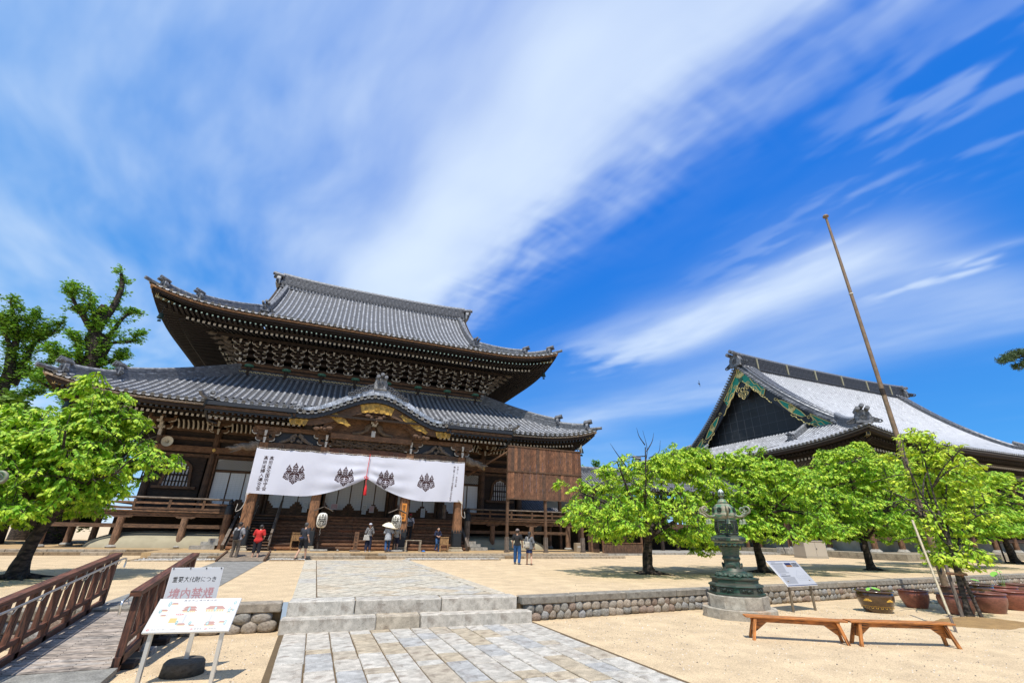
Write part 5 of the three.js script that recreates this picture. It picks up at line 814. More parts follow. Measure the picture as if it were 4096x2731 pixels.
  for (let k = -46; k <= 46; k++) ribs.push(beam(V(k * 0.40, 8.15, 13.4), V(k * 0.40, 8.95, 12.3), 0.16, 0.06));
  part('side_rafter_ends', caps, MT.white, roof).userData.kind = 'stuff'; part('ceiling_ribs', ribs, MT.white, roof).userData.kind = 'stuff';
  // body
  part('platform', box(48, 0.5, 34, 0, 0.25, 0), M([0.46, 0.40, 0.30], { map: T.granite, rep: 1.5, rough: 0.95 }), hall2);
  part('board_wall', [box(35, 7.5, 0.2, 0, 5.0, 10.2), box(0.2, 7.5, 21, -17.5, 5.0, 0)], MT.woodDark, hall2);
  part('veranda', [box(42.6, 0.3, 3.4, 0, 2.6, 11.6), box(3.4, 0.3, 25, -19.6, 2.6, 0), beam(V(-21.4, 1.6, 13.2), V(21.4, 1.6, 13.2), 0.14, 0.3), beam(V(-21.4, 3.4, 13.2), V(21.4, 3.4, 13.2), 0.14, 0.16)], MT.wood, hall2);
  part('plaster_mound', [place(lathe([[0.001, 1.25], [0.9, 1.2], [1.3, 0.95], [1.55, 0.5], [1.6, 0.4]], 20), 0, 0, 0, 0, 0, 0, [12.6, 1, 6.7]), box(41, 1.0, 0.1, 0, 0.9, 11.9), box(0.1, 1.0, 23, -20.6, 0.9, 0)], MT.plaster, hall2);
  for (let i = 0; i < 12; i++) { const x = -21.3 + i * 3.87; part('veranda_column', cyl(0.24, 0.24, 7.6, 12, x, 4.4, 13.2), MT.woodMid, hall2); part('column_stone', lathe([[0.001, 0.75], [0.3, 0.75], [0.5, 0.55], [0.5, 0.48], [0.001, 0.48]], 12, x, 0, 13.2), MT.granite, hall2); }
  for (let i = 1; i < 7; i++) { part('veranda_column', cyl(0.24, 0.24, 7.6, 12, -21.3, 4.4, 13.2 - i * 4), MT.woodMid, hall2); part('column_stone', lathe([[0.001, 0.75], [0.3, 0.75], [0.5, 0.55], [0.5, 0.48], [0.001, 0.48]], 12, -21.3, 0, 13.2 - i * 4), MT.granite, hall2); }
  const G = clusterGeos({ tiers: 2, L0: 0.9, dL: 0.35, dy: 0.55, dz: 0.5 }); for (let i = 0; i < 11; i++) { const c = cluster(hall2, -17.4 + i * 3.48, 6.9, 10.4, {}); part('bracket_arms', G.wood, MT.woodDark, c); part('white_arm_edges', G.white, MT.white, c); } for (let i = 0; i < 6; i++) { const c = cluster(hall2, -17.7, 6.9, 9 - i * 3.6, { turn: -Math.PI / 2 }); part('bracket_arms', G.wood, MT.woodDark, c); part('white_arm_edges', G.white, MT.white, c); }
}
// ---- roofed corridor between the halls
{
  srand(420);
  const c = thing('roofed_corridor', 'low tiled corridor on dark posts joining the two halls behind the trees', 'corridor', 33, 0, -41);
  const roof = part('corridor_roof', box(25, 0.12, 4.2, 0, 6.1, 0), MT.woodDark, c);
  for (const s of [0, Math.PI]) slope({ half: 12.6, ez: 2.6, D: 2.6, yf: d => 5.75 + 0.62 * d, lift: () => 0, xlim: () => 12.6, ang: s, roof, pitch: 0.32, R: 0.08, tone: 0.34, ends: s ? undefined : 'stuff' });
  ridge([V(-12.7, 7.3, 0), V(12.7, 7.3, 0)], 0.4, 0.5, 4, roof, 'corridor_ridge');
  part('white_wall', box(25, 1.5, 0.1, 0, 4.6, -1.2), M([0.62, 0.62, 0.60], { map: T.plaster, rep: 3, rough: 0.95 }), c); part('railing', [beam(V(-12.5, 3.6, 1.9), V(12.5, 3.6, 1.9), 0.1, 0.14), beam(V(-12.5, 3.1, 1.9), V(12.5, 3.1, 1.9), 0.1, 0.1)], MT.wood, c); part('floor_beam', [box(25, 0.45, 0.3, 0, 2.35, 1.9), box(25, 0.2, 4, 0, 2.5, 0)], MT.wood, c); part('board_back', box(25, 2.2, 0.1, 0, 1.2, -1.6), MT.woodDark, c);
  for (let i = 0; i < 14; i++) part('corridor_post', box(0.24, 5.6, 0.24, -12.3 + i * 1.9, 2.9, 1.9), pick([MT.wood, MT.woodDark, MT.woodMid]), c);
  part('stone_kerb', box(19, 0.2, 7.5, 2.6, 0.06, 3.0), MT.granite, c);
  const h = thing('rest_house', 'small beige panelled house with grey tiled roof seen below the right veranda', 'house', 24, 0, -48);
  part('panel_wall', box(18, 3.4, 5, 0, 1.7, 0), M([0.66, 0.50, 0.31], { map: T.plaster, rep: 4, rough: 0.9 }), h); part('panel_joint', [...Array.from({ length: 7 }, (_, i) => box(18.02, 0.025, 0.02, 0, 0.45 + i * 0.42, 2.505)), ...Array.from({ length: 9 }, (_, i) => box(0.04, 3.4, 0.02, -8 + i * 2, 1.7, 2.507))], M([0.30, 0.22, 0.14], { rough: 0.9 }), h); part('white_base', box(18.04, 0.4, 5.04, 0, 0.2, 0), MT.plaster, h); part('window', box(2.2, 1.2, 0.04, -6.5, 2.4, 2.51), M([0.55, 0.6, 0.62], { rough: 0.2 }), h);
  const hr = part('tiled_roof', box(19, 0.12, 6, 0, 3.5, 0), MT.woodDark, h); for (const s of [0, Math.PI]) slope({ half: 9.6, ez: 3.2, D: 3.2, yf: d => 3.6 + 0.5 * d, lift: () => 0, xlim: () => 9.6, ang: s, roof: hr, pitch: 0.3, R: 0.07, tone: 0.33, ends: s ? undefined : 'stuff' }); ridge([V(-9.6, 5.15, 0), V(9.6, 5.15, 0)], 0.35, 0.4, 3, hr, 'house_ridge');
}

// ================================================================ TREES
const leafG = (() => { // a folded, drooping leaf of length 1 along +z
  const P = [], L = [[0, 0, 0.02], [0.17, -0.01, 0.25], [0.24, -0.04, 0.5], [0.15, -0.13, 0.8], [0, -0.24, 1.0]];
  const spine = t => [0, 0.05 - 0.30 * t * t * t, t]; const q = [];
  for (let i = 0; i < L.length; i++) q.push([spine(L[i][2]), [L[i][0], L[i][1] + 0.07, L[i][2]], [-L[i][0], L[i][1] + 0.07, L[i][2]]]);
  for (let i = 0; i < L.length - 1; i++) for (const s of [1, 2]) { const a = q[i][0], b = q[i][s], c = q[i + 1][s], d = q[i + 1][0]; const t = s === 1 ? [a, b, c, a, c, d] : [a, c, b, a, d, c]; for (const v of t) P.push(...v); }
  return rawGeo(P);
})();
const fanG = (() => { const P = []; for (const [a, b] of [[-0.9, -0.2], [-0.2, 0.5], [0.5, 1.1]]) P.push(0, 0, 0, Math.sin(a), 0.12 * a, Math.cos(a), Math.sin(b), -0.1 * b, Math.cos(b)); return rawGeo(P); })();
const leafM = M([1, 1, 1], { rough: 0.5, transmission: 0.36, thickness: 0 });
const leafMat = new THREE.MeshPhysicalMaterial({ color: 0xffffff, roughness: 0.62, transmission: 0.42, thickness: 0, side: THREE.DoubleSide, specularIntensity: 0.5 });
const barkM = M([0.145, 0.105, 0.080], { map: T.bark, rep: 0.7, rough: 0.95, bump: T.bark, bumpRep: 0.7, bumpScale: 0.02 }), barkGrey = M([0.21, 0.175, 0.15], { map: T.bark, rep: 0.6, rough: 0.95, bump: T.bark, bumpRep: 0.6, bumpScale: 0.015 });
const curvePts = (pts, n) => new THREE.CatmullRomCurve3(pts).getPoints(n);
function leafColor(y, tip) {   // tip 0..1: young leaves at the ends of the twigs are yellower
  const k = rr(0.75, 1.2), t = clamp(tip * 0.75 + rr(-0.25, 0.3)); return new THREE.Color().setRGB(mix(0.24, 0.74, t) * k, mix(0.50, 0.82, t) * k, mix(0.024, 0.055, t) * k);
}
function sprayTree(o) {
  const { label, x, z, y = 0, trunk, r0, limbs, env, twigs, perTwig, leaf = 0.15, seed, name = 'cherry_tree', group = 'cherry trees on the sand terrace', yellow = 0, roots = 7, bare = [] } = o;
  srand(seed); const t = thing(name, label, 'tree', x, y, z, 0, group), nodes = [], wood = [];
  const tp = curvePts(trunk.map(p => V(...p)), 12); wood.push(tube(tp, u => r0 * (1 - 0.42 * u) * (1 + 0.55 * Math.pow(1 - u, 9)), 0, 12, true, 0.55)); const top = tp[tp.length - 1];
  const rt = []; for (let i = 0; i < roots; i++) { const a = i / roots * 6.283 + rr(-0.3, 0.3), L = rr(0.5, 1.3) * r0 / 0.24; rt.push(tube(curvePts([V(tp[0].x, 0.16, tp[0].z), V(tp[0].x + Math.cos(a) * L * 0.4, 0.06, tp[0].z + Math.sin(a) * L * 0.4), V(tp[0].x + Math.cos(a) * L, -0.03, tp[0].z + Math.sin(a) * L)], 6), r0 * 0.42, 0.02, 7, true, 0.8)); }
  if (rt.length) part('root', rt, barkM, t);
  part('trunk', wood, o.bark || barkM, t);
  const limbG = [];
  for (let i = 0; i < limbs.length; i++) {
    const [st, mid, end] = limbs[i], s = tp[Math.round(st * 12)], c = curvePts([s, V(...mid), V(...end)], 12); const lr = r0 * rr(0.34, 0.44) * (limbs[i][3] || 1); limbG.push(tube(c, u => lr * (1 - 0.82 * u) + 0.008, 0, 7, true, 0.4)); c.forEach((p, k) => { if (k > 2) nodes.push(p); });
    for (let k = 0; k < 5; k++) { const p = c[4 + Math.floor(rnd() * 8)], d = V(rr(-1, 1), rr(-0.25, 0.65), rr(-1, 1)).normalize(), L = rr(0.8, 1.7), q = curvePts([p, p.clone().addScaledVector(d, L * 0.5).add(V(0, 0.12, 0)), p.clone().addScaledVector(d, L)], 6); limbG.push(tube(q, 0.028, 0.010, 5, false)); q.forEach(v => nodes.push(v)); }
  }
  for (const b of bare) limbG.push(tube(curvePts(b.map(p => V(...p)), 8), 0.03, 0.005, 5, false));
  part('limbs', limbG, o.bark || barkM, t).userData.kind = 'stuff';
  const blobs = []; for (let i = 0, nb = o.blobs || 46; i < nb; i++) { const e = env[i % env.length]; let p, g = 0; do { p = V(rr(-1, 1), rr(-1, 1), rr(-1, 1)); } while (p.length() > 1 && g++ < 40); p.multiplyScalar(Math.pow(p.length(), -0.6)); const q = rr(0.55, 1.05) * (o.pad || 1); blobs.push(i % 9 === 0 ? [e[0] + p.x * e[3] * 0.6, e[1] + e[4] * rr(0.95, 1.5), e[2] + p.z * e[5] * 0.5, q * 0.55, q * 0.5, q * 0.55] : [e[0] + p.x * e[3], Math.max(0.85, e[1] + p.y * e[4]), e[2] + p.z * e[5], q, q * 0.34, q]); }
  const tw = [], ms = [], cs = []; const X = V(1, 0, 0), Y = V(0, 1, 0);
  for (let i = 0; i < twigs; i++) {
    const inB = rnd() < (o.padShare || 0.84), e = inB ? blobs[Math.floor(rnd() * blobs.length)] : env[Math.floor(rnd() * env.length)]; let p, g = 0;
    do { p = V(rr(-1, 1), rr(-1, 1), rr(-1, 1)); } while (p.length() > 1 && g++ < 40); const L0 = p.length(); p.multiplyScalar(Math.pow(L0, -0.45)); 
    p = V(e[0] + p.x * e[3], e[1] + p.y * e[4], e[2] + p.z * e[5]); if (inB) p.y -= 0.10 * (p.x - e[0]) * (p.x - e[0]);
    if (p.y + y < y + 0.7) p.y = 0.75 + rnd() * 0.4;
    let best = null, bd = 1e9; for (const n of nodes) { const d = n.distanceToSquared(p) + (n.y > p.y + 0.4 ? 1.5 : 0); if (d < bd) { bd = d; best = n; } }
    const d0 = Math.sqrt(bd); if (d0 > 2.3) { p.lerp(best, 1 - 2.3 / d0); }
    const c = curvePts([best, best.clone().lerp(p, 0.5).add(V(0, 0.12, 0)), p, p.clone().add(p.clone().sub(best).setY(0).normalize().multiplyScalar(0.22)).add(V(0, -0.10 + (o.up || 0), 0))], 9); tw.push(tube(c, 0.011, 0.004, 4, false)); if (i % 3 === 0) nodes.push(c[6]);
    const ph = rnd() * 6;
    for (let k = 0; k < perTwig; k++) {
      const u = 0.28 + 0.72 * (k + rnd() * 0.5) / perTwig, f = clamp(u) * 9, a = Math.min(8, Math.floor(f)), q = c[a].clone().lerp(c[a + 1], f - a), dir = c[a + 1].clone().sub(c[a]).normalize(), side = V(0, 0, 0).crossVectors(dir, Y).normalize().multiplyScalar(k % 2 ? 1 : -1);
      const ax = dir.clone().multiplyScalar(rr(0.2, 0.9)).addScaledVector(side, rr(0.35, 1.1)).add(V(rr(-0.25, 0.25), rr(-0.75, 0.05), rr(-0.25, 0.25))).normalize();
      const xx = V(0, 0, 0).crossVectors(Y, ax).normalize().applyAxisAngle(ax, rr(-0.55, 0.55)), yy = V(0, 0, 0).crossVectors(ax, xx), s = leaf * rr(0.65, 1.2) * (u > 0.9 ? 0.85 : 1);
      q.addScaledVector(side, rr(0, 0.05)).add(V(0, rr(-0.04, 0.03), 0));
      ms.push(basis(xx.multiplyScalar(s * 1.15), yy.multiplyScalar(s), ax.clone().multiplyScalar(s), q)); cs.push(leafColor(q.y, clamp((u - 0.45) * 1.5) * 0.8 + clamp((q.y - 2.2) / 5) * 0.3 + yellow));
    }
  }
  part('twigs', tw, o.bark || barkM, t).userData.kind = 'stuff';
  inst('leaves', leafG, leafMat, ms, t, cs); return t;
}
const fan = (n, r, y, h, seed, st = 0.85) => { srand(seed); return Array.from({ length: n }, (_, i) => { const a = i / n * 6.283 + rr(-0.35, 0.35), q = rr(0.75, 1.05); return [rr(0.72, 1), [Math.cos(a) * r * 0.38 * q, y + h * rr(0.25, 0.45), Math.sin(a) * r * 0.38 * q], [Math.cos(a) * r * 0.86 * q, y + h * rr(0.35, 0.85), Math.sin(a) * r * 0.86 * q]]; }); };
const off = (l, dx, dz) => l.map(([a, b, c]) => [a, [b[0] + dx, b[1], b[2] + dz], [c[0] + dx, c[1], c[2] + dz]]);
sprayTree({ label: 'leaning cherry tree with a thick dark trunk at the left edge, behind the wooden ramp', x: -8.1, z: -19.5, trunk: [[0, 0, 0], [0.02, 0.5, 0.1], [0.12, 1.1, 0.15], [0.32, 1.7, 0.2]], r0: 0.21, limbs: [...off(fan(8, 3.3, 1.9, 2.6, 501), 0.3, 0.1), [1, [0.7, 3.0, 0.2], [0.8, 5.0, 0.3]], [1, [1.4, 3.1, 0.3], [1.9, 4.6, 0.2]]], env: [[-0.3, 3.0, 0.2, 2.9, 1.15, 3.0], [0.1, 3.5, 0.5, 2.7, 1.2, 2.6], [-1.6, 3.6, 0, 2.6, 1.0, 2.4], [0.8, 3.6, 0.5, 1.4, 1.3, 1.6], [0.5, 4.8, 0.2, 0.9, 0.9, 0.8], [-0.7, 2.2, 0.5, 2.6, 0.65, 2.6], [-2.2, 3.9, 0, 1.4, 0.7, 1.4]], twigs: 1900, perTwig: 24, leaf: 0.15, seed: 511 , blobs: 70 , padShare: 0.72 });
sprayTree({ label: 'broad low cherry tree on the open terrace, upright trunk, bare twigs at its top', x: 13.6, z: -17.6, trunk: [[0, 0, 0], [-0.05, 0.5, 0], [0.02, 1.0, 0], [0.1, 1.5, 0]], r0: 0.225, limbs: [...fan(9, 3.7, 1.5, 2.6, 502), [1, [0.1, 2.9, 0.1], [0.35, 5.4, 0.1]], [1, [0.9, 2.7, 0], [1.5, 5.0, -0.2]], [0.9, [-0.6, 2.8, 0.1], [-1.4, 4.6, 0.2]]], env: [[0, 2.9, 0, 3.9, 1.25, 3.4], [0.2, 3.4, 0, 3.5, 1.35, 3.0], [-1.0, 3.3, 0.2, 2.8, 1.2, 2.6], [1.9, 3.7, 0, 2.1, 1.3, 2.0], [2.4, 4.9, -0.2, 1.2, 0.9, 1.0], [3.2, 5.2, -0.4, 0.8, 0.5, 0.8], [-0.2, 1.95, 0.3, 3.5, 0.55, 3.2], [2.9, 1.6, 0.9, 1.2, 0.6, 1.1], [-2.6, 2.2, 0.4, 1.5, 0.7, 1.6]], twigs: 1700, perTwig: 22, leaf: 0.14, seed: 512, yellow: 0.10, bare: [[[0.25, 4.6, 0.1], [0.45, 5.3, 0.1], [0.3, 6.2, 0.1]], [[0.4, 5.2, 0.1], [0.75, 5.7, 0.15], [0.95, 6.15, 0.1]], [[0.35, 5.5, 0.1], [0.05, 5.9, 0.1], [-0.05, 6.3, 0.1]], [[-0.9, 4.4, 0.2], [-1.4, 5.0, 0.2], [-1.7, 5.4, 0.2]], [[0.5, 4.9, 0.1], [1.1, 5.2, 0.1], [1.3, 5.8, 0.1]]] , blobs: 64 , padShare: 0.72 });
sprayTree({ label: 'cherry tree with forked trunk standing just behind the bronze lantern', x: 20.0, z: -17.3, trunk: [[0, 0, 0], [-0.1, 0.5, 0], [-0.2, 1.0, 0], [-0.22, 1.5, 0]], r0: 0.21, limbs: [...fan(8, 3.0, 1.6, 2.6, 503), [1, [0, 3.2, 0], [0.5, 5.7, 0]], [0.8, [-0.9, 2.0, 0.2], [-1.7, 3.0, 0.3]]], env: [[0.3, 3.2, 0, 3.5, 1.5, 3.0], [0.2, 4.0, 0, 3.0, 1.4, 2.6], [0.6, 5.1, 0, 1.2, 1.0, 1.2], [0.5, 2.0, 0.2, 3.4, 0.7, 2.6], [2.4, 3.4, 0, 2.2, 1.5, 1.8], [-1.8, 2.2, 0.2, 1.5, 0.7, 1.4]], twigs: 1600, perTwig: 20, leaf: 0.15, seed: 513 , blobs: 56 , padShare: 0.7 });
sprayTree({ label: 'round cherry tree with slender trunk in front of the great hall at right', x: 28.4, z: -17.6, trunk: [[0, 0, 0], [-0.12, 0.6, 0], [-0.1, 1.2, 0], [0, 1.9, 0]], r0: 0.185, limbs: [...fan(8, 3.4, 1.9, 3.0, 504), [1, [0.1, 3.5, 0], [0.3, 6.2, 0]]], env: [[0.2, 3.5, 0, 4.1, 1.7, 3.2], [0, 4.2, 0, 3.6, 1.6, 2.8], [0.4, 5.4, 0, 2.2, 1.3, 1.8], [0.2, 2.1, 0.2, 3.8, 0.7, 2.8], [-2.6, 3.0, 0, 1.8, 1.2, 1.8]], twigs: 1600, perTwig: 20, leaf: 0.165, seed: 514, yellow: -0.08 , blobs: 56 , padShare: 0.65 });
sprayTree({ label: 'cherry tree mostly hidden behind the staked young tree and the flagpole', x: 38.2, z: -18.6, trunk: [[0, 0, 0], [0.1, 0.6, 0], [0.05, 1.2, 0], [0, 1.9, 0]], r0: 0.24, limbs: [...fan(8, 3.8, 1.9, 3.0, 505), [1, [0.1, 3.5, 0], [0.3, 6.0, 0]]], env: [[0, 3.6, 0, 4.8, 1.8, 3.2], [0, 4.4, 0, 4.2, 1.7, 2.8], [0, 5.7, 0, 2.6, 1.3, 2.0], [0, 2.2, 0.2, 4.2, 0.8, 2.8]], twigs: 1300, perTwig: 19, leaf: 0.19, seed: 515, yellow: -0.05 , blobs: 50 , padShare: 0.65 });
sprayTree({ label: 'farthest cherry tree at the right edge with a leaning trunk and a prop', x: 51.0, z: -20.8, trunk: [[0, 0, 0], [-0.25, 0.7, 0], [-0.45, 1.5, 0], [-0.55, 2.2, 0]], r0: 0.26, limbs: [...off(fan(8, 4.2, 2.2, 3.2, 506), -0.5, 0), [1, [-0.2, 4, 0], [0.2, 6.9, 0]]], env: [[0, 4.1, 0, 4.6, 2.0, 3.6], [0, 5.2, 0, 4.0, 1.8, 3.0], [0, 2.6, 0.2, 4.0, 0.7, 3.2]], twigs: 1100, perTwig: 18, leaf: 0.23, seed: 516, yellow: 0.02 , blobs: 40 , padShare: 0.6 });
sprayTree({ label: 'slender young tree with bright yellow-green leaves tied to two grey stakes', name: 'young_tree', group: undefined, x: 18.36, z: -9.0, y: -0.5, trunk: [[0, 0, 0], [0.0, 0.7, 0.02], [0.04, 1.5, 0.05], [0.06, 2.2, 0.1]], r0: 0.075, roots: 0, bark: barkGrey, limbs: [[0.8, [0.0, 3.0, 0.1], [0.05, 4.9, 0.2], 1.1], [0.9, [0.6, 2.9, 0.0], [1.35, 4.3, 0.1]], [0.7, [0.8, 2.4, 0.2], [1.7, 3.3, 0.4]], [0.95, [-0.5, 3.1, 0.1], [-0.95, 4.5, 0.1]], [0.85, [-0.3, 2.6, -0.2], [-1.1, 3.4, -0.3]], [1, [0.4, 3.6, -0.2], [0.9, 5.1, -0.2]]], env: [[0.7, 3.9, 0, 1.3, 1.3, 1.1], [0.8, 3.2, 0.1, 1.2, 1.1, 1.1], [1.1, 4.4, 0, 1.0, 1.0, 0.9], [0.2, 4.6, 0, 0.7, 0.8, 0.7], [0.3, 2.1, 0.1, 0.8, 0.7, 0.7], [0.1, 1.5, 0.1, 0.35, 0.5, 0.35], [1.6, 3.1, 0.2, 0.7, 0.6, 0.6]], pad: 0.6, twigs: 420, perTwig: 13, leaf: 0.15, seed: 517, yellow: 0.36, up: 0.12 , blobs: 40 });

// ---- large trees beyond the left end of the hall: leaf fans in tufts along given limbs
function tuftTree(o) {
  srand(o.seed); const t = thing(o.name, o.label, 'tree', ...o.at, 0, o.group), A = V(...o.at), wood = [], ms = [], cs = [];
  o.limbs.forEach(([pts, r0, r1, tuft]) => {
    const c = curvePts(pts.map(p => V(...p).sub(A)), 14); wood.push(tube(c, r0, r1, 8, true, 0.6));
    const n = Math.round(c[0].distanceTo(c[14]) * (tuft || 1) * o.density);
    for (let i = 0; i < n; i++) {
      const u = Math.pow(rnd(), 0.8), p = c[Math.round(u * 14)].clone(), d = V(rr(-1, 1), rr(-0.2, 1), rr(-1, 1)).normalize(), L = o.reach * rr(0.3, 1.1) * (1.15 - 0.5 * u), q = p.clone().addScaledVector(d, L); if (L > 0.5) wood.push(tube([p, p.clone().lerp(q, 0.55).add(V(0, -0.05 * L, 0)), q], 0.035, 0.012, 4, false));
      const m = o.per; for (let k = 0; k < m; k++) { const v = 0.25 + 0.85 * rnd(), w = p.clone().lerp(q, v).add(V(rr(-1, 1), rr(-1, 1), rr(-1, 1)).multiplyScalar(o.fuzz)), ax = V(rr(-1, 1), rr(-0.8, 0.9), rr(-1, 1)).normalize(), x = V(0, 0, 0).crossVectors(Math.abs(ax.y) < 0.9 ? V(0, 1, 0) : V(1, 0, 0), ax).normalize(), y = V(0, 0, 0).crossVectors(ax, x), s = o.leaf * rr(0.6, 1.2); ms.push(basis(x.multiplyScalar(s), y.multiplyScalar(s), ax.clone().multiplyScalar(s), w)); const g = rr(0.7, 1.25) * (o.tone || 1), tt = rnd() * 0.7; cs.push(new THREE.Color().setRGB(mix(0.16, 0.38, tt) * g, mix(0.38, 0.56, tt) * g, mix(0.025, 0.045, tt) * g)); }
    }
  });
  part('trunk', wood.slice(0, 1), barkM, t); if (wood.length > 1) part('branches', wood.slice(1), barkM, t).userData.kind = 'stuff'; inst('leaves', fanG, leafMat, ms, t, cs); return t;
}
tuftTree({ name: 'ginkgo_tree', label: 'tall ginkgo with twisted trunk and a lone top limb, left of the hall', at: [-21.6, 0, -50.5], seed: 531, thin: 0.62, density: 6.2, reach: 1.2, per: 40, fuzz: 0.26, leaf: 0.17, limbs: [
  [[[-21.6, 0, -50.5], [-21.7, 8, -50.5], [-21.8, 14.6, -50.5], [-21.9, 16.2, -50.4], [-22.4, 17.7, -50.2]], 0.75, 0.5, 0.55], [[[-21.7, 14, -50.5], [-21.5, 16.1, -50.6], [-21.4, 17.3, -50.6], [-22.3, 18.1, -50.3]], 0.45, 0.35, 0.6],
  [[[-22.4, 17.7, -50.2], [-22.3, 19.2, -50.3], [-21.9, 21.1, -50.4], [-21.9, 23.3, -50.4], [-22.3, 24.7, -50.3]], 0.42, 0.12, 0.75], [[[-22.4, 18.1, -50.2], [-23.0, 18.8, -49.9], [-23.7, 19.7, -49.6], [-24.4, 20.0, -49.3]], 0.30, 0.14, 0.9], [[[-23.7, 19.7, -49.6], [-24.4, 20.6, -49.3], [-24.8, 21.5, -49.1], [-24.7, 22.0, -49.1]], 0.16, 0.06, 1.3], [[[-23.5, 19.4, -49.6], [-23.3, 20.4, -49.5], [-23.5, 21.6, -49.6]], 0.14, 0.05, 1.3],
  [[[-21.5, 17.4, -50.6], [-21.3, 18.8, -50.7], [-21.0, 20.2, -50.8], [-20.5, 21.0, -51], [-19.8, 21.1, -51.3]], 0.22, 0.06, 0.9], [[[-21.4, 17.3, -50.7], [-20.7, 17.7, -50.9], [-19.9, 18.1, -51.3], [-19.6, 18.9, -51.4], [-19.1, 19.0, -51.6]], 0.16, 0.05, 1.0], [[[-22.4, 18.7, -50.3], [-22.6, 19.9, -50.1], [-22.4, 20.9, -50.2]], 0.40, 0.32, 0.5],
  [[[-21.4, 15.0, -50.6], [-20.4, 16.0, -51.0], [-19.9, 16.7, -51.3]], 0.2, 0.08, 2.6], [[[-21.8, 14.6, -50.5], [-22.6, 15.5, -50.2], [-23.1, 16.8, -49.9], [-23.8, 17.6, -49.6]], 0.30, 0.1, 1.7], [[[-22.4, 15.0, -50.2], [-23.8, 15.2, -49.8], [-24.9, 16.0, -49.6]], 0.2, 0.06, 1.9], [[[-21.6, 11, -50.5], [-23.5, 12.4, -49.8], [-25, 13.2, -49.6]], 0.2, 0.06, 1.9], [[[-21.4, 13, -50.5], [-20.6, 14.2, -51.0], [-19.6, 15.2, -51.4]], 0.2, 0.06, 2.2]] });
tuftTree({ name: 'ginkgo_tree', label: 'upright bushy ginkgo at the far left edge with many small branches', at: [-28.2, 0, -53], seed: 532, thin: 0.55, density: 6.2, reach: 1.3, per: 36, fuzz: 0.3, leaf: 0.18, tone: 0.85, limbs: [
  [[[-28.2, 0, -53], [-28.2, 8, -53], [-28.3, 13.9, -52.9], [-28.7, 15.9, -52.7]], 0.55, 0.3, 0.5], [[[-28.7, 15.9, -52.7], [-28.9, 17.9, -52.6], [-29.5, 19.3, -52.2], [-30.2, 20.9, -51.9]], 0.28, 0.06, 1.3], [[[-27.8, 13.1, -53.2], [-27.8, 16.0, -53.2], [-27.7, 17.8, -53.2], [-27.4, 19.0, -53.3]], 0.3, 0.08, 1.4], [[[-27.7, 17.4, -53.2], [-27.0, 18.5, -53.5], [-26.6, 19.9, -53.6]], 0.12, 0.05, 1.5], [[[-28.7, 15.9, -52.7], [-29.5, 17.6, -52.2], [-30.4, 19.2, -51.9]], 0.2, 0.06, 1.6], [[[-28.9, 17, -52.6], [-28.4, 18.6, -52.8], [-28.4, 20.2, -52.8]], 0.16, 0.05, 1.5], [[[-28.3, 13, -53], [-30, 14.4, -52.4], [-31.5, 15.5, -52]], 0.2, 0.06, 1.8], [[[-27.8, 13.5, -53], [-26.6, 15, -53.4], [-25.9, 16.6, -53.6]], 0.16, 0.05, 1.7], [[[-28.2, 11, -53], [-26.8, 12.2, -53.2], [-25.6, 12.8, -53.4]], 0.16, 0.05, 1.6], [[[-28.2, 11, -53], [-29.8, 12, -52.6], [-31.2, 12.5, -52]], 0.16, 0.05, 1.9]] });
for (const [nm, label, at, s, hgt, R, tone] of [['evergreen_tree', 'dark bushy evergreen with a massive trunk at the far left, behind the leaning cherry', [-19.2, 0, -40.8], 541, 9.6, 3.4, 0.62], ['evergreen_tree', 'second dark evergreen trunk beside the left end of the hall', [-16.9, 0, -43.5], 542, 8.4, 2.6, 0.6], ['broadleaf_tree', 'light green leafy tree rising behind the left corner of the lower roof', [-18.4, 0, -46.0], 543, 11.2, 2.6, 1.15], ['broadleaf_tree', 'rounded leafy tree far behind, in the gap right of the hall', [40.2, 0, -63], 544, 12.6, 3.4, 0.95], ['broadleaf_tree', 'low leafy tree behind the corridor roof', [34.5, 0, -60], 545, 10.0, 3.6, 0.9], ['broadleaf_tree', 'broad dark tree at the far left behind the leaning cherry crown', [-26, 0, -42], 546, 8.5, 4.2, 0.7], ['shrub', 'dark dense shrub at the far left beside the massive trunk', [-22.5, 0, -45], 547, 3.0, 2.6, 0.5], ['shrub', 'dark shrub against the left end of the hall veranda', [-18.4, 0, -47], 548, 3.2, 2.6, 0.5], ['shrub', 'outermost dark shrub along the left background', [-30, 0, -46], 549, 3.4, 3.4, 0.5]]) {
  srand(s); const limbs = [[[at, [at[0] + 0.1, hgt * 0.3, at[2]], [at[0], hgt * 0.62, at[2]]], nm === 'evergreen_tree' ? 0.85 : 0.4, 0.2, 0.6]]; for (let i = 0; i < 15; i++) { const a = i * 2.4, y = hgt * (0.34 + 0.5 * i / 15), q = R * (0.95 - 0.5 * Math.abs(i / 15 - 0.4)); limbs.push([[[at[0], y * 0.9, at[2]], [at[0] + Math.cos(a) * q * 0.5, y + 0.5, at[2] + Math.sin(a) * q * 0.5], [at[0] + Math.cos(a) * q, y + hgt * 0.13, at[2] + Math.sin(a) * q]], 0.12, 0.04, 2.2]); }
  tuftTree({ name: nm, label, at, seed: s, density: 3.6, reach: 1.1, per: 26, fuzz: 0.34, leaf: 0.23, tone, limbs });
}
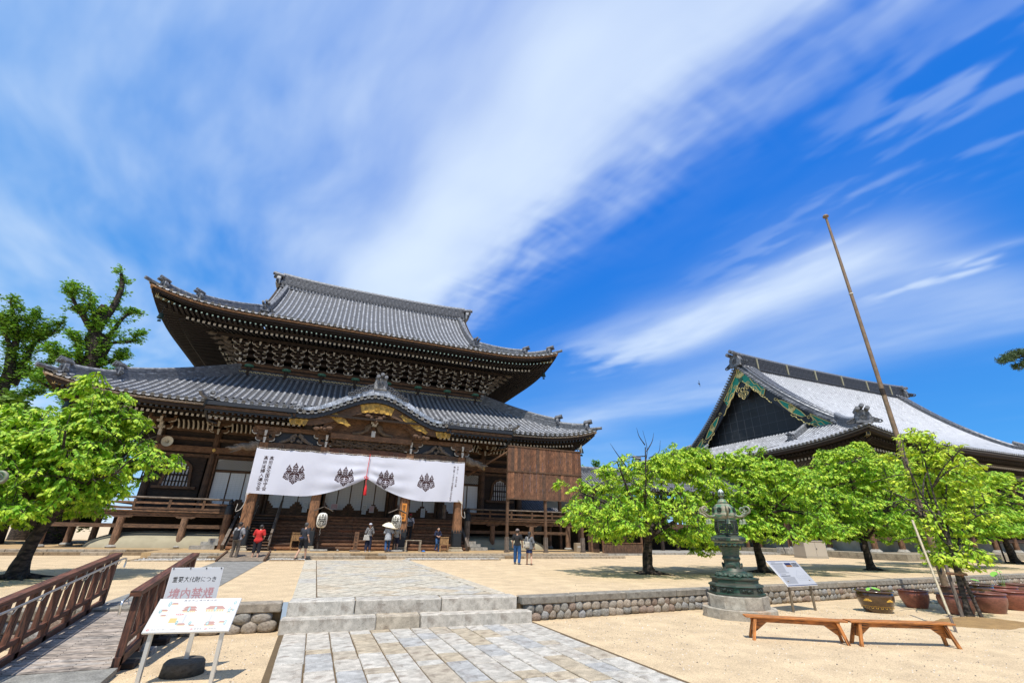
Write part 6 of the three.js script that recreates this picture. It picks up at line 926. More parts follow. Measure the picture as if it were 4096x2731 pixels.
// ---- pine whose branch enters at the right edge
{
  srand(550); const t = thing('pine_tree', 'pine branch with dark needle tufts reaching in at the right edge of the sky', 'tree', 29.5, 0, -7.2), nd = [], cs = [];
  part('trunk', tube(curvePts([V(0, 0, 0), V(0.2, 4, 0), V(-0.3, 8, -0.1), V(0, 11, 0)], 10), 0.35, 0.12, 10, true, 0.6), barkM, t);
  const br = [tube(curvePts([V(-0.2, 7.4, 0), V(-2, 8.0, -0.3), V(-3.6, 8.5, -0.5), V(-4.6, 8.4, -0.8)], 10), 0.10, 0.02, 6, true, 0.5)]; const tips = [[-4.75, 8.30, -0.85], [-4.5, 8.45, -0.75], [-4.25, 8.6, -0.6], [-3.9, 8.25, -0.4], [-3.6, 8.7, -0.5], [-3.2, 8.4, -0.3], [-4.1, 8.1, -0.7]];
  for (const p of tips) br.push(tube([V(-3.4, 8.35, -0.45), V(...p)], 0.03, 0.012, 5));
  for (const p of tips) for (let k = 0; k < 260; k++) { const c = V(...p).add(V(rr(-0.22, 0.22), rr(-0.10, 0.14), rr(-0.22, 0.22))), d = V(rr(-1, 1), rr(-0.3, 1), rr(-1, 1)).normalize(), x = V(0, 0, 0).crossVectors(d, V(0.3, 0.2, 1)).normalize(), y = V(0, 0, 0).crossVectors(d, x); nd.push(basis(x.multiplyScalar(0.012), y.multiplyScalar(0.012), d.multiplyScalar(0.14), c)); const g = rr(0.6, 1.2); cs.push(new THREE.Color().setRGB(0.06 * g, 0.11 * g, 0.035 * g)); }
  part('branch', br, barkM, t); inst('needles', fin(new THREE.BoxGeometry(1, 1, 1)), M([1, 1, 1], { rough: 0.7 }), nd, t, cs);
}

// ================================================================ OBJECTS ON THE LOWER GROUND
// ---- bronze lantern on an eight-sided stone base; its twin stands at the left, mostly outside the frame
srand(600);
const brz = M([0.165, 0.158, 0.135], { map: T.bronze, rep: 0.9, rough: 0.55, metal: 0.35 }), brzGreen = M([0.175, 0.20, 0.17], { map: T.bronze, rep: 0.7, rough: 0.6, metal: 0.25 }), brzPale = M([0.60, 0.50, 0.385], { map: T.bronze, rep: 0.8, rough: 0.6, metal: 0.2 }), brzDark = M([0.075, 0.08, 0.074], { map: T.bronze, rep: 0.7, rough: 0.5, metal: 0.3 });
const lantern = thing('bronze_lantern', 'weathered green bronze lantern with curled roof arms on a stone base beside the info board', 'lantern', 11.58, -0.53, -11.1, 0.38, 'pair of bronze garden lanterns');
{
  const o = lantern, oct = Math.PI / 8, stM = tints([0.60, 0.53, 0.43], 5, 0.14, { map: T.granite, rep: 0.9, rough: 0.92, bump: T.grainBump, bumpRep: 0.3, bumpScale: 0.008 }); stM[2].color.setRGB(0.62, 0.47, 0.34);
  const ring = (R, y0, y1, n, name, joint) => { for (let i = 0; i < n; i++) { const a0 = i / n * 6.2832 + joint, a1 = (i + 1) / n * 6.2832 + joint - 0.012, P = []; for (const [a, r] of [[a0, R], [(a0 + a1) / 2, R], [a1, R], [a1, R * 0.2], [a0, R * 0.2]]) { const k = Math.cos(Math.PI / 8) / Math.cos(((a % (Math.PI / 4)) + Math.PI / 4) % (Math.PI / 4) - Math.PI / 8); P.push([Math.cos(a) * r * (r === R ? k : 1), Math.sin(a) * r * (r === R ? k : 1)]); } const e = new THREE.ExtrudeGeometry(new THREE.Shape(P.map(p => new THREE.Vector2(...p))), { depth: y1 - y0 - 0.016, bevelEnabled: true, bevelThickness: 0.008, bevelSize: 0.008, bevelSegments: 1 }); e.rotateX(-Math.PI / 2); e.translate(0, y0 + 0.008, 0); part(name, uvm(e), stM[(i * 3 + n) % 5], o); } };
  ring(1.03, -0.05, 0.24, 13, 'lower_base_stone', 0.1); ring(0.86, 0.24, 0.55, 5, 'upper_base_stone', 1.22);
  const L8 = (p, name, m) => part(name, flat(lathe(p, 8, 0, 0, 0, oct)), m, o), L = (p, name, m) => part(name, lathe(p, 28), m, o);
  L8([[0, 0.55], [0.76, 0.55], [0.76, 0.60], [0.71, 0.62], [0.70, 0.76], [0.74, 0.78], [0.72, 0.82], [0.62, 0.86], [0.62, 0.93], [0.65, 0.96], [0.65, 0.99], [0.45, 1.02], [0, 1.02]], 'bronze_plinth', brz);
  for (let i = 0; i < 8; i++) { const a = i * Math.PI / 4, r = 0.655, g = [box(0.38, 0.12, 0.012, 0, 0.69, r), ...[0, 1, 2, 3].map(k => place(fin(new THREE.IcosahedronGeometry(0.038, 1)), -0.08 + k * 0.055, 0.69 + 0.02 * Math.sin(k * 2), r + 0.012, k, 0, 0, [1.2, 1, 0.6])), ...[-1, 1].map(s => place(fin(new THREE.TorusGeometry(0.03, 0.009, 5, 8)), s * 0.14, 0.70, r + 0.008))]; g.forEach(q => place(q, 0, 0, 0, a)); part('relief_panel', g, brzDark, o); }
  for (let i = 0; i < 14; i++) { const a = i / 14 * 6.283, g = [place(fin(new THREE.SphereGeometry(1, 8, 6)), 0, 1.055, 0.43, 0, 0.5, 0, [0.10, 0.055, 0.08]), place(fin(new THREE.TorusGeometry(0.045, 0.014, 5, 10)), 0, 1.065, 0.485, 0, -0.5)]; g.forEach(q => place(q, 0, 0, 0, a)); part('lotus_petal', g, brzGreen, o); }
  L([[0, 1.0], [0.42, 1.02], [0.40, 1.10], [0.34, 1.13], [0.32, 1.15], [0.315, 1.17], [0.27, 1.22], [0.235, 1.30], [0.215, 1.40], [0.22, 1.43], [0.245, 1.45], [0.25, 1.50], [0.23, 1.53], [0.225, 1.56], [0.23, 1.64], [0.26, 1.74], [0.295, 1.79], [0.29, 1.82], [0, 1.82]], 'stem', brz);
  L([[0.235, 1.56], [0.24, 1.64], [0.27, 1.74], [0.303, 1.79]], 'stem_patina', brzGreen);
  for (let i = 0; i < 4; i++) part('stem_leaf', place(place(fin(new THREE.SphereGeometry(1, 10, 8)), 0, 1.26, 0.235, 0, 0.28, 0, [0.15, 0.12, 0.035]), 0, 0, 0, i * Math.PI / 2 + 0.2), brz, o);
  for (let i = 0; i < 16; i++) part('bowl_petal', place(place(fin(new THREE.SphereGeometry(1, 7, 6)), 0, 1.88, 0.36, 0, -0.55, 0, [0.075, 0.085, 0.04]), 0, 0, 0, i / 16 * 6.283), brzGreen, o);
  L([[0, 1.82], [0.30, 1.82], [0.36, 1.87], [0.43, 1.94], [0.42, 1.96], [0, 1.96]], 'bowl', brzPale);
  L8([[0, 1.94], [0.46, 1.94], [0.48, 1.96], [0.48, 2.04], [0.46, 2.06], [0.30, 2.12], [0.28, 2.13], [0, 2.13]], 'bowl_rim', brz);
  for (let i = 0; i < 8; i++) { const r = 0.446, g = [box(0.24, 0.055, 0.01, 0, 2.0, r), tube(Array.from({ length: 9 }, (_, k) => V(-0.09 + k * 0.0225, 2.0 + 0.014 * Math.sin(k * 1.6), r + 0.01)), 0.012, 0.008, 5)]; g.forEach(q => place(q, 0, 0, 0, i * Math.PI / 4)); part('rim_relief', g, i % 2 ? brzPale : brzDark, o); }
  // fire box: pierced panels between uprights
  for (let i = 0; i < 8; i++) {
    const holes = [], c8 = (x, y, r) => Array.from({ length: 6 }, (_, k) => [x + Math.cos(k * 1.047) * r, y + Math.sin(k * 1.047) * r]); for (const yy of [-0.13, -0.08, 0.08, 0.13]) for (let k = -2; k <= 2; k++) holes.push(c8(k * 0.042 + (Math.abs(yy) > 0.1 ? 0.0 : 0.018), yy, 0.016)); for (const k of [-1, 1]) for (const yy of [-0.03, 0.03]) holes.push(c8(k * 0.088, yy, 0.016));
    const g = extr([[-0.118, -0.18], [0.118, -0.18], [0.125, 0], [0.118, 0.19], [-0.118, 0.19], [-0.125, 0]], 0.018, { holes }); const m = part('pierced_panel', g, brzDark, o); m.position.set(Math.sin(i * Math.PI / 4) * 0.285, 2.33, Math.cos(i * Math.PI / 4) * 0.285); m.rotation.y = i * Math.PI / 4;
    part('panel_flower', place(place(chrysanthemum(0.062, 10, 0.02), 0, 2.33, 0.297), 0, 0, 0, i * Math.PI / 4), brzDark, o);
    part('upright', place(tube([V(0, 2.13, 0.27), V(0, 2.22, 0.305), V(0, 2.34, 0.318), V(0, 2.45, 0.305), V(0, 2.52, 0.29)], 0.018, 0.018, 6), 0, 0, 0, (i + 0.5) * Math.PI / 4), brz, o);
  }
  part('fire_box_rim', [lathe([[0.20, 2.12], [0.30, 2.13], [0.30, 2.17], [0.24, 2.18]], 16), lathe([[0.22, 2.50], [0.31, 2.50], [0.31, 2.54], [0.22, 2.55]], 16)], brzGreen, o);
  L8([[0, 2.54], [0.30, 2.54], [0.34, 2.60], [0.36, 2.66], [0.36, 2.69], [0.33, 2.76], [0.29, 2.88], [0.24, 2.96], [0.17, 3.01], [0, 3.02]], 'lantern_roof', brzPale);
  L([[0, 3.0], [0.15, 3.0], [0.15, 3.06], [0.12, 3.08], [0.10, 3.13], [0.045, 3.15], [0.04, 3.20], [0.09, 3.23], [0.10, 3.27], [0.06, 3.29], [0, 3.29]], 'finial_neck', brzPale);
  for (let i = 0; i < 8; i++) part('flame_leaf', place(place(fin(new THREE.ConeGeometry(0.03, 0.16, 5)), 0, 3.32, 0.09, 0, 0.22), 0, 0, 0, i * 0.785), brz, o);
  L([[0, 3.27], [0.06, 3.29], [0.083, 3.34], [0.07, 3.39], [0.03, 3.43], [0, 3.45]], 'jewel', M([0.52, 0.60, 0.56], { rough: 0.5 }));
  for (let i = 0; i < 8; i++) { const m = part('flower_crest', place(place(chrysanthemum(0.075, 16, 0.025), 0, 2.83, 0.318, 0, -0.28), 0, 0, 0, i * Math.PI / 4), brz, o); }
  for (let i = 0; i < 6; i++) {   // curled arms with hanging buds
    const a = i * Math.PI / 3 + 0.0, pts = [[0.33, 2.66], [0.42, 2.63], [0.52, 2.63], [0.60, 2.66], [0.67, 2.72]]; for (let k = 0; k <= 20; k++) { const t = k / 20, an = -0.7 + t * 6.6, r = 0.115 * (1 - 0.72 * t); pts.push([0.655 + Math.cos(an) * r, 2.82 + Math.sin(an) * r]); }
    const m = part('curled_arm', place(tube(pts.map(([r, y]) => V(0, y, r)), u => 0.036 - 0.016 * u, 0, 7), 0, 0, 0, a), brzPale, o); part('hanging_bud', [lathe([[0, 2.57], [0.035, 2.56], [0.05, 2.50], [0.055, 2.45], [0.075, 2.43], [0.05, 2.46], [0, 2.46]], 8), tube([V(0, 2.63, 0), V(0, 2.56, 0)], 0.008, 0.008, 4)].map(g => place(place(g, 0, 0, 0.55), 0, 0, 0, a)), brzPale, m);
  }
  dup(lantern, 'bronze lantern at the far left edge of which only a curled roof arm shows', -6.02, -0.53, -11.0, 0.52);
}
// ---- two low benches
{
  srand(610); const oak = tints([0.66, 0.24, 0.052], 3, 0.10, { map: T.wood, rep: 1.3, rough: 0.6 });
  const bench = (label, x, z, turn, m, len) => {
    const o = thing('bench', label, 'bench', x, lowY(z), z, turn, 'wooden benches on the sand'); const h = len / 2;
    part('seat', place(cbox(len, 0.035, 0.27, 0.006), 0, 0.425, 0), m, o); part('apron', place(cbox(len - 0.24, 0.085, 0.03, 0.004), 0, 0.362, 0.0), m, o);
    for (const s of [-1, 1]) { for (const q of [-1, 1]) part('leg', beam(V(s * (h - 0.09), -0.01, q * 0.165), V(s * (h - 0.20), 0.41, q * 0.085), 0.055, 0.055, V(1, 0, 0)), m, o); part('brace', extr([[0, 0], [0, 0.25], [-s * 0.36, 0.25], [-s * 0.30, 0.21], [-s * 0.02, -0.0]].map(([a, b]) => [a + s * (h - 0.19), b + 0.15]), 0.025), m, o); part('leg_board', beam(V(s * (h - 0.13), 0.16, 0), V(s * (h - 0.19), 0.40, 0), 0.17, 0.02, V(1, 0, 0)), m, o); }
    return o;
  };
  bench('orange wooden bench nearer the bronze lantern, left of its neighbour', 9.97, -8.10, -0.62, oak[0], 1.99); bench('orange wooden bench at right, its end near the bamboo pole', 11.70, -7.03, -0.44, oak[1], 2.10);
}
// ---- glazed pots
{
  srand(620); const glaze = [M([0.125, 0.062, 0.022], { map: T.speck, rep: 0.7, rough: 0.18, clearcoat: 0.6 }), M([0.38, 0.125, 0.078], { map: T.speck, rep: 0.5, rough: 0.35 }), M([0.33, 0.125, 0.085], { map: T.speck, rep: 0.5, rough: 0.38 }), M([0.24, 0.105, 0.062], { map: T.speck, rep: 0.5, rough: 0.45 })], yel = M([0.62, 0.36, 0.05], { rough: 0.4 }), wet = M([0.06, 0.055, 0.03], { rough: 0.15 });
  const pot = (label, x, z, r, h, m, deco) => {
    const o = thing('glazed_pot', label, 'pot', x, lowY(z), z, rr(0, 6), 'pots by the low wall'); const b = r * 0.66;
    part('pot_body', lathe([[0, 0], [b, 0], [b + 0.01, 0.02], [r * 0.80, h * 0.25], [r * 0.92, h * 0.5], [r * 0.97, h * 0.74], [r * 0.93, h * 0.88], [r * 0.88, h * 0.93]], 30), m, o); part('rim', lathe([[r * 0.88, h * 0.92], [r * 0.99, h * 0.93], [r * 1.03, h * 0.965], [r * 0.98, h], [r * 0.88, h], [r * 0.86, h * 0.95], [r * 0.84, h * 0.7]], 30), m, o); part('water_surface', cyl(r * 0.87, r * 0.87, 0.01, 24, 0, h * 0.86, 0), wet, o);
    if (deco) { const g = []; for (let i = 0; i < 22; i++) { const a = i / 22 * 6.283, rb = r * 0.80; g.push(place(place(fin(new THREE.TorusGeometry(0.045, 0.006, 4, 8, Math.PI)), 0, h * 0.20, rb + 0.005, 0, -0.25), 0, 0, 0, a)); } g.push(lathe([[r * 0.82 + 0.004, h * 0.30], [r * 0.82 + 0.01, h * 0.305], [r * 0.82 + 0.012, h * 0.315]], 30)); for (let j = 0; j < 5; j++) for (let i = 0; i < 7; i++) { const a = j * 1.2566 + (i - 3) * 0.055, t = Math.abs(i - 3); g.push(place(place(fin(new THREE.SphereGeometry(1, 6, 4)), 0, h * 0.56 + 0.03 - t * 0.012, r * 0.945, 0, 0, (i - 3) * -0.5, [0.016, 0.042, 0.008]), 0, 0, 0, a)); } part('yellow_flower_pattern', g, yel, o); }
    return o;
  };
  const sprout = (x, y, z, n, h) => { const o = thing('lotus_sprout', `few green lotus ${n > 3 ? 'leaves on tall stalks in the pot at the right edge' : n === 3 ? 'shoots in the large flowered pot by the board' : 'shoots rising from the brown pot behind the young tree'}`, 'plant', x, y, z); for (let i = 0; i < n; i++) { const a = i * 2.3, q = V(Math.cos(a) * 0.14, h * rr(0.55, 1), Math.sin(a) * 0.14); part('stalk', tube([V(Math.cos(a) * 0.05, -0.08, Math.sin(a) * 0.05), q], 0.008, 0.006, 5), M([0.18, 0.36, 0.06], { rough: 0.7 }), o); part('leaf', place(flat(new THREE.CircleGeometry(rr(0.06, 0.13), 9)), q.x, q.y, q.z, a, -1.1 + rr(-0.4, 0.4)), M([0.22, 0.48, 0.06], { rough: 0.5 }), o); } };
  pot('large brown glazed pot with yellow flower pattern, leftmost of the pots', 16.6, -10.45, 0.51, 0.60, glaze[0], true); pot('small red pot standing alone between the brown pot and the flagpole', 19.05, -10.72, 0.42, 0.53, glaze[1]); pot('red pot right behind the two stakes of the young tree', 18.62, -9.35, 0.47, 0.54, glaze[2]); pot('reddish brown pot in the front row, just right of the staked tree', 20.15, -9.25, 0.47, 0.56, glaze[2]); pot('red pot in the front row at the right edge of the picture', 21.9, -9.4, 0.49, 0.56, glaze[1]); pot('small tan pot in the back row behind the stakes', 21.95, -10.95, 0.42, 0.56, glaze[3]); pot('wide brown flowered pot in the back row', 23.3, -10.95, 0.53, 0.62, glaze[0], true); pot('shallow red pot in the back row toward the right edge', 25.2, -11.0, 0.46, 0.50, glaze[1]); pot('rear red pot at the far right of the back row', 26.6, -11.2, 0.46, 0.54, glaze[3]);
  sprout(16.6, lowY(-10.45) + 0.54, -10.45, 3, 0.13); sprout(23.3, lowY(-10.95) + 0.56, -10.95, 2, 0.28); sprout(25.3, lowY(-11) + 0.45, -11.0, 5, 0.62);
}
// ---- flagpole, bamboo pole, stakes
{
  srand(630);
  const p = thing('flagpole', 'tall slender brown flagpole rising high into the sky at right', 'flagpole', 21.95, lowY(-11.2), -11.2), H = 17.5, tan = M([0.30, 0.20, 0.115], { map: T.speck, rep: 0.8, rough: 0.6 });
  part('pole_shaft', tube([V(0, 0, 0), V(0.02, 6, 0), V(0.03, 12, 0), V(0, H, 0)], 0.115, 0.055, 14), tan, p); for (const y of [3.75, 8.0]) part('dark_band', cyl(0.122 - y * 0.003, 0.120 - y * 0.003, 0.28, 14, 0.012, y, 0), MT.woodDark, p); part('white_band', cyl(0.088, 0.088, 0.06, 12, 0.03, 12.9, 0), MT.white, p); part('pole_cap', lathe([[0.055, H - 0.1], [0.13, H - 0.06], [0.14, H], [0.10, H + 0.07], [0, H + 0.10]], 12), tan, p); part('base_plate', cbox(1.0, 0.06, 0.8, 0.01), MT.granite, p).position.set(-0.45, 0.03, 0.1); part('cleat', box(0.05, 0.18, 0.08, -0.1, 1.1, 0.05), MT.black, p);
  const b = thing('bamboo_pole', 'pale bamboo pole leaning against the flagpole beside the right bench', 'pole', 14.76, lowY(-7.62), -7.62), top = V(1.55, 2.55, -1.0);
  const bam = M([0.62, 0.52, 0.33], { map: T.speck, rep: 0.4, rough: 0.5 }); for (let i = 0; i < 8; i++) { const a = top.clone().multiplyScalar(i / 8), c = top.clone().multiplyScalar((i + 1) / 8); part('bamboo_section', [tube([a, c], 0.030, 0.029, 9), tube([c.clone().addScaledVector(top, -0.004), c.clone().addScaledVector(top, 0.004)], 0.034, 0.034, 9)], i === 0 ? MT.woodGrey : bam, b); }
  const stk = (label, x, z, tx, ty, tz, m) => { const o = thing('tree_stake', label, 'stake', x, lowY(z), z, 0, 'stakes of the young tree'); part('stake_shaft', tube([V(0, -0.02, 0), V(tx, ty, tz)], 0.048, 0.042, 9, true, 0.3), m, o); return o; };
  stk('grey weathered stake left of the young tree trunk', 17.42, -8.72, 0.12, 1.38, -0.05, MT.woodGrey); stk('brown round stake right of the young tree trunk', 18.36, -8.72, -0.12, 1.30, -0.1, M([0.21, 0.165, 0.13], { map: T.bark, rep: 0.5, rough: 0.9 }));
  const cb = solo('cross_bar', [tube([V(17.25, lowY(-8.7) + 1.17, -8.66), V(18.35, lowY(-8.7) + 1.12, -8.74)], 0.04, 0.04, 9), place(fin(new THREE.TorusGeometry(0.06, 0.018, 6, 10)), 18.1, lowY(-8.7) + 1.13, -8.75, Math.PI / 2)], MT.woodMid, 'short round bar tied across the two stakes of the young tree', 'bar');
  const pr = thing('tree_prop', 'thin dark wooden prop leaning on the farthest cherry tree', 'prop', 50.2, 0, -21.1); part('prop_shaft', tube([V(0, 0, 0), V(-0.45, 2.6, 0.2)], 0.06, 0.05, 8), MT.woodDark, pr);
  // low mound of fresh brown soil around the young tree
  const g = new THREE.CircleGeometry(1, 40, 0, 6.2832), q = new THREE.RingGeometry(0.001, 1, 40, 9); q.rotateX(-Math.PI / 2); const qp = q.attributes.position; for (let i = 0; i < qp.count; i++) { const x = qp.getX(i), z = qp.getZ(i), r = Math.hypot(x, z), kk = 0.62 + 0.6 * fbm(Math.cos(Math.atan2(z, x)) * 1.6 + 5, Math.sin(Math.atan2(z, x)) * 1.6 + 5, 3, 6), X = 17.1 + x * 1.75 * kk, Z = -8.25 + z * 0.95 * kk; qp.setXYZ(i, X, lowY(Z) - 0.012 + 0.14 * Math.pow(Math.max(0, 1 - r), 0.8) * (0.6 + 0.8 * fbm(X * 2.2, Z * 2.2, 4, 3)), Z); } q.computeVertexNormals(); const md = struct('soil_mound', uvm(q), M([0.66, 0.47, 0.24], { map: T.sand, rep: 0.9, rough: 1, bump: T.sandBump, bumpRep: 0.5, bumpScale: 0.03 }));
}
// ---- wooden footbridge ramp with railings at the left
{
  srand(640); const o = thing('boarded_ramp', 'brown boarded footbridge ramp with handrails climbing to the terrace at left', 'ramp', -3.18, 0, -11.3), red = tints([0.16, 0.060, 0.032], 4, 0.15, { map: T.wood, rep: 1.2, rough: 0.6 }), dk = tints([0.48, 0.41, 0.345], 8, 0.2, { map: T.wood, rep: 1.0, rough: 0.9 }), steel = M([0.70, 0.69, 0.66], { rough: 0.28, metal: 0.9 });
  const z0 = 1.72, z1 = -1.95, y0 = -0.40, y1 = 0.03, Y = z => mix(y0, y1, (z0 - z) / (z0 - z1)), n = 40, tilt = Math.atan2(y1 - y0, z0 - z1);
  for (let i = 0; i < n; i++) { const z = mix(z0, z1, (i + 0.5) / n), m = part('deck_plank', cbox(1.36, 0.03, (z0 - z1) / n - 0.008, 0.004, 0.001), pick(dk), o); m.position.set(0, Y(z) - 0.012, z); m.rotation.x = tilt; }
  part('nails', [-0.55, -0.18, 0.2, 0.56].flatMap(x => Array.from({ length: n }, (_, i) => { const z = mix(z0, z1, (i + 0.5) / n); return cyl(0.006, 0.006, 0.006, 5, x, Y(z) + 0.006, z); })), MT.black, o).userData.kind = 'stuff';
  const rail = s => {
    const x = s * 0.72, zA = s < 0 ? 2.6 : 1.55, zB = -1.8; part('side_beam', beam(V(x, Y(zA) + 0.02, zA + 0.1), V(x, Y(zB) + 0.02, zB), 0.09, 0.13), red[0], o); part('top_rail', beam(V(x, Y(zA) + 0.94, zA + 0.15), V(x, Y(zB) + 0.94, zB - 0.05), 0.15, 0.075), red[1], o); part('lower_rail', beam(V(x, Y(zA) + 0.27, zA), V(x, Y(zB) + 0.27, zB), 0.06, 0.075), red[2], o);
    const N = s < 0 ? 6 : 4; for (let i = 0; i <= N; i++) { const z = mix(zA, zB, i / N); part('rail_post', box(0.09, 1.05, 0.10, x, Y(z) + 0.42, z), red[3], o); if (i < N) { const zm = mix(zA, zB, (i + 0.5) / N); part('baluster', box(0.07, 0.62, 0.075, x, Y(zm) + 0.60, zm), red[0], o); } }
    const hx = x - s * 0.13, hy = 0.86, p = [V(hx + s * 0.0, Y(zA) + hy - 0.20, zA + 0.16), V(hx, Y(zA) + hy - 0.04, zA + 0.18), V(hx, Y(zA) + hy, zA + 0.08)]; for (let i = 1; i < 6; i++) p.push(V(hx, Y(mix(zA, zB, i / 6)) + hy, mix(zA, zB, i / 6))); p.push(V(hx, Y(zB) + hy, zB - 0.1), V(hx, Y(zB) + hy - 0.03, zB - 0.2), V(hx, Y(zB) + hy - 0.18, zB - 0.2)); part('steel_handrail', tube(curvePts(p, 40), 0.019, 0.019, 8), steel, o);
    for (let i = 0; i <= N; i++) { const z = mix(zA, zB, (i + 0.06) / N * 0.97); part('rail_bracket', [tube([V(x - s * 0.05, Y(z) + hy - 0.08, z), V(x - s * 0.10, Y(z) + hy - 0.09, z), V(hx, Y(z) + hy - 0.01, z)], 0.008, 0.008, 5), cyl(0.028, 0.028, 0.012, 10, x - s * 0.05, Y(z) + hy - 0.08, z, 0, 0, Math.PI / 2)], steel, o); }
    for (let i = 0; i < 3; i++) { const z = mix(1.2, -0.6, i / 2); part('footing', [box(0.12, 0.5, 0.12, s * 0.66, Y(z) - 0.34, z), cbox(0.34, 0.2, 0.3, 0.015).translate(s * 0.72, -0.53, z)], i % 2 ? MT.granite : MT.woodDark, o); }
  };
  rail(-1); rail(1); part('bearer', [-0.6, 0, 0.6].map(x => beam(V(x, Y(z0) - 0.1, z0), V(x, Y(z1) - 0.1, z1), 0.09, 0.14)), red[3], o);
  const sl = rawGeo([]); const slab = struct('concrete_apron', (() => { const P = []; const q = [[-3.95, lowY(-9.6) + 0.10, -9.62], [-2.40, lowY(-9.6) + 0.10, -9.62], [-2.20, lowY(-6) + 0.02, -6.0], [-4.6, lowY(-6) + 0.02, -6.0]], b = q.map(([x, y, z]) => [x, y - 0.3, z]); const qd = (a, c, d, e) => P.push(...a, ...c, ...d, ...a, ...d, ...e); qd(q[0], q[3], q[2], q[1]); qd(q[1], q[2], b[2], b[1]); qd(q[0], q[1], b[1], b[0]); return uvm(rawGeo(P)); })(), M([0.36, 0.345, 0.30], { map: T.speck, rep: 1.2, rough: 0.95, bump: T.grainBump, bumpRep: 0.25, bumpScale: 0.006 }));
}
// ---- small service things near the great hall
{
  const c = thing('utility_cabinet', 'beige metal utility cabinet standing between two cherry trees before the great hall', 'cabinet', 39.1, 0, -28.9, -0.3), m = M([0.42, 0.37, 0.30], { rough: 0.55 }); part('cabinet_body', place(cbox(1.9, 1.15, 1.5, 0.02), 0, 0.72, 0), m, c); part('plinth', box(1.94, 0.16, 1.54, 0, 0.08, 0), M([0.34, 0.30, 0.24], { rough: 0.8 }), c); part('lid', place(cbox(1.98, 0.05, 1.58, 0.01), 0, 1.31, 0), m, c); part('door_seam', [box(0.012, 1.05, 0.01, 0, 0.72, 0.752), box(0.05, 0.14, 0.02, 0.08, 0.72, 0.755)], MT.black, c);
  const b = thing('water_basin', 'low square stone basin in front of the great hall veranda', 'basin', 43.1, 0, -34.0); part('basin_block', place(cbox(1.9, 0.6, 1.2, 0.03), 0, 0.35, 0), MT.granite, b); part('basin_pole', cyl(0.06, 0.06, 2.4, 8, 0.1, 1.7, 0), MT.woodMid, b);
  const e = thing('root_shelter', 'board fence enclosure holding a huge orange-brown tree root under the corridor', 'enclosure', 23.3, 0, -33.8); srand(651);
  const bm = tints([0.15, 0.085, 0.05], 4, 0.2, { map: T.wood, rep: 1.1, rough: 0.9 }); for (let i = 0; i < 15; i++) part('fence_board', box(0.235, 0.72, 0.04, -1.72 + i * 0.245, 0.50, 0.55), pick(bm), e); part('fence_rail', box(3.8, 0.06, 0.1, 0, 0.9, 0.56), MT.woodMid, e); part('plinth_stone', box(4.6, 0.16, 1.6, 0, 0.06, 0), MT.granite, e);
  for (const [x, y] of [[-1.85, 1.55], [1.9, 1.55], [-2.9, 1.2]]) part('shelter_post', box(0.13, y * 2, 0.13, x, y, 0.5), MT.woodMid, e); part('side_board', extr([[-2.9, 0.1], [-1.9, 0.1], [-1.9, 0.85], [-2.9, 1.6]], 0.05), bm[1], e); part('shelter_roof', box(5.6, 0.1, 2.4, -0.3, 3.2, 0, 0, 0.12), MT.woodDark, e);
  const root = thing('tree_root', 'massive orange-brown split root lying inside the board enclosure', 'root', 23.3, 0.2, -34.1), oM = M([0.46, 0.26, 0.105], { map: T.bark, rep: 0.8, rough: 0.95 }), g = [place(fin(new THREE.IcosahedronGeometry(1, 2)), 0.3, 1.0, 0, 0, 0, 0.3, [0.95, 0.75, 0.5])]; { const p = g[0].attributes.position; for (let i = 0; i < p.count; i++) { const k = 1 + 0.5 * (fbm(p.getX(i) * 3, p.getY(i) * 3 + p.getZ(i), 3, 4) - 0.5); p.setXYZ(i, p.getX(i) * k, p.getY(i) * k, p.getZ(i) * k); } g[0] = flat(g[0]); } part('root_core', g, oM, root); part('root_arm', Array.from({ length: 9 }, (_, i) => { const a = i * 0.7; return tube(curvePts([V(0.2, 0.9, 0), V(0.2 + Math.cos(a) * 0.8, 0.9 + Math.sin(a) * 0.5, 0.25), V(0.2 + Math.cos(a) * 1.4, 0.7 + Math.sin(a) * 0.7, 0.3)], 8), 0.24, 0.08, 8, true, 0.8); }), M([0.13, 0.085, 0.055], { map: T.bark, rep: 0.8, rough: 0.95 }), root);
  const n = thing('metal_bin', 'brown metal bin behind the posts under the boarded screen', 'bin', 18.5, 0.28, -32.1); part('bin_body', place(cbox(0.56, 0.62, 0.45, 0.015), 0, 0.31, 0), M([0.30, 0.235, 0.16], { rough: 0.5 }), n); part('bin_label', box(0.4, 0.1, 0.01, 0, 0.36, 0.23), MT.white, n);
  // a bird in flight
  const bd = thing('bird', 'small dark bird gliding in the sky between the two halls', 'bird', 32.24, 15.11, -31.4, 0.5), bk = M([0.03, 0.03, 0.035], { rough: 0.8 }); part('bird_body', place(fin(new THREE.SphereGeometry(1, 10, 8)), 0, 0, 0, 0, 0, 0.2, [0.22, 0.06, 0.06]), bk, bd); part('wing', [extr([[0, 0], [0.12, 0.05], [0.06, 0.42], [-0.05, 0.3]], 0.012), place(extr([[0, 0], [0.12, 0], [0.02, -0.3], [-0.08, -0.22]], 0.012), 0, 0, 0.03)], bk, bd); part('tail', extr([[-0.2, -0.04], [-0.36, 0.02], [-0.36, 0.05], [-0.18, 0.02]], 0.03), bk, bd);
}
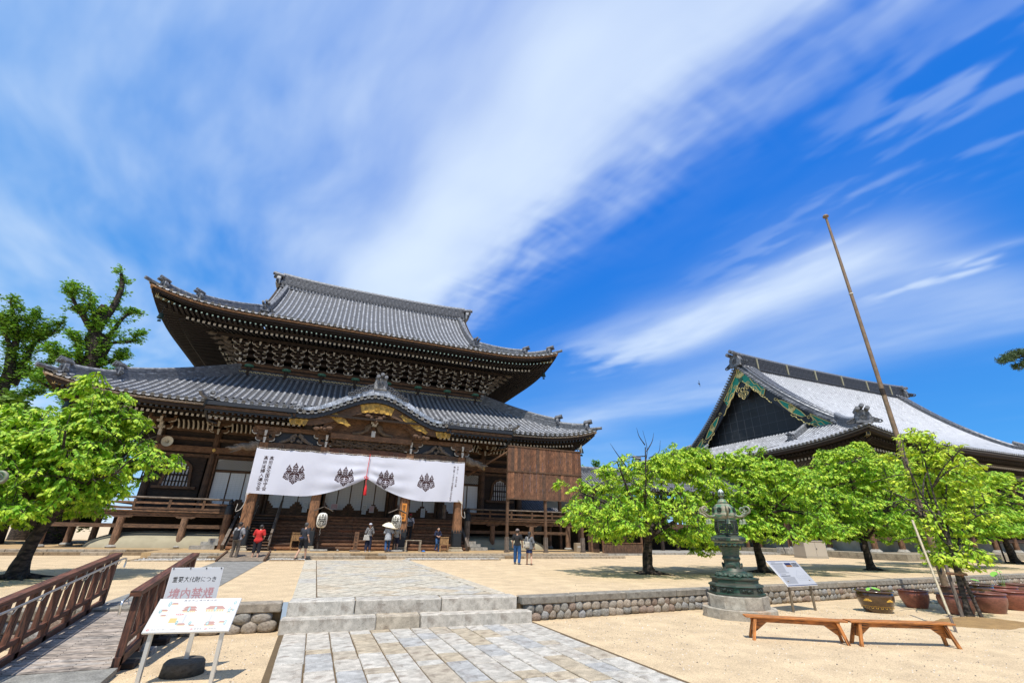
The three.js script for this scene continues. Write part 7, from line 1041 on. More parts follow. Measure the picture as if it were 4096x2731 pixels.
// ---- boarded weather screen on posts at the right of the porch
{
  srand(660); const o = thing('board_screen', 'tall weathered board screen on slender posts below the right eave of the hall', 'screen', 15.3, 0.28, -31.1), bm = tints([0.27, 0.125, 0.065], 8, 0.34, { map: T.wood, rep: 1.0, rough: 0.85 }); bm[2].color.setRGB(0.38, 0.17, 0.08); bm[5].color.setRGB(0.16, 0.085, 0.05);
  for (const [ya, yb] of [[5.42, 7.15], [3.5, 5.34]]) for (let i = 0; i < 24; i++) { const w = 6.12 / 24, m = part('screen_board', cbox(w - 0.006, yb - ya, 0.025, 0.003), pick(bm), o); m.position.set(-3.06 + (i + 0.5) * w, (ya + yb) / 2, 0.06 + (i % 2) * 0.012); }
  part('screen_rail', [0, 1, 2].map(i => box(6.2, 0.08, 0.06, 0, [7.18, 5.38, 3.47][i], 0.09)), MT.wood, o); for (const x of [-2.98, 0, 3.02]) { part('screen_post', box(0.17, 7.0, 0.17, x, 3.6, -0.05), MT.wood, o); part('post_shoe', [box(0.24, 0.85, 0.24, x, 0.55, -0.05), box(0.3, 0.1, 0.3, x, 0.05, -0.05)], MT.woodGrey, o); }
  part('stay', [beam(V(-3, 6.8, -0.1), V(-5.2, 5.2, -3), 0.1, 0.1), beam(V(-3, 7.0, -0.1), V(-3, 7.4, -5), 0.1, 0.1), beam(V(3, 7.0, -0.1), V(3, 7.4, -5), 0.1, 0.1)], MT.woodMid, o);
}
// ---- loudspeakers and wind bells
{
  srand(670); const cream = M([0.62, 0.58, 0.46], { rough: 0.5 }); const horn = (label, x, y, z, turn) => { const o = thing('horn_speaker', label, 'loudspeaker', x, y, z, turn, 'horn loudspeakers under the lower eave'); part('horn', place(lathe([[0.05, -0.36], [0.07, -0.28], [0.10, -0.18], [0.18, -0.07], [0.34, 0.02], [0.36, 0.04], [0.35, 0.03], [0.17, -0.05], [0.08, -0.16]], 28), 0, 0, 0, 0, Math.PI / 2), cream, o); part('driver', cyl(0.09, 0.09, 0.2, 14, 0, 0, -0.42, 0, Math.PI / 2), MT.black, o); part('reflector', place(lathe([[0, 0.02], [0.04, 0.0], [0.07, -0.1], [0.0, -0.1]], 12), 0, 0, 0, 0, Math.PI / 2), cream, o); part('bracket', box(0.05, 0.4, 0.05, 0, -0.1, -0.3), MT.black, o); return o; };
  horn('cream horn loudspeaker on the left corner column of the hall', -10.75, 7.02, -38.4, 0.1); horn('cream horn loudspeaker hanging below the right corner of the lower eave', 20.35, 8.35, -34.2, 0.9);
  const bell = (label, x, y, z) => { const o = thing('wind_bell', label, 'bell', x, y, z, 0, 'wind bells at the eave corners'), m = M([0.06, 0.10, 0.09], { map: T.bronze, rep: 0.3, rough: 0.6, metal: 0.3 }); part('bell_body', lathe([[0, 0.0], [0.10, -0.02], [0.15, -0.10], [0.17, -0.28], [0.22, -0.42], [0.20, -0.43], [0.14, -0.3], [0, -0.1]], 12), m, o); part('chain', tube([V(0, 0.5, 0), V(0, -0.02, 0)], 0.015, 0.015, 4), MT.black, o); part('clapper_plate', box(0.22, 0.16, 0.015, 0, -0.62, 0), m, o); part('clapper_rod', tube([V(0, -0.1, 0), V(0, -0.58, 0)], 0.01, 0.01, 4), MT.black, o); };
  bell('bronze wind bell hanging at the upper left eave corner', -13.3, 16.1, -37.3); bell('bronze wind bell hanging at the lower left eave corner', -15.3, 8.45, -34.7); bell('bronze wind bell hanging at the lower right eave corner', 20.6, 8.5, -34.6); bell('bronze wind bell hanging at the upper right eave corner', 18.3, 16.1, -37.3);
}
// ---- wooden stands, table frame, step sign and shoes before the stairs
{
  srand(680); const pine = M([0.56, 0.32, 0.13], { map: T.wood, rep: 0.9, rough: 0.6 }), pale = M([0.58, 0.48, 0.34], { map: T.wood, rep: 0.9, rough: 0.7 });
  const slat = (label, x, z, turn, h) => { const o = thing('slatted_stand', label, 'stand', x, 0.28, z, turn, 'slatted wooden stands by the stairs'); for (const sx of [-1, 1]) for (const sz of [-1, 1]) part('leg', box(0.05, h - 0.02, 0.05, sx * 0.24, h / 2, sz * 0.16), pine, o); part('top', box(0.56, 0.04, 0.42, 0, h, 0), pine, o); for (let i = 0; i < 7; i++) part('slat', box(0.05, 0.38, 0.02, -0.195 + i * 0.065, h - 0.22, 0.17), pine, o); part('shelf', [box(0.5, 0.03, 0.36, 0, h - 0.43, 0)], pine, o); part('stretcher', [box(0.5, 0.04, 0.03, 0, 0.14, 0.16)], pine, o); part('side_slats', [-1, 1].map(s => box(0.02, 0.38, 0.3, s * 0.25, h - 0.22, 0)), pine, o); };
  slat('slatted wooden stand left of the second porch pillar', -1.05, -32.9, 0.15, 1.0); slat('slatted wooden stand beside the boy in navy at the stairs', 8.02, -31.6, -0.1, 0.88);
  const t = thing('table_frame', 'low open table frame of pale wood before the right flight of stairs', 'table', 5.95, 0.28, -31.5); for (const sx of [-1, 1]) for (const sz of [-1, 1]) part('leg', box(0.05, 0.66, 0.05, sx * 0.46, 0.33, sz * 0.2), pale, t); part('top_frame', [box(1.0, 0.04, 0.06, 0, 0.68, 0.2), box(1.0, 0.04, 0.06, 0, 0.68, -0.2), box(0.06, 0.04, 0.34, 0.47, 0.68, 0), box(0.06, 0.04, 0.34, -0.47, 0.68, 0)], pale, t);
  const s = thing('step_sign', 'narrow upright wooden notice board with ink writing on the lowest stairs', 'sign', 2.45, 0.28, -31.95); part('sign_board', box(0.26, 1.05, 0.05, 0, 0.60, 0), MT.woodMid, s); part('sign_foot', box(0.62, 0.08, 0.3, 0, 0.04, 0), MT.woodGrey, s); part('ink_strokes', Array.from({ length: 5 }, (_, i) => [box(0.11, 0.014, 0.006, 0, 0.98 - i * 0.17, 0.028), box(0.014, 0.10, 0.006, 0.01, 0.95 - i * 0.17, 0.028), box(0.07, 0.014, 0.006, 0.01, 0.92 - i * 0.17, 0.028)]).flat(), MT.black, s).userData.kind = 'stuff';
  const shoe = (label, x, z, m, turn) => { const o = thing('shoe', label, 'shoe', x, 0.28, z, turn, 'shoes left before the stairs'); part('upper', place(fin(new THREE.SphereGeometry(1, 10, 6, 0, 6.3, 0, 1.7)), 0, 0.02, 0, 0, 0, 0, [0.05, 0.08, 0.14]), m, o); part('sole', box(0.10, 0.025, 0.28, 0, 0.012, 0), MT.black, o); };
  const blu = M([0.03, 0.16, 0.48], { rough: 0.5 }); shoe('dark shoe, left one of a pair at the foot of the side stairs', -2.35, -32.6, MT.black, 0.2); shoe('dark shoe, right one of a pair at the foot of the side stairs', -2.05, -32.6, MT.black, -0.1); shoe('bright blue shoe beside the pale table frame', 6.65, -31.45, blu, 0.8); shoe('grey shoe at the foot of the middle stairs', 1.45, -32.4, M([0.25, 0.24, 0.22], { rough: 0.8 }), 0.4);
}

// ================================================================ WRITING AND PRINT
// characters as pen strokes on a 20 x 20 grid; two base-36 digits per point
const GLYPH = {};
`高 a0a3,13j3,65e5e86865,2k2bibik,6dedei6i6d|田 33h3hi3i33,a3ai,3aha|派 2254,1849,1j5d,i295,959e7k,c6cjfg,i8fb,dbjk|全 a018,a0j8,58f8,5dfd,a8aj,1jjj|国 22i2ik2k22,56f6,6aea,5gfg,a6ag,ccde|坊 1676,424g,0g8d,d1d4,85k5,c5cb8k,cbibhkek|守 a0a3,2624i4i6,29j9,d7dkak,6d9g|会 a018,a0j8,68e8,3cic,9c5j,5jgi,dfik|婦 412c8i,861k,0787,b1i1i7b7,94k4,9d9akakd,bdbi,bdidii,fafk|人 a1a81k,a8jk|連 2143,0949,494f0k,4fkk,73j3,86i6ic8c86,89i9,d1dg,6eke|合 a018,a0j8,68e8,5cfcfk5k5c|平 32h2,5568,f5d8,1bjb,a2ak|成 44j4,444d1k,4aaaah7h,c1cbijkf,h8aj,f1i3|二 44g4,1gjg|十 19j9,a1ak|年 6028,53i3,59h9,595e,1eje,b3bk|四 24i4ii2i24,848a5e,c4cdfd|月 525d2k,52h2hjej,57h7,5chc|上 a1ai,a9h9,1iji|納 5026,2585,832a,2a9a,5a5k,2d1h,8d9h,a5ak,a5j5jkgk,e0e7ac,e7hc|開 111k,118187,1484,1787,j1jk,j1c1c7,c4j4,c7j7,59f9,4dgd,797d5j,d9dj|山 a1aj,282jij,i8ij|聖 0181,212a,717a,2474,2777,0a9a,c1i1i7c7c1,3cic,3ghg,1kjk,acak|七 2aj7,818hihie|百 12j2,a285,45g5gk4k45,4cgc|五 32h2,a27j,49f9fj,1jjj|回 22i2ik2k22,77d7dd7d77|忌 41g1g747,474bgbg9,1e0j,5d5jfjfg,adbg,gdij|報 2393,5057,0797,0898,505k,0cac,0fbf,c1j1j7g8,c1ck,caia,iack,dakk|恩 32h2hb3b32,a3a6,67d7,a77a,a7da,1e0j,5d5jfjfg,adbg,gdij|大 17j7,a1a81k,a8jk|法 2254,1849,1j5d,84j4,d0d9,69k9,c97h,7hih,gejk|記 2161,0484,1777,1a7a,1d7d7j1j1d,b2i2i9b9,b9bjjjjg|念 a017,a0j7,68e8,59f9cc,1e0j,5d5jfjfg,9dag,gdij|重 h032,04k4,46g6gd4d46,4aga,a1ak,3hhh,1kjk|要 11j1,33h3h93933,7179,d1d9,1djd,895ggk,ed3k|文 a0a4,14j4,e41k,64jk|化 611a,363k,j49c,d1djkjkg|財 1181,111d8d81,1585,1989,3d0k,6d9k,a5k5,g1gkdk,g5ae|に 412a3j,a4h4,9d9ghi|つ 16a4i8gf8i|き 35g3,39h7,81gd,gd5e4h8kfk|境 1777,424f,0g8c,d0d2,93j3,b4c6,h4g6,86k6,a8i8ieaea8,abib,ce8k,gegjkj|内 252k,25i5ikfk,a0a74e,a7ge|禁 1393,505a,5318,5398,b3j3,f0fa,f3b8,f3k8,4bgb,1eje,aeak,5g2k,egik|煙 1529,8479,515a0k,5a9j,a1k1,b4j4jabab4,d1da,h1ha,bdjd,fafj,9jkj|本 14j4,a0ak,a41e,a4je,6fef|案 a0a2,2523i3i5,17j7,946afc,d74c,1eje,abak,ae2j,aeij|図 22i2ik2k22,6668,a5a7,f56h,69eg|北 717k,0777,0h7e,c1cjkjkg,k6ca|海 2254,1849,1j5d,a087,a3j3,b6i6hjfj,b69h,6bkb,9hhh,ecde|道 2143,0949,494f0k,4fkk,91a3,h1f3,74k4,d4c6,96h6he9e96,99h9,9bhb|別 1191971711,0a9a9k6k,4a1k,d3df,h1hjek|院 111k,117148,488c5d,d0d2,9593j3j5,b7h7,8aka,ca8k,gagjkjkh|宝 a0a2,2523i3i5,38h8,4dgd,1jjj,a8aj,efgh|如 412c8i,861k,0787,c4j4jhchc4|来 23h3,5568,f5d8,19j9,a0ak,a91i,a9ji|堂 a0a3,4153,g1f3,2725i5i7,68e8eb6b68,4ege,1jjj,abaj|エ 34h4,a4ag,1gjg|レ 515jia|ベ 1d76jf,e4f6,h3i5|ー 1aja|タ 711a,62h26k,68dd|骨 51f1f7,5157,a4f4,2a28i8ia,6a6k,6aeaek,6eee,6heh|所 11a1,35a5aa3a,353e1k,j1d3,d3db9k,d9k9,h9hk|進 2143,0949,494f0k,4fkk,a198,a5ah,d1d5,a5k5,a9j9,adjd,ahkh,e5eh|新 5052,1292,3345,7365,0696,4649,0a9a,464k,4a1e,4a8e,j1d3,d3d91k,d9k9,h9hk|門 111k,118187,1484,1787,j1jk,j1c1c7,c4j4,c7j7|御 4016,6018,486a,383k,a185,83d3,c3ce,68e8,8b8h,8dcd,6ige,g2gk,g2k2kafa|影 22a2a82822,25a5,1aca,3d9d9g3g3d,6g6k,3h1k,9hbk,j1d6,j8dd,kfdk`.split('|').forEach(s => { const [c, d] = s.trim().split(' '); if (d && /^[0-9a-k,]+$/.test(d)) GLYPH[c] = d.split(',').map(q => q.match(/../g).map(p => [parseInt(p[0], 36), parseInt(p[1], 36)])); });
function glyph(cx, ch, x, y, s, w = 0.1) { const g = GLYPH[ch]; if (!g) return; cx.lineWidth = Math.max(0.8, s * w); cx.lineCap = 'round'; cx.lineJoin = 'round'; for (const q of g) { cx.beginPath(); q.forEach(([a, b], i) => i ? cx.lineTo(x + a / 20 * s, y + b / 20 * s) : cx.moveTo(x + a / 20 * s, y + b / 20 * s)); cx.stroke(); } }
const across = (cx, t, x, y, s, gap = 1.12, w) => [...t].forEach((c, i) => glyph(cx, c, x + i * s * gap, y, s, w)), down = (cx, t, x, y, s, gap = 1.12, w, lean = 0) => [...t].forEach((c, i) => glyph(cx, c, x + i * lean, y + i * s * gap, s, w));
function canvasTex(w, h, draw) { const c = document.createElement('canvas'); c.width = w; c.height = h; const x = c.getContext('2d'); draw(x, w, h); const t = new THREE.CanvasTexture(c); t.colorSpace = THREE.SRGBColorSpace; t.anisotropy = 8; return t; }
function kiri(cx, x, y, s, ink, ground) {   // a paulownia crest: three leaves under three flower spikes
  cx.fillStyle = ink; const leaf = (lx, ly, a, w, h) => { cx.save(); cx.translate(lx, ly); cx.rotate(a); cx.fillStyle = ink; cx.beginPath(); cx.moveTo(0, -h * 0.15); cx.bezierCurveTo(w * 0.5, -h * 0.35, w * 0.75, h * 0.1, w * 0.52, h * 0.5); cx.bezierCurveTo(w * 0.5, h * 0.75, w * 0.2, h * 0.8, 0, h); cx.bezierCurveTo(-w * 0.2, h * 0.8, -w * 0.5, h * 0.75, -w * 0.52, h * 0.5); cx.bezierCurveTo(-w * 0.75, h * 0.1, -w * 0.5, -h * 0.35, 0, -h * 0.15); cx.fill(); cx.strokeStyle = ground; cx.lineWidth = s * 0.018; cx.stroke(); for (const q of [0, -1, 1]) { cx.beginPath(); cx.moveTo(0, 0); cx.quadraticCurveTo(q * w * 0.1, h * 0.4, q * w * 0.25, h * 0.85); cx.stroke(); } for (const q of [-1, 1]) for (const k of [0.1, 0.3, 0.5]) { cx.beginPath(); cx.moveTo(q * w * 0.03, h * (k + 0.02)); cx.quadraticCurveTo(q * w * 0.28, h * (k - 0.08), q * w * 0.5, h * (k + 0.18)); cx.stroke(); } cx.restore(); };
  leaf(x - s * 0.14, y + s * 0.05, 1.15, s * 0.42, s * 0.42); leaf(x + s * 0.14, y + s * 0.05, -1.15, s * 0.42, s * 0.42); leaf(x, y + s * 0.04, 0, s * 0.42, s * 0.50);
  const spike = (bx, n, lean) => { cx.strokeStyle = ink; cx.lineWidth = s * 0.022; cx.beginPath(); cx.moveTo(x + bx * 0.8, y); cx.lineTo(x + bx + lean, y - s * 0.12 - n * s * 0.105); cx.stroke(); cx.fillStyle = ink; for (let i = 0; i < n; i++) { const yy = y - s * 0.10 - i * s * 0.115, xx = x + bx + lean * (i + 1) / n; for (const q of i === n - 1 ? [0] : [-1, 1]) for (const [dx, dy] of [[0, -0.036], [-0.034, 0.016], [0.034, 0.016]]) { cx.beginPath(); cx.arc(xx + q * s * 0.068 + dx * s, yy + dy * s, s * 0.032, 0, 7); cx.fill(); } } }; spike(0, 4, 0); spike(-s * 0.27, 3, -s * 0.03); spike(s * 0.27, 3, s * 0.03);
}
// ---- the white curtain hung across the porch
{
  const W = 13.5, Ht = 2.85, x0 = -4.25, yTop = 6.12, z = -32.02;
  const t = canvasTex(2048, 432, (c, w, h) => { const pm = w / W; c.fillStyle = '#d8d9e3'; c.fillRect(0, 0, w, h); c.fillStyle = '#cfd0da'; c.fillRect(0, h * 0.5, w, 1.5); for (const x of [2.95, 5.42]) c.fillRect(x * pm - 1, 0, 1.5, h); for (const [x, y, s] of [[2.42, 1.42, 1.22], [5.42, 1.42, 1.16], [8.06, 1.46, 1.16], [10.80, 1.50, 1.18]]) kiri(c, x * pm, y * pm, s * pm * 1.02, '#34181b', '#d8d9e3'); c.strokeStyle = '#2a1a1c'; down(c, '高田派婦人連合会', 0.52 * pm, 0.46 * pm, 0.23 * pm, 1.13, 0.13, -1.2); down(c, '高田派全国坊守会', 0.84 * pm, 0.46 * pm, 0.23 * pm, 1.13, 0.13, -1.2); down(c, '平成二十一年四月上納', 12.95 * pm, 0.28 * pm, 0.115 * pm, 1.25, 0.12, -1.6); down(c, '開山聖人七百五十回忌報恩大法会記念', 12.70 * pm, 0.30 * pm, 0.118 * pm, 1.18, 0.12, -1.4); });
  const o = thing('porch_curtain', 'long white curtain with four dark crests tied up in the middle of the porch', 'curtain', x0, yTop, z);
  const P = [], U = [], nx = 140, ny = 26, pos = (i, j) => { const u = i / nx, x = u * W, half = u < 0.505 ? u / 0.505 : (1 - u) / 0.495; const sag = 0.05 * Math.abs(Math.sin(u * Math.PI * 13)) , top = -sag; const s = clamp((half - 0.42) / 0.58), bot = -2.70 + 1.28 * Math.pow(s, 1.75) + 0.10 * (1 - half) * 0.2 - 0.06 * Math.sin(half * 2.6); const v = j / ny, y = mix(top, bot, v); const g = Math.pow(s, 1.3) * v; const d = Math.hypot(u - 0.505, 0.12) ; const zz = 0.045 * Math.sin(x * 4.3 + v * 2) * v * (0.4 + 0.6 * g) + g * (0.09 * Math.sin(v * 18 - half * 9) * (1 - Math.pow(s, 6))) + 0.05 * Math.sin(x * 1.3) * v + 0.12 * v * (1 - v) + 0.02 * (fbm(x * 3, v * 5, 3, 8) - 0.5); return { p: [x, y, zz], uv: [u, 1 - (-y) / Ht] }; };
  for (let i = 0; i < nx; i++) for (let j = 0; j < ny; j++) { const a = pos(i, j), b = pos(i + 1, j), c = pos(i + 1, j + 1), d = pos(i, j + 1); for (const v of [a, d, c, a, c, b]) { P.push(...v.p); U.push(...v.uv); } }
  let g = rawGeo(P); g.setAttribute('uv', new THREE.BufferAttribute(new Float32Array(U), 2)); g.deleteAttribute('normal'); g = mergeVertices(g, 1e-4); g.computeVertexNormals();
  const cm = new THREE.MeshPhysicalMaterial({ map: t, roughness: 0.95, side: THREE.DoubleSide, transmission: 0.18, thickness: 0 }); part('curtain_cloth', g, cm, o);
  part('hanging_loop', Array.from({ length: 46 }, (_, i) => box(0.035, 0.10, 0.012, (i + 0.5) * W / 46, 0.02 - 0.05 * Math.abs(Math.sin((i + 0.5) / 46 * Math.PI * 13)), 0)), MT.white, o).userData.kind = 'stuff'; part('top_cord', tube(Array.from({ length: 60 }, (_, i) => V(i / 59 * W, 0.07 - 0.05 * Math.abs(Math.sin(i / 59 * Math.PI * 13)), 0)), 0.014, 0.014, 5), MT.white, o);
  for (const s of [0, 1]) { const x = s ? W - 0.02 : 0.02, b = [V(x, -2.68, 0.05), V(x + (s ? -0.06 : 0.05), -3.1, 0.1), V(x + (s ? 0.0 : -0.1), -3.6, 0.1), V(x + (s ? 0.22 : -0.32), -3.72, 0.1), V(x + (s ? 0.16 : -0.3), -3.3, 0.1)]; part('tie_cord', tube(curvePts(b, 14), 0.018, 0.018, 5), MT.white, o); }
  part('curtain_tail', [0, 1].map(s => extr([[0, 0], [s ? -0.35 : 0.35, 0.12], [s ? 0.02 : -0.02, -0.2]].map(([a, b]) => [a + (s ? W - 0.02 : 0.02), b - 2.66]), 0.03)), MT.white, o);
  const r = thing('red_tassel', 'red cord with a long tassel holding up the middle of the white curtain', 'tassel', x0 + W * 0.505, yTop, z + 0.16), red = M([0.62, 0.016, 0.020], { rough: 0.7 }); part('cord', tube([V(0, 0.1, 0), V(-0.03, -0.6, 0.02), V(-0.05, -1.38, 0.03), V(-0.02, -1.9, 0.05)], 0.022, 0.022, 6), red, r); part('bow', [place(fin(new THREE.TorusGeometry(0.07, 0.022, 6, 10)), -0.1, -1.42, 0.05), place(fin(new THREE.TorusGeometry(0.06, 0.02, 6, 10)), 0.02, -1.46, 0.05)], red, r); part('tassel', lathe([[0, -1.88], [0.05, -1.90], [0.055, -2.0], [0.075, -2.05], [0.09, -2.2], [0.10, -2.52], [0, -2.53]], 12), red, r);
}
// ---- paper lanterns on posts, with little roofs
{
  srand(700); const mk = (label, x, z, tall, right) => {
    const o = thing('post_lantern', label, 'lantern', x, 0.28, z, 0, 'paper lanterns on posts before the stairs'); part('lantern_post', [box(0.09, 2.35, 0.09, 0, 1.2, -0.12)], MT.woodDark, o); part('stone_foot', place(cbox(1.0, 0.12, 0.4, 0.03), 0.1, 0.05, -0.1), MT.granite, o);
    const t = canvasTex(512, 256, (c, w, h) => { c.fillStyle = '#f6f1e2'; c.fillRect(0, 0, w, h); const cxk = right ? w * 0.42 : w * 0.5; kiri(c, cxk, h * 0.52, h * 0.62, '#1c1a18', '#f6f1e2'); kiri(c, cxk - w * 0.5, h * 0.52, h * 0.62, '#1c1a18', '#f6f1e2'); kiri(c, cxk + w * 0.5, h * 0.52, h * 0.62, '#1c1a18', '#f6f1e2'); if (right) { c.strokeStyle = '#1c1a18'; c.fillStyle = '#f6f1e2'; c.fillRect(w * 0.555, 0, w * 0.12, h); down(c, '北海道別院', w * 0.57, h * 0.10, h * 0.15, 1.06, 0.14); } });
    const g = new THREE.LatheGeometry([[0.10, -0.43], [0.16, -0.42], [0.25, -0.36], [0.295, -0.2], [0.305, 0], [0.295, 0.2], [0.25, 0.36], [0.16, 0.42], [0.10, 0.43]].map(p => new THREE.Vector2(...p)), 36, Math.PI); part('paper_body', place(fin(g), 0, 1.74, 0.22), new THREE.MeshPhysicalMaterial({ map: t, roughness: 0.9, side: THREE.DoubleSide, transmission: 0.1, thickness: 0 }), o);
    part('paper_rib', Array.from({ length: 9 }, (_, i) => { const y = -0.34 + i * 0.085, r = 0.308 * Math.pow(Math.max(0.05, 1 - Math.pow(Math.abs(y) / 0.46, 4)), 0.5); return place(fin(new THREE.TorusGeometry(r, 0.004, 4, 28)), 0, 1.74 + y, 0.22, 0, Math.PI / 2); }), M([0.62, 0.58, 0.48], { rough: 0.9 }), o).userData.kind = 'stuff';
    part('lantern_ring', [cyl(0.12, 0.12, 0.04, 16, 0, 2.18, 0.22), cyl(0.12, 0.12, 0.04, 16, 0, 1.30, 0.22)], MT.black, o);
    part('roof_board', [-1, 1].map(s => place(cbox(0.62, 0.04, 0.62, 0.006), s * 0.27, 2.40, 0.15, 0, 0, -s * 0.42)), MT.woodGrey, o); part('roof_finial', [box(0.05, 0.36, 0.05, 0, 2.62, 0.0), box(0.1, 0.08, 0.64, 0, 2.52, 0.15)], MT.woodDark, o); part('cord_knot', tube([V(0, 1.3, 0.1), V(-0.02, 1.1, 0.02), V(0.03, 1.0, 0), V(-0.03, 0.9, 0), V(0.02, 0.95, 0)], 0.02, 0.015, 5), MT.white, o);
  };
  mk('white paper lantern with a crest on its post, left of the middle stairs', 0.25, -31.9, 1, false); mk('white paper lantern with crest and black characters, right by the parasol', 4.70, -31.35, 1, true);
  const q = thing('name_plaque', 'vertical orange wooden plaque with black characters on the third porch pillar', 'plaque', 5.26, 0, -32.16); const pt = canvasTex(128, 512, (c, w, h) => { c.fillStyle = '#d98a35'; c.fillRect(0, 0, w, h); c.strokeStyle = '#b06a22'; for (let i = 0; i < 14; i++) { c.lineWidth = 1.5; c.beginPath(); c.moveTo(i * 10, 0); c.bezierCurveTo(i * 10 + 8, 160, i * 10 - 8, 340, i * 10 + 4, 512); c.stroke(); } c.strokeStyle = '#2a1608'; down(c, '国宝如来堂', w * 0.14, h * 0.09, w * 0.62, 1.10, 0.12); });
  part('plaque_board', box(0.34, 1.12, 0.05, 0, 2.66, 0), MT.woodRed, q); const face = new THREE.PlaneGeometry(0.32, 1.10); part('plaque_face', place(fin(face), 0, 2.66, 0.028), new THREE.MeshStandardMaterial({ map: pt, roughness: 0.7 }), q);
  // notices pasted on the doors
  const nt = canvasTex(128, 256, (c, w, h) => { c.fillStyle = '#f4f3ee'; c.fillRect(0, 0, w, h); c.fillStyle = '#222'; for (let k = 0; k < 3; k++) for (let i = 0; i < 15; i++) c.fillRect(22 + k * 34, 16 + i * 15, 14, 9 - (i * 7 + k) % 4); }), nr = canvasTex(128, 128, (c, w, h) => { c.fillStyle = '#f4e9e6'; c.fillRect(0, 0, w, h); c.fillStyle = '#c2394a'; for (let k = 0; k < 5; k++) for (let i = 0; i < 7; i++) c.fillRect(12 + k * 22, 12 + i * 15, 14, 8); });
  for (const [label, x, y, w, h, m] of [['white notice sheet on the left paper doors', -1.05, 3.02, 0.34, 0.72, nt], ['pink printed notice on the middle paper doors', 1.02, 3.12, 0.5, 0.42, nr], ['tall white notice on the middle paper doors', 3.25, 2.98, 0.32, 0.68, nt], ['small dark framed notice at the right of the middle doors', 3.82, 3.02, 0.36, 0.5, nr], ['white notice sheet on the right paper doors', 7.92, 2.88, 0.34, 0.68, nt]]) { const o = thing('door_notice', label, 'notice', x, y, -38.95 + 0.0); part('notice_sheet', box(w, h, 0.02, 0, 0, -0.015), MT.white, o); part('notice_print', place(fin(new THREE.PlaneGeometry(w, h)), 0, 0, 0.003), new THREE.MeshStandardMaterial({ map: m, roughness: 0.9 }), o); }
}
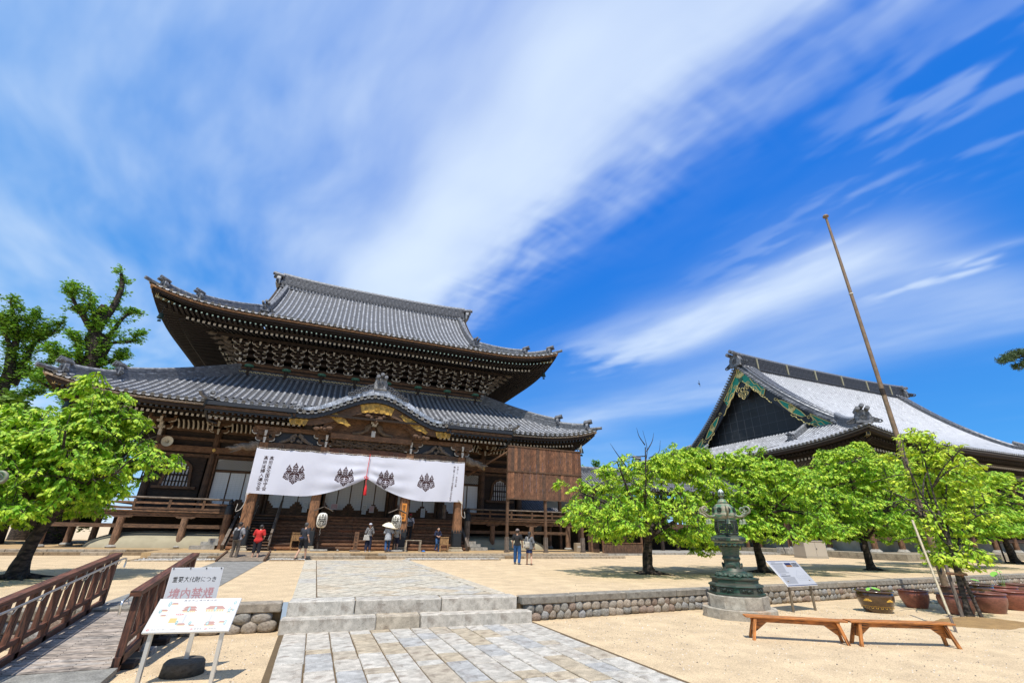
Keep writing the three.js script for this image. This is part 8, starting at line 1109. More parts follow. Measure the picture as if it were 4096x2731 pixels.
// ---- signs in the left foreground
{
  const yaw = -21.74 * DEG, steel = M([0.60, 0.585, 0.54], { rough: 0.4, metal: 0.6 });
  const b = thing('map_board', 'sloping white board with an illustrated map of the temple grounds on thin legs', 'map board', -1.494, lowY(-8.72), -8.724, -0.15), mt = canvasTex(1024, 640, (c, w, h) => {
    c.fillStyle = '#e6e6e3'; c.fillRect(0, 0, w, h); c.strokeStyle = '#3f4c70'; across(c, '高田本山境内案内図', w * 0.30, h * 0.035, 36, 1.30, 0.11);
    c.fillStyle = '#c3c8d6'; c.fillRect(w * 0.10, h * 0.83, w * 0.78, 6); c.fillRect(w * 0.40, h * 0.50, 22, h * 0.24); c.fillRect(w * 0.71, h * 0.50, 24, h * 0.22); c.fillRect(w * 0.18, h * 0.29, 6, h * 0.3); c.fillRect(w * 0.06, h * 0.5, w * 0.2, 5); c.fillRect(w * 0.86, h * 0.25, 5, h * 0.4);
    const temple = (x, y, s, two) => { c.fillStyle = '#a8524c'; const roof = (yy, k) => { c.beginPath(); c.moveTo(x - 0.36 * s * k, yy); c.lineTo(x + 0.36 * s * k, yy); c.lineTo(x + 0.6 * s * k, yy + 0.28 * s); c.lineTo(x - 0.6 * s * k, yy + 0.28 * s); c.fill(); }; roof(y - 0.28 * s, 1); if (two) roof(y + 0.02 * s, 1.12); c.fillStyle = '#e2a24a'; c.fillRect(x - 0.5 * s, y + (two ? 0.3 : 0.02) * s, s, 0.2 * s); c.fillStyle = '#f0d9b0'; for (let i = 0; i < 6; i++) c.fillRect(x - 0.44 * s + i * 0.155 * s, y + (two ? 0.34 : 0.06) * s, 0.1 * s, 0.14 * s); };
    temple(w * 0.42, h * 0.31, 150, true); temple(w * 0.73, h * 0.34, 220, false); temple(w * 0.74, h * 0.76, 110, true); temple(w * 0.40, h * 0.79, 92, false); temple(w * 0.12, h * 0.37, 80, false); temple(w * 0.14, h * 0.52, 60, false); temple(w * 0.21, h * 0.17, 76, false); temple(w * 0.94, h * 0.36, 60, false); temple(w * 0.91, h * 0.44, 50, false); temple(w * 0.88, h * 0.74, 76, false); temple(w * 0.53, h * 0.82, 60, false);
    c.fillStyle = '#ecc74e'; c.fillRect(w * 0.24, h * 0.60, 88, 86); c.strokeStyle = '#d9ab32'; c.lineWidth = 4; for (let i = 0; i < 7; i++) { c.beginPath(); c.moveTo(w * 0.24 + 8 + i * 12, h * 0.60); c.lineTo(w * 0.24 + 8 + i * 12, h * 0.60 + 86); c.stroke(); }
    for (const [x, y, t] of [[0.15, 0.10, '納骨堂'], [0.08, 0.34, '御堂'], [0.41, 0.27, '如来堂'], [0.73, 0.27, '御影堂'], [0.34, 0.68, '山門'], [0.50, 0.70, '会所'], [0.71, 0.72, '山門'], [0.92, 0.68, '進納所'], [0.95, 0.10, '宝堂'], [0.91, 0.30, '高田院'], [0.955, 0.34, '会']]) { c.fillStyle = '#2f9aa3'; const n = t.length; c.beginPath(); c.ellipse(x * w, y * h + 10 + n * 11, 17, 10 + n * 13, 0, 0, 7); c.fill(); c.strokeStyle = '#ffffff'; down(c, t, x * w - 10, y * h + 6, 20, 1.12, 0.12); }
    c.fillStyle = '#e2525a'; c.beginPath(); c.ellipse(w * 0.33, h * 0.49, 50, 17, 0, 0, 7); c.fill(); c.strokeStyle = '#fff'; across(c, '全国所', w * 0.295, h * 0.475, 20, 1.15, 0.12);
    for (const [x, d] of [[0.05, 1], [0.55, -1], [0.72, 1]]) { c.fillStyle = '#e2525a'; c.beginPath(); c.arc(x * w, h * 0.93, 17, 0, 7); c.fill(); c.strokeStyle = '#fff'; c.lineWidth = 4; c.beginPath(); c.moveTo(x * w - 9 * d, h * 0.93); c.lineTo(x * w + 9 * d, h * 0.93); c.lineTo(x * w + 2 * d, h * 0.93 - 7); c.moveTo(x * w + 9 * d, h * 0.93); c.lineTo(x * w + 2 * d, h * 0.93 + 7); c.stroke(); }
    c.strokeStyle = '#6b6f78'; across(c, 'エレベーター', w * 0.085, h * 0.90, 30, 1.06, 0.10); across(c, '納骨堂', w * 0.58, h * 0.90, 28, 1.15, 0.11); across(c, '進納所', w * 0.75, h * 0.90, 28, 1.15, 0.11); c.fillStyle = '#8a8a88'; c.fillRect(w * 0.30, h * 0.925, 70, 10);
  });
  const Wd = 1.116, dp = 0.31, rise = 0.39, y0 = 0.651, zf = 0.0, tilt = Math.atan2(rise, dp), Lb = Math.hypot(rise, dp);
  part('board_panel', place(cbox(Wd, 0.03, Lb, 0.004), 0, y0 + rise / 2 - 0.017, zf - dp / 2, 0, tilt), M([0.72, 0.71, 0.67], { rough: 0.6 }), b); const fp = new THREE.PlaneGeometry(Wd - 0.01, Lb - 0.01); fp.rotateX(-Math.PI / 2); part('map_print', place(fin(fp), 0, y0 + rise / 2 - 0.017 + 0.019 * Math.cos(tilt), zf - dp / 2 + 0.019 * Math.sin(tilt), 0, tilt), new THREE.MeshStandardMaterial({ map: mt, roughness: 0.45, color: 0xb4b4b4 }), b);
  for (const s of [-1, 1]) { part('board_leg', box(0.05, y0 + 0.06, 0.05, s * 0.46, (y0 + 0.06) / 2, zf - 0.07), steel, b); }
  const s = thing('no_smoking_sign', 'upright white sign with black and faded red characters behind the map board', 'sign', -1.52, lowY(-9.40), -9.40, 0.02), st = canvasTex(512, 380, (c, w, h) => { c.fillStyle = '#dfe2e6'; c.fillRect(0, 0, w, h); c.strokeStyle = '#101012'; across(c, '重要文化財につき', w * 0.07, h * 0.22, 49, 1.13, 0.10); c.strokeStyle = '#cc9a9e'; across(c, '境内禁煙', w * 0.07, h * 0.50, 98, 1.14, 0.11); });
  const bx = -0.15; part('sign_plate', box(0.715, 0.58, 0.012, bx, 1.15, 0), M([0.80, 0.81, 0.82], { rough: 0.5 }), s); part('sign_print', place(fin(new THREE.PlaneGeometry(0.705, 0.57)), bx, 1.15, 0.009), new THREE.MeshStandardMaterial({ map: st, roughness: 0.4, color: 0xd4d4d4 }), s); part('sign_post', box(0.06, 1.4, 0.05, 0, 0.75, -0.04), steel, s); for (const x of [-0.33, -0.1, 0.12, 0.33]) part('rivet', cyl(0.01, 0.01, 0.01, 8, bx + x, 1.43, 0.012, 0, Math.PI / 2), MT.black, s); part('concrete_foot', lathe([[0, 0.19], [0.24, 0.19], [0.27, 0.16], [0.29, 0], [0, 0]], 22), M([0.13, 0.115, 0.095], { map: T.granite, rep: 0.6, rough: 0.95 }), s);
  // ---- sloping explanation board by the lantern
  const e = thing('info_board', 'sloping white explanation board with text and photos on two brown posts', 'info board', 14.44, lowY(-11.16), -11.16, 0.0835), et = canvasTex(640, 388, (c, w, h) => { c.scale(w / 512, h / 640); w = 512; h = 640;
    c.fillStyle = '#e2e3e6'; c.fillRect(0, 0, w, h); c.fillStyle = '#4a5679'; c.fillRect(0, 0, w, 16); c.fillRect(0, h - 18, w, 18); c.fillStyle = '#3d57a4'; c.fillRect(26, 40, 14, 14); c.fillRect(26, 350, 14, 14); c.fillStyle = '#444'; c.fillRect(48, 42, 70, 10); c.fillRect(48, 352, 80, 10); c.fillStyle = '#222'; c.fillRect(26, 72, 210, 16); c.fillRect(26, 384, 160, 18); c.fillStyle = '#5a5a5c'; for (let i = 0; i < 14; i++) c.fillRect(26, 110 + i * 16, 190 - (i * 37) % 34, 5); for (let i = 0; i < 10; i++) c.fillRect(26, 424 + i * 17, 210 - (i * 53) % 50, 6);
    c.fillStyle = '#26305e'; c.fillRect(260, 60, 110, 110); c.fillStyle = '#d8932e'; c.fillRect(262, 120, 106, 48); c.fillStyle = '#7d5a30'; for (let i = 0; i < 6; i++) c.fillRect(268 + i * 17, 128, 8, 36); c.fillStyle = '#111'; c.fillRect(382, 60, 106, 110); c.fillStyle = '#ddd'; for (let i = 0; i < 90; i++) c.fillRect(384 + (i * 41) % 98, 62 + (i * 29) % 102, 5, 9); c.strokeStyle = '#8a8f98'; c.lineWidth = 2; c.beginPath(); c.moveTo(290, 400); c.lineTo(380, 260); c.lineTo(470, 390); c.closePath(); c.moveTo(270, 430); c.lineTo(490, 430); for (let i = 0; i < 7; i++) { c.moveTo(285 + i * 32, 400); c.lineTo(285 + i * 32, 520); } c.moveTo(260, 520); c.lineTo(500, 520); c.moveTo(260, 470); c.lineTo(500, 465); c.stroke(); });
  const eL = 0.90, etilt = 0.856; part('board_panel', place(cbox(1.49, 0.03, eL, 0.004), 0, 1.033, -0.295, 0, etilt), M([0.75, 0.75, 0.76], { rough: 0.5 }), e); const ep = new THREE.PlaneGeometry(1.47, eL - 0.02); ep.rotateX(-Math.PI / 2); part('board_print', place(fin(ep), 0, 1.033 + 0.019 * Math.cos(etilt), -0.295 + 0.019 * Math.sin(etilt), 0, etilt), new THREE.MeshStandardMaterial({ map: et, roughness: 0.4, color: 0xb8b8b8 }), e); for (const q of [-0.54, 0.54]) part('board_post', cyl(0.038, 0.038, 0.86, 12, q, 0.42, -0.12), M([0.20, 0.16, 0.11], { rough: 0.4, metal: 0.4 }), e);
}

// ================================================================ PEOPLE
// a figure is a smooth union of tapered capsules between joints, meshed on a grid; clothes are the same field a little larger, cut at their hems
const sdCap = (p, a, b, ra, rb) => { const bx = b[0] - a[0], by = b[1] - a[1], bz = b[2] - a[2], px = p[0] - a[0], py = p[1] - a[1], pz = p[2] - a[2], h = clamp((px * bx + py * by + pz * bz) / (bx * bx + by * by + bz * bz + 1e-9)); return Math.hypot(px - bx * h, py - by * h, pz - bz * h) - mix(ra, rb, h); };
const smin = (a, b, k) => { const h = Math.max(k - Math.abs(a - b), 0) / k; return Math.min(a, b) - h * h * k * 0.25; };
function march(field, lo, hi, n) {
  const mc = new MarchingCubes(n, new THREE.MeshBasicMaterial(), false, false, 90000), half = n / 2, F = mc.field; mc.isolation = 0;
  const c = [0, 1, 2].map(k => (lo[k] + hi[k]) / 2), h = [0, 1, 2].map(k => (hi[k] - lo[k]) / 2), p = [0, 0, 0];
  for (let z = 0; z < n; z++) for (let y = 0; y < n; y++) for (let x = 0; x < n; x++) { p[0] = c[0] + h[0] * (x - half) / half; p[1] = c[1] + h[1] * (y - half) / half; p[2] = c[2] + h[2] * (z - half) / half; F[x + y * n + z * n * n] = -field(p); }
  mc.update(); const P = new Float32Array(mc.positionArray.slice(0, mc.count * 3)); for (let i = 0; i < P.length; i += 3) for (let k = 0; k < 3; k++) P[i + k] = P[i + k] * h[k] + c[k];
  let g = new THREE.BufferGeometry(); g.setAttribute('position', new THREE.BufferAttribute(P, 3)); g = mergeVertices(g, 1e-4); g.computeVertexNormals(); 
  const ps = g.attributes.position, nr = g.attributes.normal, e = 0.006; for (let i = 0; i < ps.count; i++) { const q = [ps.getX(i), ps.getY(i), ps.getZ(i)], gr = [0, 1, 2].map(k => { const a = [...q], b = [...q]; a[k] += e; b[k] -= e; return field(a) - field(b); }), L = Math.hypot(...gr) || 1; nr.setXYZ(i, gr[0] / L, gr[1] / L, gr[2] / L); }
  return uvm(g.toNonIndexed());
}
const skinM = M([0.46, 0.27, 0.18], { rough: 0.6 }), hairM = M([0.018, 0.014, 0.012], { rough: 0.55 }), hairBrown = M([0.085, 0.042, 0.022], { rough: 0.55 });
const cloth = (c, r = 0.9) => M(c, { map: T.speck, rep: 0.35, rough: r });
function person(o) {
  const t = thing('person', o.label, 'person', o.x, o.y, o.z, o.turn), s = o.s || 1, w = o.wide || 1;
  const J = { hip: [0, 0.93, 0], chest: [0, 1.24, 0.0], neck: [0, 1.45, -0.01], head: [0, 1.60, 0.02], ...(o.J || {}) };
  const sh = q => [q * 0.175 * w, 1.39, J.chest[2] * 0.9 - 0.01], [la, ra] = [o.armL, o.armR], [ll, rl] = [o.legL, o.legR];
  const arms = [[-1, la], [1, ra]].map(([q, a]) => [sh(q), a[0], a[1]]), legs = [[-1, ll], [1, rl]].map(([q, a]) => [[q * 0.095 * w, 0.90, J.hip[2]], a[0], a[1]]);
  const torso = [[J.hip, J.chest, 0.118 * w, 0.125 * w], [[-0.07 * w, 0.93, J.hip[2]], [0.07 * w, 0.93, J.hip[2]], 0.115 * w, 0.115 * w], [[-0.10 * w, 1.32, J.chest[2]], [0.10 * w, 1.32, J.chest[2]], 0.085, 0.085]];
  const foot = ([h, k, a]) => [[a[0], a[1] - 0.035, a[2] - 0.02], [a[0] + (o.toe || 0), Math.max(0.03, a[1] - 0.055), a[2] + 0.17]];
  const F = (bones, k = 0.05, grow = 0) => p => { let d = 9; for (const b of bones) d = smin(d, sdCap(p, b[0], b[1], b[2], b[3]) - grow, k); return d; };
  const legB = legs.flatMap(([h, k, a]) => [[h, k, 0.088 * w, 0.058], [k, a, 0.056, 0.038]]), armB = arms.flatMap(([q, e, h]) => [[q, e, 0.052, 0.041], [e, h, 0.040, 0.028]]), hd = J.head;
  const handB = arms.flatMap(([q, e, h]) => { const d = V(...h).sub(V(...e)).normalize(), tip = V(...h).addScaledVector(d, 0.075).toArray(); return [[h, tip, 0.030, 0.022]]; });
  const headB = [[[hd[0], hd[1] + 0.02, hd[2] - 0.015], [hd[0], hd[1] - 0.03, hd[2] + 0.01], 0.094, 0.078], [[hd[0], hd[1] - 0.07, hd[2] + 0.045], [hd[0], hd[1] - 0.02, hd[2] + 0.05], 0.042, 0.05], [[hd[0], hd[1] - 0.015, hd[2] + 0.088], [hd[0], hd[1] + 0.015, hd[2] + 0.085], 0.014, 0.008], [[J.neck[0], J.neck[1] - 0.05, J.neck[2]], [hd[0], hd[1] - 0.06, hd[2] - 0.01], 0.054, 0.05], ...[-1, 1].map(q => [[hd[0] + q * 0.085, hd[1] - 0.03, hd[2] - 0.005], [hd[0] + q * 0.09, hd[1] + 0.015, hd[2] - 0.012], 0.016, 0.018])];
  const lo = [-0.52, -0.03, -0.48], hi = [0.52, 1.80, 0.52], all = F([...torso, ...legB, ...armB, ...handB, ...headB, ...legs.map(l => [...foot(l), 0.035, 0.03])], 0.035);
  // five fingers on each hand
  const fingers = arms.flatMap(([q, e, h], i) => { const d = V(...h).sub(V(...e)).normalize(), side = V(0, 0, 0).crossVectors(d, V(0, 0, 1)).normalize(), n = V(0, 0, 0).crossVectors(side, d); const base = V(...h).addScaledVector(d, 0.08), out = []; for (let k = 0; k < 4; k++) { const b = base.clone().addScaledVector(side, (k - 1.5) * 0.017), L = [0.055, 0.065, 0.06, 0.045][k]; out.push(tube([b.clone().addScaledVector(d, -0.03), b.clone().addScaledVector(d, L * 0.5), b.clone().addScaledVector(d, L * 0.9).addScaledVector(n, 0.02)], 0.0095, 0.007, 6)); } const tb = V(...h).addScaledVector(d, 0.03).addScaledVector(side, (i ? -1 : 1) * 0.026); out.push(tube([tb, tb.clone().addScaledVector(d, 0.035).addScaledVector(side, (i ? -1 : 1) * 0.02)], 0.011, 0.008, 6)); return out; });
  const g = new THREE.Group(); const body = part('body', [march(all, lo, hi, 64), ...fingers], skinM, t); const parts = [body];
  const wear = (name, bones, grow, mat, cut, k = 0.05, n = 52) => { const f = F(bones, k, grow); parts.push(part(name, march(p => Math.max(f(p), cut(p)), lo, hi, n), mat, t)); };
  const up = (a, b, u) => [0, 1, 2].map(i => mix(a[i], b[i], u)), sl = o.sleeve === undefined ? 0.75 : o.sleeve;
  const topB = [...torso, ...arms.flatMap(([q, e, h]) => sl <= 1 ? [[q, up(q, e, sl), 0.056, 0.052]] : [[q, e, 0.055, 0.046], [e, up(e, h, sl - 1), 0.046, 0.038]]), ...(o.skirtTop ? [[[0, 1.05, J.hip[2]], [0, o.topHem + 0.06, J.hip[2] - 0.01], 0.14, 0.20]] : [])];
  wear('shirt', topB, 0.020, o.top, p => Math.max(o.topHem - p[1], p[1] - 1.475 + Math.abs(p[2]) * 0.1));
  const hem = o.hem, wideL = o.legWide || 0; if (o.skirt) wear('skirt', [[[0, 0.98, 0], [0, 0.55, 0], 0.13, 0.17]], 0.02, o.bottom, p => Math.max(hem - p[1], p[1] - 1.02)); else wear('trousers', [...legs.flatMap(([h, k, a]) => [[h, k, 0.092 * w, 0.064 + wideL], [k, a, 0.062 + wideL, 0.046 + wideL]]), torso[1]], 0.014, o.bottom, p => Math.max(hem - p[1], p[1] - 1.02), 0.03);
  for (const l of legs) parts.push(part('shoe', [tube([V(...foot(l)[0]).add(V(0, 0.005, -0.03)), V(...foot(l)[0]), V(...foot(l)[1])], u => 0.045 - 0.008 * u, 0, 10), box(0.085, 0.02, 0.27, l[2][0], Math.max(0.01, l[2][1] - 0.078), l[2][2] + 0.07)], o.shoe || MT.black, t));
  const hairF = F([[[hd[0], hd[1] + 0.025, hd[2] - 0.022], [hd[0], hd[1] - 0.03, hd[2] - 0.02], 0.098, 0.086]], 0.02, 0.006); parts.push(part('hair', o.longHair ? [march(p => Math.max(hairF(p), (p[2] - hd[2] - 0.035) - (p[1] - hd[1] - 0.05) * 0.9), [-0.16, 1.36, -0.22], [0.16, 1.80, 0.24], 34), tube(curvePts([V(hd[0], hd[1] + 0.02, hd[2] - 0.07), V(hd[0], hd[1] - 0.12, hd[2] - 0.10), V(hd[0] + 0.01, hd[1] - o.longHair * 0.7, hd[2] - 0.13), V(hd[0] + 0.01, hd[1] - o.longHair, hd[2] - 0.12)], 10), u => 0.085 - 0.055 * u, 0, 9, true, 0.4)] : march(p => Math.max(hairF(p), (p[2] - hd[2] - 0.045) - (p[1] - hd[1] - 0.05) * 0.9, hd[1] - 0.075 - p[1]), [-0.16, 1.36, -0.22], [0.16, 1.80, 0.24], 34), o.hair || hairM, t));
  part('eye', [-1, 1].map(q => place(fin(new THREE.SphereGeometry(0.010, 6, 5)), hd[0] + q * 0.034, hd[1] + 0.008, hd[2] + 0.079)), MT.black, body); part('mouth', box(0.036, 0.006, 0.006, hd[0], hd[1] - 0.058, hd[2] + 0.094), M([0.30, 0.10, 0.09], { rough: 0.6 }), body);
  if (o.cap) { part('cap', [place(fin(new THREE.SphereGeometry(0.112, 14, 8, 0, 6.2832, 0, 1.5)), hd[0], hd[1] + 0.035, hd[2] - 0.012, 0, -0.08, 0, [0.96, 0.95, 1.08]), ...(o.brim ? [place(flat(new THREE.CylinderGeometry(0.085, 0.09, 0.014, 14, 1, false, -1.2, 2.4)), hd[0], hd[1] + 0.04, hd[2] + 0.085, 0, 0.15)] : [])], o.cap, t); }
  t.scale.setScalar(s); return t;
}
const stand = { legL: [[-0.11, 0.49, 0.02], [-0.13, 0.085, -0.02]], legR: [[0.11, 0.49, 0.02], [0.13, 0.085, -0.02]], armL: [[-0.25, 1.13, -0.02], [-0.26, 0.90, 0.08]], armR: [[0.25, 1.13, -0.02], [0.26, 0.90, 0.08]] };
const P = Math.PI, held = (name, label, cat, p, lx, ly, lz) => { const v = V(lx, ly, lz).multiplyScalar(p.scale.x).applyAxisAngle(V(0, 1, 0), p.rotation.y).add(p.position); return thing(name, label, cat, v.x, v.y, v.z, p.rotation.y); };
{
  srand(800); const blk = cloth([0.016, 0.017, 0.022]), navy = cloth([0.016, 0.022, 0.060]), jean = cloth([0.030, 0.105, 0.26]);
  const a = person({ ...stand, label: 'man in pale grey polo shirt and khaki trousers with a dark backpack', x: -3.62, y: 0, z: -28.2, turn: P - 0.35, s: 1.04, top: cloth([0.42, 0.42, 0.43]), topHem: 0.90, bottom: cloth([0.20, 0.155, 0.115]), hem: 0.09, shoe: cloth([0.03, 0.05, 0.10]), J: { head: [0.02, 1.60, 0.035] }, armR: [[0.26, 1.14, 0.02], [0.20, 1.02, 0.24]], armL: [[-0.25, 1.13, 0.02], [-0.12, 1.03, 0.22]] });
  const bp = held('backpack', 'dark backpack worn by the man in the grey polo shirt', 'backpack', a, 0, 1.0, -0.2); part('pack_body', [place(cbox(0.27, 0.44, 0.14, 0.035), 0, 0.14, 0)], cloth([0.022, 0.024, 0.030]), bp); part('pocket', place(cbox(0.2, 0.17, 0.06, 0.02), 0, 0.02, -0.09), blk, bp); part('strap', [-1, 1].map(q => tube(curvePts([V(q * 0.08, 0.33, 0.03), V(q * 0.10, 0.47, 0.14), V(q * 0.11, 0.42, 0.30), V(q * 0.15, 0.1, 0.28), V(q * 0.14, -0.02, 0.05)], 12), 0.018, 0.018, 5)), blk, bp);
  const hat = held('sun_cap', 'white and black cap held in the hand of the backpack man', 'cap', a, 0.22, 1.0, 0.33); part('cap_crown', place(fin(new THREE.SphereGeometry(0.11, 12, 8, 0, 6.3, 0, 1.6)), 0, 0, 0, 0, 1.0), blk, hat); part('cap_brim', place(cyl(0.13, 0.13, 0.015, 16), 0, -0.04, 0.03, 0, 1.0), MT.white, hat);
  person({ ...stand, label: 'man in bright red polo shirt and dark cropped trousers, head bowed, at the ramp foot', x: -2.67, y: 0, z: -28.2, turn: P - 0.25, s: 1.0, wide: 1.05, top: cloth([0.78, 0.035, 0.028]), topHem: 0.80, bottom: cloth([0.022, 0.020, 0.028]), hem: 0.36, legWide: 0.012, shoe: cloth([0.35, 0.35, 0.36]), J: { head: [0, 1.565, 0.10], neck: [0, 1.44, 0.03] }, armR: [[0.27, 1.14, 0.0], [0.16, 1.02, 0.22]], armL: [[-0.27, 1.14, 0.0], [-0.17, 1.02, 0.20]] });
  const c = person({ ...stand, label: 'man in charcoal T-shirt and black shorts walking with a waist bag, seen in profile', x: -0.5, y: 0.03, z: -28.25, turn: P / 2 + 0.95, s: 1.05, top: cloth([0.034, 0.038, 0.052]), topHem: 0.93, bottom: blk, hem: 0.52, legWide: 0.022, shoe: cloth([0.08, 0.06, 0.045]), hair: M([0.05, 0.048, 0.046], { rough: 0.6 }), legL: [[-0.12, 0.49, 0.10], [-0.13, 0.085, 0.16]], legR: [[0.12, 0.49, -0.02], [0.13, 0.10, -0.26]], armL: [[-0.25, 1.13, -0.08], [-0.27, 0.90, 0.02]], armR: [[0.26, 1.14, 0.06], [0.26, 0.90, 0.15]], J: { head: [0.02, 1.60, 0.05] } });
  const wb = held('waist_bag', 'black and blue waist bag on the hip of the man in shorts', 'bag', c, 0.02, 0.93, -0.20); part('bag_body', place(cbox(0.28, 0.15, 0.10, 0.03), 0, 0.02, 0), blk, wb); part('bag_flap', place(cbox(0.22, 0.05, 0.105, 0.015), 0, 0.08, 0), cloth([0.03, 0.06, 0.22]), wb); part('belt', place(fin(new THREE.TorusGeometry(0.165, 0.014, 5, 24)), 0, 0.03, 0.19, 0, P / 2), blk, wb);
  const d = person({ ...stand, label: 'woman with long brown hair, white cap, grey cardigan and wide navy trousers', x: 3.17, y: 0.28, z: -31.55, turn: P + 0.1, s: 0.95, wide: 0.93, top: cloth([0.27, 0.265, 0.265]), topHem: 0.95, sleeve: 1.5, bottom: navy, hem: 0.12, legWide: 0.03, shoe: cloth([0.5, 0.5, 0.5]), hair: hairBrown, longHair: 0.34, cap: cloth([0.72, 0.73, 0.80]), brim: true, armL: [[-0.25, 1.14, 0.0], [-0.24, 0.98, 0.16]], armR: [[0.24, 1.14, 0.0], [0.22, 1.0, 0.16]] });
  const tb = held('tote_bag', 'white shoulder tote bag carried by the woman in the white cap', 'bag', d, 0.19, 0.70, -0.12); part('bag_body', extr([[-0.19, 0], [0.17, 0], [0.13, 0.28], [-0.12, 0.28]], 0.08, { bevel: 0.015 }), cloth([0.70, 0.67, 0.60]), tb); part('bag_strap', tube(curvePts([V(0.0, 0.27, 0), V(-0.1, 0.5, -0.03), V(-0.33, 0.78, 0.04), V(-0.34, 0.72, 0.14)], 12), 0.013, 0.013, 5), cloth([0.70, 0.67, 0.60]), tb);
  const e = person({ ...stand, label: 'woman in a long pale grey top and jeans walking under a cream parasol', x: 4.28, y: 0.28, z: -31.1, turn: P - 0.1, s: 0.96, wide: 0.95, top: cloth([0.50, 0.52, 0.55]), topHem: 0.70, skirtTop: true, sleeve: 1.4, bottom: jean, hem: 0.10, shoe: cloth([0.03, 0.04, 0.07]), hair: hairM, legL: [[-0.10, 0.50, 0.10], [-0.11, 0.085, 0.05]], legR: [[0.10, 0.47, -0.03], [0.10, 0.16, -0.30]], armL: [[-0.26, 1.16, 0.02], [-0.20, 1.36, 0.14]], armR: [[0.24, 1.15, 0.04], [0.16, 1.30, 0.20]] });
  const um = held('parasol', 'cream folding parasol tilted over the woman in the pale top', 'parasol', e, -0.05, 1.35, 0.22); { const cp = [], n = 8; const pr = [[0, 0.42], [0.2, 0.39], [0.40, 0.30], [0.55, 0.16]]; const cv = lathe(pr, n); part('canopy', place(flat(cv), 0, 0, 0, 0.2, -0.15, 0.12), M([0.74, 0.66, 0.49], { rough: 0.8 }), um); part('handle', tube([V(0, -0.05, 0), V(-0.04, 0.46, -0.06)], 0.008, 0.008, 6), MT.black, um); part('rib', Array.from({ length: 8 }, (_, i) => { const a = i * P / 4; return place(tube(pr.map(([r, y]) => V(Math.cos(a) * r, y - 0.008, Math.sin(a) * r)), 0.006, 0.004, 4), 0, 0, 0, 0.2, -0.15, 0.12); }), M([0.5, 0.5, 0.5], { rough: 0.4 }), um); }
  person({ ...stand, label: 'person in a pale top and dark shorts almost hidden behind the parasol woman and lantern', x: 4.92, y: 0.28, z: -31.95, turn: P - 0.2, s: 0.92, top: cloth([0.55, 0.52, 0.45]), topHem: 0.9, bottom: navy, hem: 0.5, shoe: MT.black });
  const f = person({ ...stand, label: 'man with red cap, white shirt and black trousers climbing the right stairs', x: 6.02, y: 0.90, z: -33.75, turn: P - 0.12, s: 1.0, top: cloth([0.66, 0.68, 0.74]), topHem: 0.90, sleeve: 0.95, bottom: blk, hem: 0.09, cap: cloth([0.50, 0.02, 0.03]), J: { head: [0, 1.595, 0.07] }, legL: [[-0.11, 0.49, 0.02], [-0.12, 0.085, -0.05]], legR: [[0.12, 0.62, 0.20], [0.13, 0.29, 0.10]] });
  const sb = held('shoulder_bag', 'grey messenger bag slung on the back of the man in the red cap', 'bag', f, -0.05, 0.92, -0.19); part('bag_body', place(cbox(0.36, 0.28, 0.11, 0.03), 0, 0.14, 0, 0, 0, 0.12), cloth([0.075, 0.085, 0.105]), sb); part('bag_strap', tube(curvePts([V(-0.16, 0.26, 0), V(0.05, 0.46, 0.02), V(0.20, 0.55, 0.16)], 10), 0.018, 0.018, 5), blk, sb);
  person({ ...stand, label: 'boy in navy top and jeans looking down, one knee bent, beside the slatted stand', x: 7.66, y: 0.28, z: -32.0, turn: 0.15, s: 0.88, wide: 0.9, top: navy, topHem: 0.86, sleeve: 1.5, bottom: jean, hem: 0.10, shoe: cloth([0.02, 0.09, 0.35]), J: { head: [0, 1.565, 0.09], neck: [0, 1.44, 0.02] }, legL: [[-0.13, 0.56, 0.20], [-0.14, 0.22, 0.02]], armL: [[-0.26, 1.15, 0.02], [-0.08, 1.05, 0.22]], armR: [[0.26, 1.15, 0.02], [0.06, 1.04, 0.22]] });
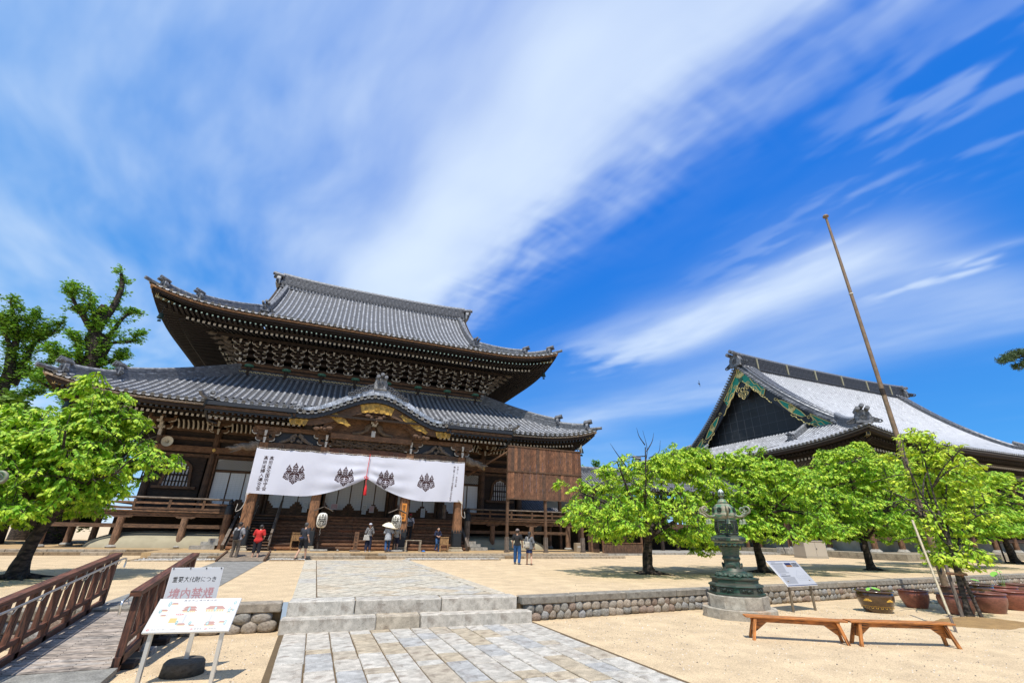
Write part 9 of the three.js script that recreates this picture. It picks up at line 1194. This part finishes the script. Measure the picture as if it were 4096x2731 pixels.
  const wk = { legL: [[-0.12, 0.48, 0.03], [-0.13, 0.10, -0.18]], legR: [[0.12, 0.50, 0.10], [0.14, 0.085, 0.14]] };
  person({ ...stand, ...wk, label: 'man in black T-shirt, blue jeans and grey cap strolling with a woman', x: 10.10, y: 0, z: -24.0, turn: P - 0.55, s: 1.0, top: cloth([0.016, 0.016, 0.018]), topHem: 0.90, bottom: cloth([0.022, 0.115, 0.33]), hem: 0.09, legWide: 0.014, shoe: cloth([0.10, 0.11, 0.13]), cap: cloth([0.30, 0.24, 0.22]) });
  const h = person({ ...stand, ...wk, label: 'woman in grey hooded cardigan and short navy skirt beside the man in black', x: 10.62, y: 0, z: -23.6, turn: P - 0.5, s: 0.93, wide: 0.9, top: cloth([0.19, 0.20, 0.215]), topHem: 0.78, sleeve: 1.6, skirtTop: true, skirt: true, bottom: cloth([0.02, 0.045, 0.16]), hem: 0.60, shoe: cloth([0.20, 0.09, 0.045]), hair: hairM, longHair: 0.22, armR: [[0.24, 1.14, 0.02], [0.22, 0.98, 0.18]] });
  const wbk = held('white_bag', 'white rucksack hanging at the back of the woman in the grey cardigan', 'bag', h, 0.10, 0.88, -0.21); part('bag_body', place(cbox(0.26, 0.32, 0.12, 0.035), 0, 0.14, 0), cloth([0.62, 0.58, 0.50]), wbk); part('bag_pocket', place(cbox(0.18, 0.13, 0.05, 0.015), 0, 0.07, -0.08), cloth([0.58, 0.53, 0.45]), wbk); part('bag_strap', tube(curvePts([V(0, 0.30, 0.02), V(-0.02, 0.46, 0.06), V(-0.04, 0.55, 0.18)], 10), 0.018, 0.018, 5), cloth([0.62, 0.58, 0.50]), wbk);
  const pm = held('pamphlet', 'small printed pamphlet in the hand of the woman in the cardigan', 'pamphlet', h, 0.24, 0.92, 0.22); part('pamphlet_sheet', box(0.2, 0.15, 0.006, 0, 0, 0, 0.6, 0.4), MT.white, pm); part('pamphlet_photo', box(0.12, 0.08, 0.008, 0, 0, 0, 0.6, 0.4), cloth([0.5, 0.2, 0.08]), pm);
}

renderer.render(scene, camera);
